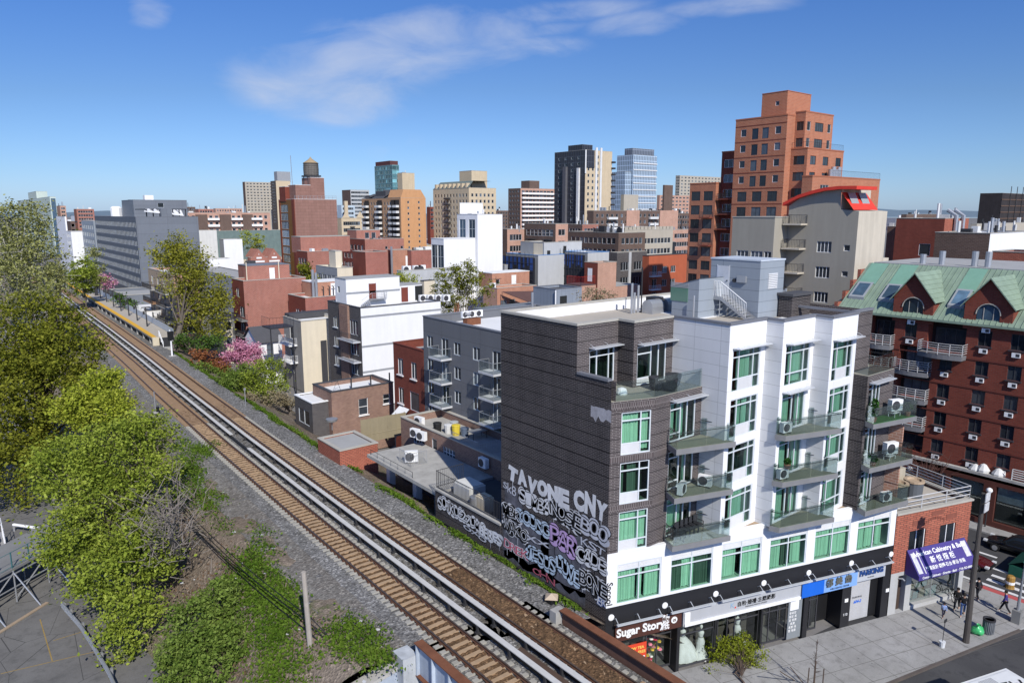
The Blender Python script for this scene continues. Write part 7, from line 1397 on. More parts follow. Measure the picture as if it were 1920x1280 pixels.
m.quad(q(FX-e,YL,0),q(FX-e,YL-LF,0),q(XR,YL-LF,0),q(XR,YL,0));m.quad(q(FX-e,YL-LF,-.22),q(FX-e,YL,-.22),(FX,YL,EV-.24),(FX,YL-LF,EV-.24));m.quad(q(FX-e,YL,0),q(FX-e,YL,-.22),q(FX-e,YL-LF,-.22),q(FX-e,YL-LF,0))
y=YL-.3
while y>YL-LF:m.quad(q(FX-e,y-.02,.07),q(FX-e,y+.02,.07),q(XR,y+.02,.07),q(XR,y-.02,.07));m.quad(q(FX-e,y+.02,.0),q(FX-e,y+.02,.07),q(XR,y+.02,.07),q(XR,y+.02,0));m.quad(q(FX-e,y-.02,.07),q(FX-e,y-.02,.0),q(XR,y-.02,0),q(XR,y-.02,.07));y-=.48
m.build('roof',M_green,gb_);m=MB();m.box(XR,XR+14,YL-LF,YL-.5,ZR-.5,ZR+.1);m.build('flat_roof',R_grey,gb_);m=MB();m.box(FX+.3,XR+12,YL+.003,YL+.4,0,EV-1.);m.build('side_wall',B_dkred,gb_)
m=MB()
for i in range(4):m.box(FX-.3+i*1.5,FX+1.2+i*1.5,YL+.002,YL+.35,EV-1.2,EV+.4+i*1.5*sl*1.)
m.build('stepped_gable',B_near,gb_)
def skyl(px0,py0,px1,py1):
 a=PX(px0,py1,FX+1.8)[1];b_=PX(px1,py1,FX+1.8)[1];m=MB();m.quad(q(FX+1.,a,.3),q(FX+1.,b_,.3),q(FX+3.,b_,.3),q(FX+3.,a,.3));m.quad(q(FX+1.,a,.0),q(FX+1.,b_,.0),q(FX+1.,b_,.3),q(FX+1.,a,.3));m.quad(q(FX+1.,a,0),q(FX+1.,a,.3),q(FX+3.,a,.3),q(FX+3.,a,0));o=m.build('skylight',plain('skylight_frame',(.3,.32,.33)),gb_)
 p=MB();w=(a-b_);p.quad(q(FX+1.2,a-w*.14,.315),q(FX+1.2,b_+w*.14,.315),q(FX+2.8,b_+w*.14,.315),q(FX+2.8,a-w*.14,.315));p.build('pane',G_blue,o)
 f=MB();f.quad(q(FX+3.05,a+.1,.085),q(FX+3.05,b_-.1,.085),q(XR-.1,b_-.1,.085),q(XR-.1,a+.1,.085));f.build('new_roof_patch',M_green2,gb_)
Z5=lambda x,y:(1540+x*.4455,330+y*.4455)
for a,b_,c,d in((130,445,195,500),(255,455,320,510),(545,480,615,535),(1010,500,1080,560)):skyl(*Z5(a,b_),*Z5(c,d))
def dormer(uc,w,zb,zp):
 m=MB();h0,h1=uc-w/2,uc+w/2;T=lambda u,z,d=.0:Lw(fw0,-PI/2,u,z,d);ze=zb+(zp-zb)*.5;ww=.95;zw0=zb+.55;zw1=zw0+.9
 arc=[(uc+ww*math.cos(PI*k/10),zw1+.95*math.sin(PI*k/10))for k in range(11)]
 m.poly([T(h0,zb,.06),T(uc-ww,zb,.06),T(uc-ww,zw1,.06)]+[T(u,z,.06)for u,z in reversed(arc)][1:6]+[T(uc,zp,.06),T(h0,ze,.06)]);m.poly([T(uc+ww,zb,.06),T(h1,zb,.06),T(h1,ze,.06),T(uc,zp,.06)]+[T(u,z,.06)for u,z in reversed(arc)][5:10]+[T(uc+ww,zw1,.06)]);m.quad(T(uc-ww,zb,.06),T(uc+ww,zb,.06),T(uc+ww,zw0,.06),T(uc-ww,zw0,.06))
 dp=lambda z:-((z-EV)/sl+.3);
 for s,hh in((-1,h0),(1,h1)):m.poly([T(hh,zb,.06),T(hh,ze,.06),T(hh,ze,dp(ze)),T(hh,zb,-.3)])
 o=m.build('dormer',B_dkred,gb_);r=MB();ov=.3
 for hh,s in((h0,-1),(h1,1)):a,b_=(hh+s*ov,ze-ov*(zp-ze)/(w/2)+.1),(uc,zp+.1);r.quad(T(a[0],a[1],.4),T(b_[0],b_[1],.4),T(b_[0],b_[1],dp(zp)-.4),T(a[0],a[1],dp(ze)-.2));r.quad(T(a[0],a[1]-.14,.4),T(a[0],a[1],.4),T(b_[0],b_[1],.4),T(b_[0],b_[1]-.14,.4))
 for k in range(1,7):
  for hh,s in((h0,-1),(h1,1)):f=k/7;a=(hh+s*ov+(uc-hh-s*ov)*f,ze-ov*(zp-ze)/(w/2)+.1+(zp-ze+ov*(zp-ze)/(w/2))*f);r.tube([T(a[0],a[1]+.03,.4),T(a[0],a[1]+.03,dp(a[1])-.2)],.03,4)
 r.build('roof',M_green,o);wn_=MB();wn_.poly([T(uc-ww,zw0,-.05),T(uc+ww,zw0,-.05)]+[T(u,z,-.05)for u,z in arc]);f=wn_.build('arched_window',G_blue,o);fr=MB();fr.tube([T(uc+(ww+.04)*math.cos(PI*k/10),zw1+.99*math.sin(PI*k/10),.08)for k in range(11)],.05,5);fr.box(uc-ww-.2,uc+ww+.2,-.02,.22,zw0-.14,zw0,0,lambda x,y,z:T(x,z,y));[fr.box(uc+a-.03,uc+a+.03,-.06,-.02,zw0,zw1+.6,0,lambda x,y,z:T(x,z,y))for a in(-.4,.4)];fr.build('frame',C_stone,o)
 link('air_conditioner',ACW,gb_,T(uc,zw0-.75,.06),-PI/2)
 s_=MB();s_.box(h0,h1,.003,.06,EV-3.,zb,0,lambda x,y,z:T(x,z,y));s_.build('pilaster',B_dkred,gb_)if False else None
zd1=YL-PX(1540+390*.4455,330+520*.4455,FX)[1];zd2=YL-PX(1540+708*.4455,330+540*.4455,FX)[1]
pk=PX(1711,512,FX)[2]
dormer(zd1,3.7,EV-.9,pk);dormer(zd2,3.9,EV-.9,pk-.05);dormer(zd2+(zd2-zd1),3.9,EV-.9,pk)
m=MB();[m.tube([(XR+1.5,PX(1540+x*.4455,500,XR+1.5)[1],ZR),(XR+1.5,PX(1540+x*.4455,500,XR+1.5)[1],ZR+h)],.3,9)for x,h in((425,1.1),(505,1.5),(643,1.6),(700,1.6))];m.build('flue',M_steel,gb_)
m=MB();[m.box(FX-.04,FX-.003,YL-LF,YL,z,z+.12)for z in(15.0,12.3,9.55,6.8)];m.build('string_course',plain('string_brick',(.11,.03,.022)),gb_)
m=MB();PXd=73.2;face(m,(PXd,YL),-PI/2,LF,0.,4.6,[(9.5,12.2,.5,3.9),(12.6,15.4,.5,3.9),(16.4,19.4,.5,3.9),(20.,24.,.5,3.9),(25.,29.,.5,3.9)],rev=.4,back=1);m.box(PXd,FX-.01,YL-LF,YL,4.3,4.58);m.build('podium',[plain('podium_maroon',(.085,.028,.02),.7,.2),plain('shop_inside',(.0,0,0))],gb_)
for i,(a,b_)in enumerate(((9.5,12.2),(12.6,15.4),(16.4,19.4),(20.,24.),(25.,29.))):
 m=MB();m.box(a+.1,b_-.1,-.35,-.3,2.5,3.8,0,lambda x,y,z:Lw((PXd,YL),-PI/2,x,z,y));m.build('poster_panel',plain('poster_white',(.42,.47,.52),.5,.55,2.2),gb_);m=MB();m.box(a+.05,b_-.05,-.3,-.27,.55,3.85,0,lambda x,y,z:Lw((PXd,YL),-PI/2,x,z,y));m.build('shop_window',G_shop,gb_)
m=MB();m.box(PXd-.1,PXd+.35,YL-LF,YL,4.602,4.85);m.build('ledge',W_conc,gb_);m=MB();hrail(m,(PXd+.1,20.,4.85),(PXd+.1,6.,4.85),1.,5,8,.05);m.build('ledge_railing',plain('pale_railing',(.5,.5,.48)),gb_)
for i,(px,py)in enumerate(((1706,878),(1855,919))):
 q_=PX(px,py,PXd-.4);t=thing('globe_lamp','white globe lamp in front of the maroon podium, %s one'%('left','right')[i],'lamp',(q_[0],q_[1],0),'globe lamps');m=MB();m.tube([(q_[0],q_[1],0),(q_[0],q_[1],q_[2]-.25)],.06,6);m.build('post',M_dkmetal,t);m=MB();m.lathe([(.05,-.25),(.22,-.15),(.28,0),(.22,.17),(.05,.26)],(q_[0],q_[1],q_[2]),12);m.build('globe',M_white,t,True)
for i,(px,py,h)in enumerate(((1845,862,.9),(1873,873,.8),(1830,858,.7))):q_=PX(px,py+6,PXd+.5);m=MB();m.lathe([(.5,0),(.55,h*.5),(.25,h),(.05,h+.1)],(q_[0],q_[1],4.6),9);single('covered_heap',m,W_pale,'white covered bundle on the podium ledge, %s'%('tallest','right one','left one')[i],'bundle','bundles on the podium ledge')
p=A(1811,1203,0);zt_=U(p[0],p[1],925);t=thing('utility_pole','thick dark utility pole with taped flyers on the pavement by the kerb','pole',p);m=MB();m.tube([p,(p[0]+.1,p[1]+.05,4.),(p[0]+.1,p[1]+.05,zt_)],[.21,.17,.13],10);m.build('post',plain('dark_pole',(.07,.062,.055),.8,.25,2.),t)
m=MB();[m.box(p[0]-.35,p[0]+.4,p[1]-.25,p[1]-.2,z,z+.6)for z in(9.4,10.1)];m.build('flyer',plain('flyer_white',(.5,.5,.5),.7,.5,5.),t)
p=A(1905,1166,0);t=thing('street_lamp','pale grey street lamp post with square base at the ramp corner','lamp post',p);m=MB();m.tube([p,(p[0]+.25,p[1]-.05,9.5),(p[0]+1.2,p[1]-.3,10.2)],[.13,.09,.06],9);m.build('post',M_steel,t);m=MB();m.box(p[0]-.26,p[0]+.26,p[1]-.26,p[1]+.26,0,.95);m.build('base',plain('post_base',(.2,.2,.19)),t);m=MB();m.box(p[0]+1.1,p[0]+1.8,p[1]-.5,p[1]-.2,10.1,10.3);m.build('lamp_head',M_steel,t);m=MB();[m.box(p[0]-.2,p[0]+.25,p[1]-.16,p[1]-.12,z,z+.35)for z in(4.2,4.9)];m.build('sign_plate',plain('plate_red',(.35,.1,.1),.6),t)
p=A(1852,1186,0);t=thing('litter_bin','grey slatted steel litter bin beside the green bag','litter bin',p);m=MB();m.lathe([(.3,.04),(.33,.5),(.34,.98)],p,22);[m.tube([(p[0]+.345*math.cos(a),p[1]+.345*math.sin(a),.06),(p[0]+.36*math.cos(a),p[1]+.36*math.sin(a),1.)],.018,4)for a in[2*PI*k/22 for k in range(22)]];m.build('body',plain('bin_grey',(.17,.18,.19),.5),t);m=MB();m.lathe([(.39,.98),(.39,1.08),(.3,1.08),(.27,.95)],p,22);m.build('rim',M_dkmetal,t)
p=A(1833,1187,0);m=MB();g_=random.Random(4);n=14
for i,(r,z)in enumerate(((.2,0),(.36,.12),(.38,.3),(.26,.46),(.08,.56),(.13,.66))):
 for k in range(n):a=2*PI*k/n;rr_=r*(1+.18*math.sin(3*a+i)+g_.uniform(-.1,.1));m.v.append((p[0]+rr_*math.cos(a)*1.25,p[1]+rr_*math.sin(a),z+g_.uniform(0,.03)))
for i in range(5):
 for k in range(n):k2=(k+1)%n;m.f.append((i*n+k,i*n+k2,(i+1)*n+k2,(i+1)*n+k));m.m.append(0)
single('rubbish_bag',m,plain('green_plastic',(.06,.42,.14),.35,.25,4.,0.,.5),'bright green plastic rubbish bag leaning by the litter bin','rubbish bag',smooth=True)
p=A(1766,1212,0);t=thing('bucket_stand','white bucket holding a thin upright pole on the pavement','bucket',p);m=MB();m.lathe([(.16,0),(.2,.42),(.18,.42)],p,12);m.build('bucket',plain('bucket_white',(.6,.62,.62),.5),t);m=MB();m.tube([(p[0],p[1],.1),(p[0]+.05,p[1],1.9)],.022,5);m.box(p[0]-.04,p[0]+.3,p[1]-.03,p[1]+.03,1.75,1.95);m.build('pole',M_dkmetal,t)
p=A(1893,1101,-.14);m=MB();m.lathe([(.34,0),(.3,.1),(.3,.9),(.2,1.)],p,12);t=single('traffic_barrel',m,plain('barrel_ochre',(.30,.17,.04),.6,.3,4.),'ochre and white traffic barrel near the crossing stripes','traffic barrel');m=MB();m.lathe([(.31,.35),(.315,.55)],p,12);m.build('white_band',M_white,t)
p=A(1908,1080,-.14);t=thing('street_shed','low dark green pitched cover beside the crossing at the right edge','shed',p);m=MB();m.box(p[0]-.2,p[0]+3.,p[1]-1.2,p[1]+.6,-.14,.7);m.build('body',plain('shed_green',(.015,.09,.06),.6),t);m=MB();m.poly([(p[0]-.3,p[1]-1.3,.7),(p[0]+3.1,p[1]-1.3,.7),(p[0]+3.1,p[1]-.3,1.3),(p[0]-.3,p[1]-.3,1.3)]);m.poly([(p[0]+3.1,p[1]+.7,.7),(p[0]-.3,p[1]+.7,.7),(p[0]-.3,p[1]-.3,1.3),(p[0]+3.1,p[1]-.3,1.3)]);m.build('cover',plain('shed_green',(0,0,0)),t)
p=A(1818,1092,0);m=MB();q2=A(1827,1075,0);m.tube([p,(p[0],p[1],1.1),(q2[0],q2[1],1.1),q2],.03,5);single('bike_rail',m,M_dkmetal,'thin dark hoop rail at the edge of the side pavement','rail')
def car(label,x,y,rz,paint_,suv=False):
 t=thing('parked_car',label,'car',(x,y,-.14),None,rz);L_,Wd,h=(4.9,1.95,1.78)if suv else(4.75,1.83,1.45)
 def part(nm,m,mats,par=t,loc=None):
  o=bpy.data.objects.new(nm,m.mesh(nm,mats,smooth=nm in('body','cabin')));COL.objects.link(o);o.parent=par
  if nm in('body','cabin'):md=o.modifiers.new('soft','SUBSURF');md.levels=md.render_levels=2
  return o
 bl=.98 if suv else .86
 st=[(-L_/2,.62,.42,bl-.30),(-L_/2+.12,.84,.3,bl-.22),(-L_/2+.7,.95,.24,bl-.1),(-L_/2+1.35,.98,.24,bl-.03),(0,1.,.24,bl),(L_/2-1.,.99,.24,bl+.03),(L_/2-.25,.94,.28,bl+.05),(L_/2,.78,.42,bl-.02)]
 m=MB()
 for yy,w,z0,z1 in st:
  w*=Wd/2;zm=z0+(z1-z0)*.5;m.v+=[(-w*.9,yy,z0),(-w,yy,zm),(-w*.97,yy,z1-.05),(-w*.82,yy,z1),(w*.82,yy,z1),(w*.97,yy,z1-.05),(w,yy,zm),(w*.9,yy,z0)]
 for i in range(len(st)-1):
  for k in range(8):k2=(k+1)%8;m.f.append((i*8+k,i*8+k2,(i+1)*8+k2,(i+1)*8+k));m.m.append(0)
 m.f+=[tuple(reversed(range(8))),tuple((len(st)-1)*8+k for k in range(8))];m.m+=[0,0];part('body',m,paint_)
 c=[(-L_/2+1.3,bl-.06,.78),(-L_/2+2.05,h-.06,.66),(-.1+.3,h,.66),(L_/2-(1.0 if not suv else .55),h-.12,.64),(L_/2-(.35 if not suv else .12),bl,.76)];m=MB()
 for yy,z,w in c:w*=Wd/2;m.v+=[(-w,yy,z),(w,yy,z)]
 for yy,z,w in c:w=.8*Wd/2 if True else w;m.v+=[(-w,yy,bl-.1),(w,yy,bl-.1)]
 for i in range(4):a=2*i;b_=10+2*i;m.f+=[(a,a+2,a+3,a+1),(a,b_,b_+2,a+2),(a+1,a+3,b_+3,b_+1)];m.m+=[0 if i in(0,3)else 1,0,0]
 part('cabin',m,[plain('car_glass',(.012,.015,.018),.08,.05,spec=.6),paint_])
 for sx_ in(-1,1):
  for yy in(-L_/2+.95,L_/2-.95):
   m=MB();m.tube([(sx_*(Wd/2-.2),yy,.33),(sx_*(Wd/2+.01),yy,.33)],.34,18);w_=part('wheel',m,plain('tyre',(.015,.015,.015),.8));m=MB();m.tube([(sx_*(Wd/2+.011),yy,.33),(sx_*(Wd/2+.03),yy,.33)],.22,14);part('rim',m,M_steel,w_)
  m=MB();m.box(sx_*.82*Wd/2-.2,sx_*.82*Wd/2+.12,-L_/2+.02,-L_/2+.3,bl-.33,bl-.2);part('headlight',m,plain('headlight',(.6,.62,.62),.15,.05,spec=.6));m=MB();m.box(sx_*.8*Wd/2-.15,sx_*.8*Wd/2+.12,L_/2-.2,L_/2-.02,bl-.2,bl-.04);part('tail_light',m,plain('tail_red',(.3,.01,.01),.2));m=MB();m.box(sx_*(Wd/2+.02)-.09,sx_*(Wd/2+.02)+.09,-L_/2+1.55,-L_/2+1.75,bl-.02,bl+.14);part('mirror',m,paint_)
 m=MB();m.box(-.55,.55,-L_/2-.02,-L_/2+.1,.38,.6);part('grille',m,M_black);return t
def gloss(n,c):m=plain(n,c,.22,.05,spec=.6);m.node_tree.nodes['Principled BSDF'].inputs['Coat Weight'].default_value=.6;return m
car('dark red saloon car waiting behind the utility pole at the crossing',63.9,20.3,0.,gloss('paint_maroon',(.07,.006,.008)));car('black sport utility car on the far side of the side street',69.2,17.7,PI,gloss('paint_black',(.008,.009,.011)),True)
bs=thing('city_bus','white city bus whose roof shows the number 7424','bus',(45.2,11.45,-.14));bd=(45.15,11.46);T4=lambda x,y,z:Lw(bd,TB,x,z,y)
m=MB();m.box(-12.,0.,0.,2.6,.2,2.75,0,T4);m.box(-11.9,-.12,.12,2.48,2.751,2.98,0,T4);m.box(-11.7,-.3,.35,2.25,2.981,3.06,0,T4);m.build('body',plain('bus_white',(.66,.67,.66),.4,.08),bs);m=MB();[m.box(-11.6+i*1.6,-10.2+i*1.6,2.601,2.62,1.3,2.4,0,T4)for i in range(7)];[m.box(-11.6+i*1.6,-10.2+i*1.6,-.02,-.001,1.3,2.4,0,T4)for i in range(7)];m.build('window',MATS['car_glass'],bs)
m=MB();[m.box(-2.9+.13*i,-2.84+.13*i,.5,1.3,3.062,3.09,0,T4)for i in range(8)];m.box(-5.6,-4.2,.8,1.9,3.062,3.25,0,T4);m.build('roof_vent',plain('bus_vent',(.45,.46,.46)),bs)
for x_ in(-2.2,-9.):m=MB();m.tube([T4(x_,2.35,.48),T4(x_,2.63,.48)],.48,18);m.build('wheel',MATS['tyre'],bs);m=MB();m.tube([T4(x_,-.02,.48),T4(x_,.3,.48)],.48,18);m.build('wheel',MATS['tyre'],bs)
o=text('lettering','7424',bs,Lw(bd,TB,-1.45,3.075,1.35),TB+PI-.12,.95,M_black,.004,.012,tilt=PI/2)
SKN=plain('skin',(.42,.26,.18),.6,.05)
def skinned(name,verts,edges,mat,parent):
 me=bpy.data.meshes.new(name);me.from_pydata([v[:3]for v in verts],edges,[]);me.materials.append(mat);o=bpy.data.objects.new(name,me);COL.objects.link(o);o.parent=parent
 md=o.modifiers.new('skin','SKIN');md.use_smooth_shade=True
 lay=me.skin_vertices[0].data
 for i,v in enumerate(verts):lay[i].radius=v[3]if len(v)>4 and isinstance(v[3],tuple)else((v[3],v[3])if len(v)==4 else(v[3],v[4]))
 lay[0].use_root=True;s=o.modifiers.new('sub','SUBSURF');s.levels=s.render_levels=1;return o
def person(label,p,face_to,h=1.72,top=(.02,.02,.022),legs=(.02,.02,.024),stride=.25,hair=(.015,.012,.01),arm=.15,hat=None,bag=None,lean=0.):
 """walks towards local -y"""
 t=thing('person',label,'person',p,None,face_to);k=h/1.72
 def S(v):return tuple(x*k for x in v)
 hip,knee,foot=.93,.5,.08;s=stride
 J=[(0,0,.97,.14,.11),(0,-.01-lean*.3,1.15,.135,.1),(0,-.02-lean*.6,1.33,.15,.105),(0,-.02-lean,1.45,.06,.06),(0,-.04-lean,1.53,.075,.085),(0,-.05-lean,1.62,.085,.1),(0,-.04-lean,1.7,.05,.06)];E=[(0,1),(1,2),(2,3),(3,4),(4,5),(5,6)]
 legs_i,arms_i=[],[]
 for sx_,d in((-1,1),(1,-1)):
  b=len(J);J+=[(sx_*.1,0,.9,.09,.09),(sx_*.1,-d*s*.45-.03,knee,.06,.06),(sx_*.1,-d*s+(.06 if d<0 else 0),.09,.04,.045),(sx_*.11,-d*s-.14,.04,.035,.04)];E+=[(0,b),(b,b+1),(b+1,b+2),(b+2,b+3)];legs_i.append(b)
  b=len(J);yy=d*arm;J+=[(sx_*.19,-.02-lean*.8,1.38,.055,.055),(sx_*.24,yy*.5-lean*.6,1.13,.042,.042),(sx_*.23,yy*1.1-.08-lean*.5,.9,.03,.03),(sx_*.225,yy*1.15-.1-lean*.5,.83,.034,.022)];E+=[(2,b),(b,b+1),(b+1,b+2),(b+2,b+3)];hx_,hy_,hz_=J[-1][:3];hb=b+3;arms_i.append(b)
  for f in range(4):c=len(J);J+=[(hx_+(f-1.5)*.016*.4,hy_+(f-1.5)*.017,hz_-.05,.009,.009),(hx_-sx_*.012,hy_+(f-1.5)*.016-.012,hz_-.085-.008*(1.5-abs(f-1.5)),.007,.007)];E+=[(hb,c),(c,c+1)]
  c=len(J);J+=[(hx_-sx_*.01,hy_-.035,hz_-.025,.01,.01),(hx_-sx_*.014,hy_-.05,hz_-.055,.008,.008)];E+=[(hb,c),(c,c+1)]
 skinned('body',[tuple(x*k for x in j)for j in J],E,SKN,t)
 g_=1.22;V=[J[0],J[1],J[2],(0,-.02-lean,1.43,.075,.07)];V=[(a,b,c,r*g_,q_*g_)for a,b,c,r,q_ in V];EE=[(0,1),(1,2),(2,3)];V.insert(0,(0,0,.86,.165,.135));EE=[(0,1),(1,2),(2,3),(3,4)]
 for b in arms_i:c=len(V);V+=[(j[0],j[1],j[2],j[3]*1.4,j[4]*1.4)for j in J[b:b+3]];EE+=[(3,c),(c,c+1),(c+1,c+2)]
 mt=plain('cloth_%d'%(hash(label)%9999),top,.85,.15,5.);skinned('jacket',[tuple(x*k for x in j)for j in V],EE,mt,t)
 V=[(0,0,.96,.15,.12)];EE=[]
 for b in legs_i:c=len(V);V+=[(J[b][0],J[b][1],J[b][2],.1,.1),(J[b+1][0],J[b+1][1],J[b+1][2],.075,.075),(J[b+2][0],J[b+2][1],J[b+2][2]+.03,.06,.06)];EE+=[(0,c),(c,c+1),(c+1,c+2)]
 skinned('trousers',[tuple(x*k for x in j)for j in V],EE,plain('cloth2_%d'%(hash(label)%9999),legs,.85,.15,5.),t)
 for b in legs_i:a=J[b+2];skinned('shoe',[tuple(x*k for x in j)for j in((a[0],a[1]+.05,.05,.045,.05),(a[0],a[1]-.06,.05,.05,.045),(a[0]*1.05,a[1]-.18,.035,.04,.03))],[(0,1),(1,2)],plain('shoe_pale',(.4,.4,.4))if b==legs_i[0]else plain('shoe_pale',(.4,.4,.4)),t)
 m=MB();m.lathe([(.098,-.03),(.108,.04),(.1,.09),(.06,.125),(.01,.135)],(0,-.035-lean,1.62),14);m.v=[S(v)for v in m.v];o=bpy.data.objects.new('hair',m.mesh('hair',plain('hair_%d'%(hash(label)%9999),hat or hair,.8),smooth=True));COL.objects.link(o);o.parent=t
 m=MB();[m.lathe([(.002,-.014),(.013,0),(.002,.014)],(sx_*.035,-.145-lean,1.625),6)for sx_ in(-1,1)];m.lathe([(.02,-.03),(.012,.02)],(0,-.152-lean,1.59),6);m.v=[S(v)for v in m.v];o=bpy.data.objects.new('facial_features',m.mesh('facial_features',plain('skin_dark',(.2,.11,.08),.6)));COL.objects.link(o);o.parent=t
 if bag:m=MB();m.box(-.15,.15,.1,.22,1.05,1.4);m.v=[S(v)for v in m.v];o=bpy.data.objects.new('backpack',m.mesh('backpack',plain('bag_%d'%(hash(label)%9999),bag)));COL.objects.link(o);o.parent=t
 return t
def foot(px,py):return A(px,py,0.)
person('person in navy and white jacket and black trousers walking away past the lamp post',foot(1883,1148),R(200),top=(.055,.04,.19),stride=.3)
person('person dressed all in black standing behind the dark utility pole',foot(1832,1123),R(160),stride=.12)
person('person in a black jacket and blue jeans walking with head down',foot(1804,1153),R(-70),top=(.012,.012,.014),legs=(.03,.06,.15),stride=.32,lean=.08)
person('person in long black coat and pale shoes walking beside the one in blue jeans',foot(1793,1142),R(-80),top=(.014,.013,.013),stride=.3)
person('child in a pale blue jacket walking in front of the shop',foot(1768,1157),R(-60),h=1.15,top=(.22,.30,.5),legs=(.03,.03,.05),stride=.28)
person('person in a bright red top bending over a bicycle beside the shop wall',foot(1782,1112),R(100),top=(.65,.08,.04),legs=(.05,.05,.06),stride=.1,lean=.18)
p=foot(1780,1122);t=thing('bicycle','bicycle leaning by the shop wall under the person in red','bicycle',p)
def ring(c,r,a,rt=.03):return[(c[0]+r*math.cos(x)*math.cos(a),c[1]+r*math.cos(x)*math.sin(a),c[2]+r*math.sin(x))for x in[2*PI*i/18 for i in range(19)]]
for dx in(-.5,.5):m=MB();m.tube(ring((p[0]+dx*.6,p[1]+dx*.8,.36),.34,math.atan2(.8,.6)),.025,6);m.build('wheel',plain('tyre',(0,0,0)),t)
m=MB();w_=lambda s,z:(p[0]+s*.6,p[1]+s*.8,z);[m.tube([w_(*a),w_(*b)],.022,5)for a,b in(((-.5,.36),(-.2,.85)),((-.2,.85),(.35,.82)),((.35,.82),(0.,.38)),((0.,.38),(-.2,.85)),((.5,.36),(.35,.95)),((-.5,.36),(0.,.38)))];m.build('frame',M_dkmetal,t);m=MB();c=w_(-.22,.92);m.box(c[0]-.08,c[0]+.08,c[1]-.1,c[1]+.1,.88,.95);m.build('saddle',M_black,t);m=MB();c=w_(.35,.98);m.tube([(c[0]-.24,c[1]+.18,1.),c,(c[0]+.24,c[1]-.18,1.)],.02,5);m.build('handlebar',M_black,t)
m=MB();m.poly([(-40,20,-.04),(9.3,30,-.04),(8.6,46,-.04),(6.5,60,-.04),(5.5,110,-.04),(-40,120,-.04)]);structure('car_park',m,T_lot)
m=MB()
for(a,b_)in(((1.2,1262),(176,1221)),((75,1160),(98,1238)),((100,1200),(165,1180))):
 q0,q1=A(a[0]if isinstance(a,tuple)else a,a[1],-.03),A(b_[0],b_[1],-.03);d=Vector((q1[0]-q0[0],q1[1]-q0[1]));d.normalize();nx,ny=-d.y*.035,d.x*.035;m.quad((q0[0]-nx,q0[1]-ny,-.036),(q1[0]-nx,q1[1]-ny,-.036),(q1[0]+nx,q1[1]+ny,-.036),(q0[0]+nx,q0[1]+ny,-.036))
structure('parking_lines',m,plain('faded_yellow_line',(.28,.19,.06),.9,.4,3.))
gr_=thing('guard_rail','pale steel guard rail along the edge of the car park','guard rail',A(160,1200,0));pts=[A(x,y,.55)for x,y in((116,1133),(128,1147),(150,1172),(168,1200),(185,1228),(203,1258),(222,1300))]
m=MB()
for k,(dz,r_)in enumerate(((.0,.1),(.16,.07),(-.16,.07))):m.tube([(q_[0],q_[1],q_[2]+dz)for q_ in pts],r_,6)
m.build('rail',M_steel,gr_)
for q_ in pts[:-1]:m=MB();m.box(q_[0]+.1,q_[0]+.25,q_[1]-.08,q_[1]+.08,-.1,.7);m.build('post',M_steel,gr_)
gr2=thing('guard_rail','far white guard rail half hidden under the green trees','guard rail',A(60,985,0));m=MB();pts=[A(x,y,.6)for x,y in((25,983),(60,988),(110,994))];m.tube(pts,.13,6);m.build('rail',M_white,gr2)
for q_ in pts:m=MB();m.box(q_[0]-.08,q_[0]+.08,q_[1]-.08,q_[1]+.08,-.1,.6);m.build('post',M_steel,gr2)
sc=thing('scaffold_ramp','steel ramp on galvanised scaffold frames with green railing in the car park','ramp',A(40,1130,0));P0,P1=A(-40,1100,2.6),A(84,1033,2.6);dv=Vector((P1[0]-P0[0],P1[1]-P0[1],0));Ld=dv.length;dv.normalize();nv_=Vector((-dv.y,dv.x,0))
def rp(s,o,z):return(P0[0]+dv.x*s+nv_.x*o,P0[1]+dv.y*s+nv_.y*o,z)
m=MB();m.box(-6,Ld+6,0.0,4.2,2.4,2.6,0,lambda x,y,z:rp(x,y,z));m.build('deck',plain('ramp_deck',(.2,.2,.195)),sc);m=MB();bars(m,rp(-6,.1,2.6),rp(Ld+6,.1,2.6),1.25,gap=1.4,r=.05,rails=(.1,.98));m.build('railing',plain('rail_green',(.05,.13,.14),.6),sc)
m=MB();leg=lambda a,b_:m.tube([a,b_],.055,6)
for i in range(5):
 s=Ld-i*2.9;leg(rp(s,-.1,0),rp(s,-.1,2.5));leg(rp(s,-2.2,0),rp(s,-.15,2.3));leg(rp(s,2.2,0),rp(s,2.2,2.4))
 if i<4:leg(rp(s,-.1,2.3),rp(s-2.9,-.1,.3));leg(rp(s,-.1,1.2),rp(s-2.9,-.1,1.2));leg(rp(s,-.1,2.2),rp(s-2.9,-.1,2.2))
m.build('scaffold_frame',M_steel,sc);m=MB();m.box(-4,Ld-2.5,-2.5,-2.25,-.03,.04,0,lambda x,y,z:rp(x,y,z));m.build('sole_board',plain('plywood',(.33,.25,.17),.9),sc)
t=thing('skip_truck','white barred truck bed with mixed load at the left of the car park','truck',A(5,1030,0));q_=A(14,1050,0);m=MB();m.box(q_[0]-5,q_[0],q_[1]-1.,q_[1]+4.5,.6,.9);m.build('bed',plain('truck_bed',(.3,.3,.3)),t);m=MB();bars(m,(q_[0],q_[1]-1,.9),(q_[0],q_[1]+4.5,.9),1.3,gap=1.3,r=.05,rails=(.5,.98));bars(m,(q_[0],q_[1]+4.5,.9),(q_[0]-5,q_[1]+4.5,.9),1.3,gap=1.3,r=.05,rails=(.5,.98));m.build('side_frame',M_white,t)
m=MB();[m.box(q_[0]-1.2-rnd.random()*2,q_[0]-.4,q_[1]+i*.8,q_[1]+i*.8+.6,.91,1.2+rnd.random()*.4)for i in range(4)];m.build('load',plain('load_mix',(.5,.3,.28),.7,.6,2.),t)
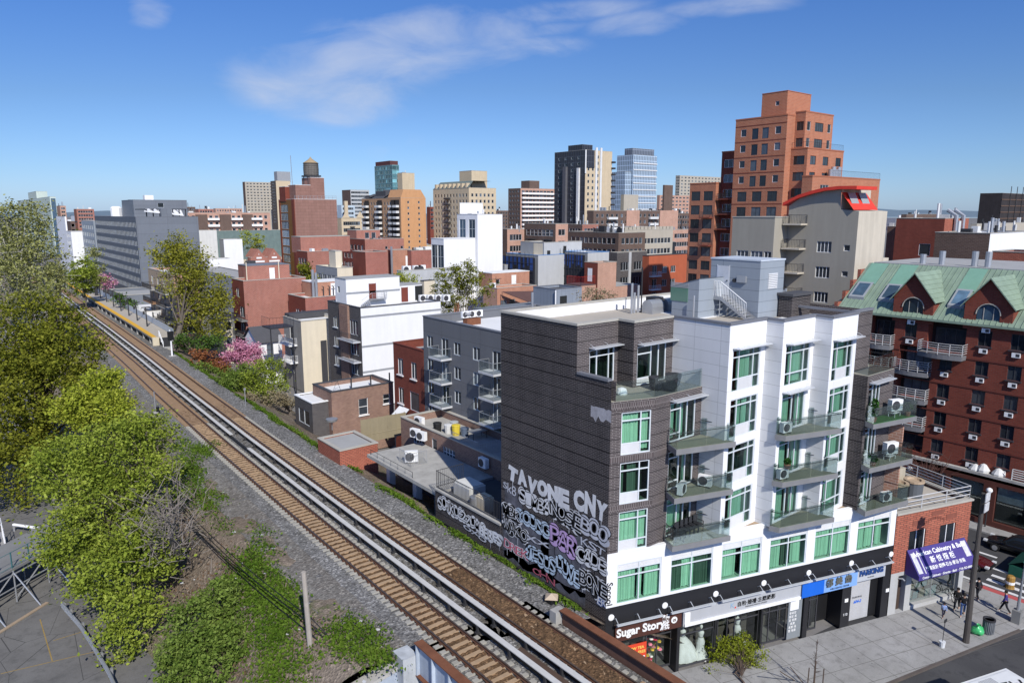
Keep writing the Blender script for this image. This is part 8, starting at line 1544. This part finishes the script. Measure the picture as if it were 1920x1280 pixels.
for yy in(0.,3.):m=MB();m.tube([(q_[0]-.3,q_[1]+yy,.45),(q_[0]+.02,q_[1]+yy,.45)],.45,14);m.build('wheel',plain('tyre',(0,0,0)),t)
# trees and greenery
def foliage_pts(blobs,n,seed,clump=.75,per=70,shell=.5):
 """clumps of leaves spread through several blobs; blob = (x, y, z, rx, ry, rz)"""
 g=np.random.default_rng(seed);B_=np.array(blobs,float);vol=B_[:,3]*B_[:,4]*B_[:,5];nc=max(8,n//per)
 bi=g.choice(len(B_),nc,p=vol**.8/(vol**.8).sum());d=g.normal(size=(nc,3));d/=np.linalg.norm(d,axis=1)[:,None]
 c=B_[bi,:3]+d*B_[bi,3:6]*(shell+(1-shell)*g.random(nc)**.6)[:,None];ci=g.integers(0,nc,n);sz=g.uniform(.45,1.2,nc)
 p=c[ci]+g.normal(size=(n,3))*(clump*sz[ci])[:,None]*np.array([1.,1.,.62])
 return p,c,g
def branchy(mb,base,tips,r0,seed,fork=.45,mi=0,wob=.35):
 """trunk and limbs that run from the base towards the leaf clumps"""
 r_=random.Random(seed);base=Vector(base);cen=sum((Vector(t)for t in tips),Vector())/len(tips);top=base+(cen-base)*fork
 mb.tube([base-Vector((0,0,.4)),base+(top-base)*.35+Vector((r_.uniform(-wob,wob),r_.uniform(-wob,wob),0)),base+(top-base)*.7+Vector((r_.uniform(-wob,wob),r_.uniform(-wob,wob),0)),top],[r0*1.25,r0,r0*.82,r0*.62],8,mi)
 for t in tips:
  t=Vector(t);s=base+(top-base)*r_.uniform(.5,1.);L_=(t-s).length;mid=s+(t-s)*.45+Vector((r_.uniform(-1,1),r_.uniform(-1,1),r_.uniform(0,1.2)))*L_*.1;rr_=r0*r_.uniform(.2,.42)
  mb.tube([s,mid,t],[rr_,rr_*.6,rr_*.18],5,mi)
  for k in range(2):e=mid+(t-mid)*r_.uniform(.1,.6);f=e+Vector((r_.uniform(-1,1),r_.uniform(-1,1),r_.uniform(-.2,.9)))*L_*.22;mb.tube([e,f],[rr_*.35,rr_*.1],4,mi)
def tree(label,base,blobs,n,leaf,mat,r0,seed,bark,group=None,clump=.75,per=70,shell=.5,limbs=26,fork=.45,cat='tree',name='broadleaf_tree',up=.4):
 t=thing(name,label,cat,base,group);p,c,g_=foliage_pts(blobs,n,seed,clump,per,shell);leafmesh('crown',p,leaf,mat,t,g_,up)
 idx=g_.choice(len(c),min(limbs,len(c)),replace=False);m=MB();branchy(m,base,[tuple(c[i])for i in idx],r0,seed,fork);m.build('trunk',bark,t);return t
def pb(px,py,rpx,D,k=1.,ry=1.):p=AD(px,py,D);r=rpx*D/F;return(p[0],p[1],p[2],r*k,r*k,r*ry)
BK_g=plain('bark_grey',(.12,.10,.08),.95,.3,3.);BK_w=plain('bark_pale',(.45,.43,.37),.9,.35,2.);BK_b=plain('bark_brown',(.09,.065,.05),.95,.3,3.)
L_syc=leafmat('leaf_sycamore',(.16,.17,.05),(.29,.30,.10),(.42,.42,.20));L_ol=leafmat('leaf_olive',(.075,.09,.012),(.18,.195,.024),(.31,.305,.045));L_yg=leafmat('leaf_yellow_green',(.18,.23,.02),(.34,.38,.045),(.46,.48,.08));L_gr=leafmat('leaf_fresh_green',(.11,.15,.02),(.24,.30,.04),(.38,.43,.08));L_bu=leafmat('leaf_bush_green',(.07,.12,.02),(.15,.215,.04),(.25,.32,.08));L_pk=leafmat('blossom_pink',(.45,.16,.24),(.62,.27,.38),(.74,.45,.54));L_rd=leafmat('leaf_russet',(0.174,0.065,0.029),(0.290,0.116,0.051),(0.377,0.174,0.072));L_dg=leafmat('leaf_deep_green',(0.043,0.080,0.017),(0.080,0.145,0.029),(0.145,0.232,0.058));L_bn=leafmat('bud_tan',(0.174,0.145,0.087),(0.290,0.246,0.145),(0.406,0.334,0.217))
gz=lambda x,y:max(0.,bank(x,y))
def at0(px,py,z=0.):return A(px,py,z)
b=AD(55,640,118);tree('tall pale barked sycamore with thin grey green leaves at the far left',(b[0],b[1],gz(b[0],b[1])),[pb(30,440,62,118),pb(65,485,52,116),pb(10,520,66,112),pb(75,545,42,112),pb(60,410,36,118),pb(-40,460,60,118),pb(5,400,30,118)],19000,.34,L_syc,.7,11,BK_w,clump=1.1,per=55,shell=.2,limbs=60,fork=.3)
b=AD(75,850,76);tree('big round olive green tree on the left beside the tracks',(b[0],b[1],gz(b[0],b[1])),[pb(45,645,92,76),pb(130,665,62,75),pb(-20,680,90,74),pb(90,745,100,72),pb(0,800,90,70),pb(160,735,50,73),pb(85,605,55,77),pb(20,880,70,66)],52000,.27,L_ol,.5,12,BK_b,clump=.85,per=80,shell=.55,limbs=40)
b=AD(190,800,66);tree('small yellow green tree between the olive tree and the ballast',(b[0],b[1],gz(b[0],b[1])),[pb(180,740,42,64),pb(215,765,38,62),pb(140,765,40,62),pb(200,715,26,65)],12000,.22,L_yg,.2,13,BK_g,clump=.5,per=70,shell=.4)
b=AD(280,1010,50);tree('wide fresh green tree in front with grey twigs showing through',(b[0],b[1],gz(b[0],b[1])),[pb(220,850,78,52),pb(140,890,72,51),pb(275,820,52,54),pb(205,960,90,49),pb(135,1000,62,48),pb(265,1030,66,46),pb(185,1085,60,45),pb(245,1150,58,43),pb(110,850,40,53),pb(300,900,45,50),pb(225,1210,34,42)],52000,.19,L_gr,.34,14,BK_g,clump=.55,per=75,shell=.5,limbs=90,fork=.35)
b=AD(405,1250,40);tree('dense rounded green bush at the bottom of the bank',(b[0],b[1],gz(b[0],b[1])),[pb(375,1175,66,41),pb(440,1190,52,41),pb(400,1245,85,39),pb(345,1240,55,39),pb(470,1240,42,39),pb(405,1125,42,42)],30000,.16,L_bu,.12,15,BK_b,clump=.3,per=70,shell=.55,limbs=40,fork=.2,cat='bush',name='bush')
tw=MB();r_=random.Random(8)
tw_root=AD(335,1040,47);t=thing('bare_shrub','tangle of bare grey twigs between the fresh green tree and the soil bank','shrub',(tw_root[0],tw_root[1],gz(tw_root[0],tw_root[1])))
for i in range(440):
 c=AD(r_.gauss(308,30),r_.gauss(985,38),r_.uniform(43,48));d=Vector((r_.uniform(-1,1),r_.uniform(-1,1),r_.uniform(-.2,1.)))*r_.uniform(.5,1.6);tw.tube([c,(c[0]+d.x,c[1]+d.y,c[2]+d.z)],[.03,.012],3,0,False)
for i in range(24):c=AD(r_.gauss(320,26),r_.gauss(985,40),47);tw.tube([tw_root,((tw_root[0]+c[0])/2+r_.uniform(-.5,.5),(tw_root[1]+c[1])/2,(tw_root[2]+c[2])/2),c],[.09,.05,.02],4)
tw.tube([tw_root,tuple(AD(318,1005,44.5))],[.24,.15],8);tr_=tw;tw.build('twigs',plain('twig_grey',(.19,.165,.14),.95,.3,4.),t)
b=at0(325,662,4.2);tree('tall thin leaved tree with forked grey trunk right of the platform stairs',b,[pb(325,470,36,133),pb(360,490,40,132),pb(345,520,45,131),pb(385,545,42,130),pb(400,590,34,129),pb(360,590,36,129),pb(395,625,26,128),pb(305,480,24,133),pb(415,560,22,130)],19000,.33,leafmat('leaf_spring_olive',(.11,.12,.015),(.25,.25,.032),(.38,.36,.06)),.5,16,BK_g,clump=1.0,per=55,shell=.2,limbs=22,fork=.6)
for(px,py,D,blobs,n,mt,lab,nm,sd)in((452,690,112,[(440,660,22),(462,655,22),(480,668,16),(425,672,12),(455,680,16)],7000,L_pk,'cherry tree in full pink blossom by the gabled white house','cherry_tree',21),(395,690,112,[(385,672,18),(410,690,22),(365,668,14),(425,700,14)],4200,L_rd,'russet leaved shrub left of the pink cherry','shrub',22),(500,730,97,[(485,700,26),(510,690,24),(525,720,20),(470,720,20),(500,735,22)],9000,L_gr,'leafy green tree in front of the tan block','broadleaf_tree',23),(455,730,98,[(440,715,20),(460,700,20),(425,705,16),(445,735,16)],6500,L_bu,'green bush tree on the verge left of the leafy tree','broadleaf_tree',24),(405,705,108,[(395,700,14),(415,712,14),(380,692,12)],3000,L_bu,'low green bush under the russet shrub','bush',25),(362,655,124,[(350,640,16),(380,645,16),(405,640,14),(335,640,10)],3800,L_dg,'dark green undergrowth tree at the foot of the tall thin leaved tree','broadleaf_tree',26),(545,760,92,[(530,748,12),(548,755,12),(515,742,10)],2400,L_bn,'brown twiggy bush below the dark brick annex','bush',27),(480,755,92,[(470,748,12),(492,757,10)],1500,L_bn,'bare brown bush on the verge beside the leafy green tree','bush',28),(865,575,128,[(840,520,26),(875,515,30),(905,535,22),(855,550,32),(895,560,22),(815,555,22),(830,580,16)],11000,L_ol,'spreading olive tree in the middle distance behind the white rooftop','broadleaf_tree',29),(765,545,135,[(750,525,14),(770,530,16),(760,545,14)],2500,L_yg,'pale spring tree in front of the blank concrete wall','broadleaf_tree',30),(575,530,160,[(572,505,9),(582,525,10),(576,545,9)],2600,L_ol,'narrow olive tree between two red brick blocks','broadleaf_tree',31),(470,470,270,[(465,445,16),(485,452,15),(455,458,14),(475,460,14)],2800,L_yg,'yellow green tree in front of the green glass building','broadleaf_tree',32),(160,560,175,[(150,500,22),(165,520,22),(140,520,20),(155,545,20)],5500,L_gr,'bright green tree behind the platform near the sycamore','broadleaf_tree',33),(178,545,195,[(172,475,14),(182,500,14),(170,515,14),(185,525,12)],3200,L_syc,'thin grey green tree in front of the hotel end','broadleaf_tree',34),(200,545,210,[(192,525,10),(208,527,10),(200,534,9)],1500,L_pk,'small pale pink blossom tree in front of the hotel','cherry_tree',35),(115,560,165,[(100,512,20),(112,530,14),(95,540,14)],3500,L_syc,'pale green tree where the tracks disappear','broadleaf_tree',36),(235,575,165,[(226,560,8),(240,566,8),(250,572,7)],1200,L_dg,'small dark shrub behind the platform railing','shrub',37),(1115,556,100,[(1100,552,12),(1125,556,14),(1143,560,9)],1500,L_bn,'reddish budding shrub against the pink orange wall','shrub',38),(148,462,420,[(142,432,9),(150,445,9),(146,458,10)],900,L_dg,'dark tree between the white stepped block and the hotel wing','broadleaf_tree',39)):
 base=AD(px,py,D);bz=gz(base[0],base[1])if D<200 and abs(base[0]-tx(base[1]))<14 else 0.
 tree(lab,(base[0],base[1],bz),[pb(x,y,r,D+rnd.uniform(-1.5,1.5))for x,y,r in blobs],n,(.2 if D<105 else .26 if D<150 else .4)*(1.0 if mt is not L_pk else .9),mt,.22 if 'shrub' not in nm else .1,sd,BK_g,clump=.5 if D<130 else .7,per=60,shell=.3,limbs=22,fork=.5,cat='tree' if 'tree' in nm else nm,name=nm)
b=at0(1392,1288,0.);tree('young bright green street tree in front of the bridal shop',b,[pb(1385,1225,36,42.2),pb(1415,1235,28,41.8),pb(1350,1218,24,42.),pb(1392,1205,22,42.6),pb(1330,1250,12,41),pb(1420,1260,18,41.5)],7500,.10,leafmat('leaf_street',(.10,.13,.01),(.20,.24,.02),(.30,.33,.05)),.07,41,BK_b,clump=.2,per=50,shell=.4,limbs=40,fork=.55)
sp=at0(1524,1300,0.);t=thing('bare_sapling','thin leafless sapling tied between stakes on the pavement','tree',sp);m=MB();zt_=U(sp[0],sp[1],1200.);m.tube([sp,(sp[0],sp[1],zt_*.5),(sp[0]+.05,sp[1],zt_)],[.05,.035,.01],6)
for i in range(46):z=zt_*rnd.uniform(.4,.97);a=rnd.uniform(0,6.3);L_=.55*(1.1-z/zt_);m.tube([(sp[0],sp[1],z),(sp[0]+math.cos(a)*L_,sp[1]+math.sin(a)*L_,z+.2)],[.012,.004],3,0,False)
m.build('trunk',BK_b,t)
for i,(dx,dy)in enumerate(((-.55,.1),(.5,.2),(.1,-.5))):m=MB();m.tube([(sp[0]+dx,sp[1]+dy,0),(sp[0]+dx*.9,sp[1]+dy,1.9)],.035,5);single('tree_stake',m,BK_b,'dark wooden stake supporting the leafless sapling','stake','stakes around the sapling')
for i,(x0,y0,x1,y1)in enumerate(((1463,1258,1490,1275),(1482,1250,1506,1280))):a,c=at0(x0,y0,1.6),at0(x1,y1,.02);m=MB();m.tube([a,c],.03,5);single('tree_stake',m,BK_b,'slanting dark stake beside the street tree','stake','slanting stakes by the street tree')
bt_=PX(1738,920,72.4);t=thing('bare_tree','bare reddish street tree in front of the maroon podium','tree',(72.4,bt_[1],0));m=MB();r_=random.Random(5);tips=[(72.4+r_.gauss(0,.9),bt_[1]+r_.gauss(0,1.3),r_.uniform(3.4,6.2))for _ in range(70)];branchy(m,(72.4,bt_[1],0),tips,.14,5,.55);m.build('trunk',plain('bark_red',(.10,.05,.04),.9),t)
def weeds(name,label,n,fn,size,mat,seed,hgt=.25):
 g_=np.random.default_rng(seed);P_=np.array([fn(g_)for _ in range(n)]);P_[:,2]+=g_.random(n)*hgt
 o=leafmesh(name,P_,size,mat,None,g_,.1);tag(o,label,'grass',None,'stuff')
def cl(g_,cents,s):c=cents[g_.integers(len(cents))];return c[0]+g_.normal()*s,c[1]+g_.normal()*s*2.2
L_wd=leafmat('weed_green',(.05,.10,.012),(.10,.17,.02),(.17,.24,.04));r_=random.Random(21)
cR=[(tx(y_,3.0+r_.uniform(-.35,.6)),y_)for y_ in[r_.uniform(29,130)for _ in range(70)]]+[(tx(y_,3.5),y_)for y_ in np.arange(60,92,1.6)]
def fR(g_):x,y=cl(g_,cR,.26);return x,y,bank(x,y)
weeds('verge_weeds','green weeds in a strip along the foot of the buildings beside the right track',26000,fR,.16,L_wd,3,.35)
cL=[A(r_.gauss(a,sa),r_.gauss(c,sc_),4.)[:2]for a,c,sa,sc_,n_ in((500,1130,28,42,34),(525,1225,26,40,30),(440,1075,26,22,14),(650,1235,30,18,14),(345,895,22,30,12),(700,1262,14,8,5),(400,985,18,14,5),(370,870,16,22,10),(360,940,20,24,8))for _ in range(n_)]
def fL(g_):x,y=cl(g_,cL,.38);return x,y,bank(x,y)
weeds('bank_weeds','patchy bright green weeds on the soil bank around the lone wooden pole',24000,fL,.15,L_wd,4,.3)
cD=[(tx(y_,r_.uniform(-15,-9.6)),y_)for y_ in[r_.uniform(33,100)for _ in range(60)]]
def fD(g_):x,y=cl(g_,cD,.5);return x,y,bank(x,y)
weeds('dry_litter','dry brown leaf litter scattered on the soil bank',9000,fD,.14,leafmat('dry_leaf',(.10,.06,.035),(.2,.13,.08),(.34,.27,.2)),6,.08)
m=MB()
for i in range(90):x,y=cl(np.random.default_rng(i),cL+cD,.8);z=bank(x,y);s=rnd.uniform(.06,.2);m.poly([(x+s*math.cos(a)*rnd.uniform(.6,1),y+s*math.sin(a),z+.05+rnd.uniform(0,.06))for a in(0,1.3,2.6,3.9,5.2)])
o=structure('scattered_litter',m,plain('paper_scrap',(.55,.55,.53)));o['kind']='stuff';tag(o,'white scraps of litter scattered on the bank','litter')
# lettering becomes plain mesh
bpy.context.view_layer.update()
dg=bpy.context.evaluated_depsgraph_get()
fonts=[o for o in scene.objects if o.type=='FONT'];NEW={};JOIN={}
for o in fonts:
 me=bpy.data.meshes.new_from_object(o.evaluated_get(dg));me.name=o.name
 if 'fitw' in o:
  xs=[v.co.x for v in me.vertices];k=o['fitw']/max(.01,max(xs)-min(xs));mid=(max(xs)+min(xs))/2
  for v in me.vertices:v.co.x=(v.co.x-mid)*k
 if 'tagid' in o:
  J=JOIN.setdefault(o['tagid'],[o.parent,[],[],me.materials[0]]);M=o.matrix_world;b=len(J[1]);J[1]+=[tuple(M@v.co)for v in me.vertices];J[2]+=[tuple(b+i for i in p.vertices)for p in me.polygons];continue
 NEW[o.name]=(o,me)
for par,vs,fs,mt in JOIN.values():m=MB();m.v=vs;m.f=fs;m.m=[0]*len(fs);m.build('graffiti_tag',mt,par)
for nm,(o,me)in list(NEW.items()):
 q=bpy.data.objects.new('tmp',me);COL.objects.link(q);q.matrix_basis=o.matrix_basis.copy();NEW[nm]=(o,q)
for nm,(o,q)in NEW.items():
 p=o.parent
 q.parent=NEW[p.name][1]if p is not None and p.name in NEW else p
 if 'label' in o:q['label']=o['label']
names=[(q,o.name.split('.')[0])for o,q in NEW.values()]
for o in fonts:bpy.data.objects.remove(o)
for q,n in names:q.name=n
bpy.context.view_layer.update()
# camera, sun, sky
cam=bpy.data.cameras.new('camera');cam.lens=F/1920.*36.;cam.sensor_width=36.;cam.clip_end=8000.;cam.clip_start=.3
co=bpy.data.objects.new('camera',cam);COL.objects.link(co);co.location=(0,0,H)
co.rotation_euler=(PI/2-PT,0,-GA);scene.camera=co
SE,SAZ=R(39.5),R(71.5)
sd=Vector((math.cos(SAZ)*math.cos(SE),math.sin(SAZ)*math.cos(SE),-math.sin(SE)))
sl=bpy.data.lights.new('sun','SUN');sl.energy=5.;sl.angle=R(.53);sl.color=(1.,.96,.9)
so=bpy.data.objects.new('sun',sl);COL.objects.link(so);so.rotation_euler=sd.to_track_quat('-Z','Y').to_euler();so.location=(-60,-150,160)
wd=bpy.data.worlds.new('World');scene.world=wd;wd.use_nodes=True
nt=wd.node_tree;N,L=nt.nodes,nt.links;bg=N['Background']
sky=N.new('ShaderNodeTexSky');sky.sky_type='NISHITA';sky.sun_disc=False
sky.sun_elevation=SE;sky.sun_rotation=math.atan2(-math.cos(SAZ),-math.sin(SAZ));sky.altitude=20;sky.air_density=1.;sky.dust_density=.4;sky.ozone_density=2.2
tc=N.new('ShaderNodeTexCoord');dirv=tc.outputs['Generated']
fw=(math.sin(GA+0)*1.,0,0)
FWD=Vector((-math.sin(-GA),math.cos(-GA),0));RGT=Vector((math.cos(-GA),math.sin(-GA),0))
def dot(v):
 n=N.new('ShaderNodeVectorMath');n.operation='DOT_PRODUCT';L.new(dirv,n.inputs[0]);n.inputs[1].default_value=v;return n.outputs['Value']
df=dot(tuple(FWD));sx=math_(N,L,'DIVIDE',dot(tuple(RGT)),df);sy=math_(N,L,'DIVIDE',dot((0,0,1)),df)
cv=N.new('ShaderNodeCombineXYZ');L.new(sx,cv.inputs[0]);L.new(sy,cv.inputs[1])
mp=N.new('ShaderNodeMapping');mp.inputs['Rotation'].default_value=(0,0,R(-12));mp.inputs['Scale'].default_value=(7.,19.,1);L.new(cv.outputs[0],mp.inputs[0])
nz=N.new('ShaderNodeTexNoise');nz.inputs['Scale'].default_value=1.;nz.inputs['Detail'].default_value=9;nz.inputs['Roughness'].default_value=.58;nz.inputs['Distortion'].default_value=.5
L.new(mp.outputs[0],nz.inputs['Vector'])
nz2=N.new('ShaderNodeTexNoise');nz2.inputs['Scale'].default_value=4.5;nz2.inputs['Detail'].default_value=5;L.new(cv.outputs[0],nz2.inputs['Vector'])
tot=None
for px,py,rx,ry,rot,amp in((760,90,300,75,8,1.),(600,160,200,75,-5,.9),(640,205,100,38,0,.85),(950,92,160,26,3,.85),(560,110,110,22,20,.7),(1200,45,110,30,4,.8),(1060,22,200,22,4,.75),(1350,14,170,22,5,.7),(1000,60,120,16,8,.6),(280,22,52,36,0,.8),(470,145,70,18,0,.45),(860,45,34,16,0,.7),(680,300,140,40,12,.3)):
 u_,v_=(px-960)/F,(CYp-py)/F;X0,Y0=u_/(cP+v_*sP),(-sP+v_*cP)/(cP+v_*sP)
 cr,sr=math.cos(R(rot)),math.sin(R(rot))
 dx=math_(N,L,'SUBTRACT',sx,X0);dy=math_(N,L,'SUBTRACT',sy,Y0)
 a=math_(N,L,'ADD',math_(N,L,'MULTIPLY',dx,cr/rx*F),math_(N,L,'MULTIPLY',dy,sr/rx*F))
 b_=math_(N,L,'ADD',math_(N,L,'MULTIPLY',dx,-sr/ry*F),math_(N,L,'MULTIPLY',dy,cr/ry*F))
 r2=math_(N,L,'ADD',math_(N,L,'MULTIPLY',a,a),math_(N,L,'MULTIPLY',b_,b_))
 e=math_(N,L,'MULTIPLY',math_(N,L,'SUBTRACT',1.15,r2,True),amp)
 tot=e if tot is None else math_(N,L,'MAXIMUM',tot,e)
nn=math_(N,L,'ADD',math_(N,L,'MULTIPLY',nz.outputs['Fac'],1.7),math_(N,L,'MULTIPLY',nz2.outputs['Fac'],.6))
msk=math_(N,L,'MULTIPLY',math_(N,L,'SUBTRACT',math_(N,L,'ADD',math_(N,L,'MULTIPLY',tot,.55),nn),1.27,True),1.1,True)
msk=math_(N,L,'MULTIPLY',msk,math_(N,L,'GREATER_THAN',df,.05))
msk=math_(N,L,'MULTIPLY',msk,math_(N,L,'MULTIPLY',tot,1.5,True))
SKY_S=.1
gn=N.new('ShaderNodeValToRGB');cr=gn.color_ramp
for k_ in range(3):cr.elements.new(.5)
for e_,(p_,c_)in zip(cr.elements,((0.,(.42,.58,1.)),(.06,(.37,.52,.83)),(.16,(.33,.46,.69)),(.31,(.26,.44,.77)),(.55,(.53,.59,.62)))):e_.position=p_;e_.color=rgba(c_)
L.new(sy,gn.inputs[0]);skc=mixc(N,L,1.,sky.outputs[0],gn.outputs[0],'MULTIPLY')
sv=N.new('ShaderNodeVectorMath');sv.operation='SCALE';L.new(skc,sv.inputs[0]);sv.inputs['Scale'].default_value=1.5
cl=mixc(N,L,math_(N,L,'MULTIPLY',msk,.75),sv.outputs[0],(.60/SKY_S,.66/SKY_S,.80/SKY_S))
L.new(cl,bg.inputs[0]);bg.inputs['Strength'].default_value=SKY_S
scene.view_settings.view_transform='Standard';scene.view_settings.look='None';scene.view_settings.exposure=0.;scene.view_settings.gamma=1.
scene.cycles.max_bounces=6;scene.cycles.diffuse_bounces=2;scene.cycles.glossy_bounces=3;scene.cycles.transparent_max_bounces=12;scene.cycles.transmission_bounces=3
scene.cycles.use_denoising=True
scene.cycles.caustics_reflective=False;scene.cycles.caustics_refractive=False
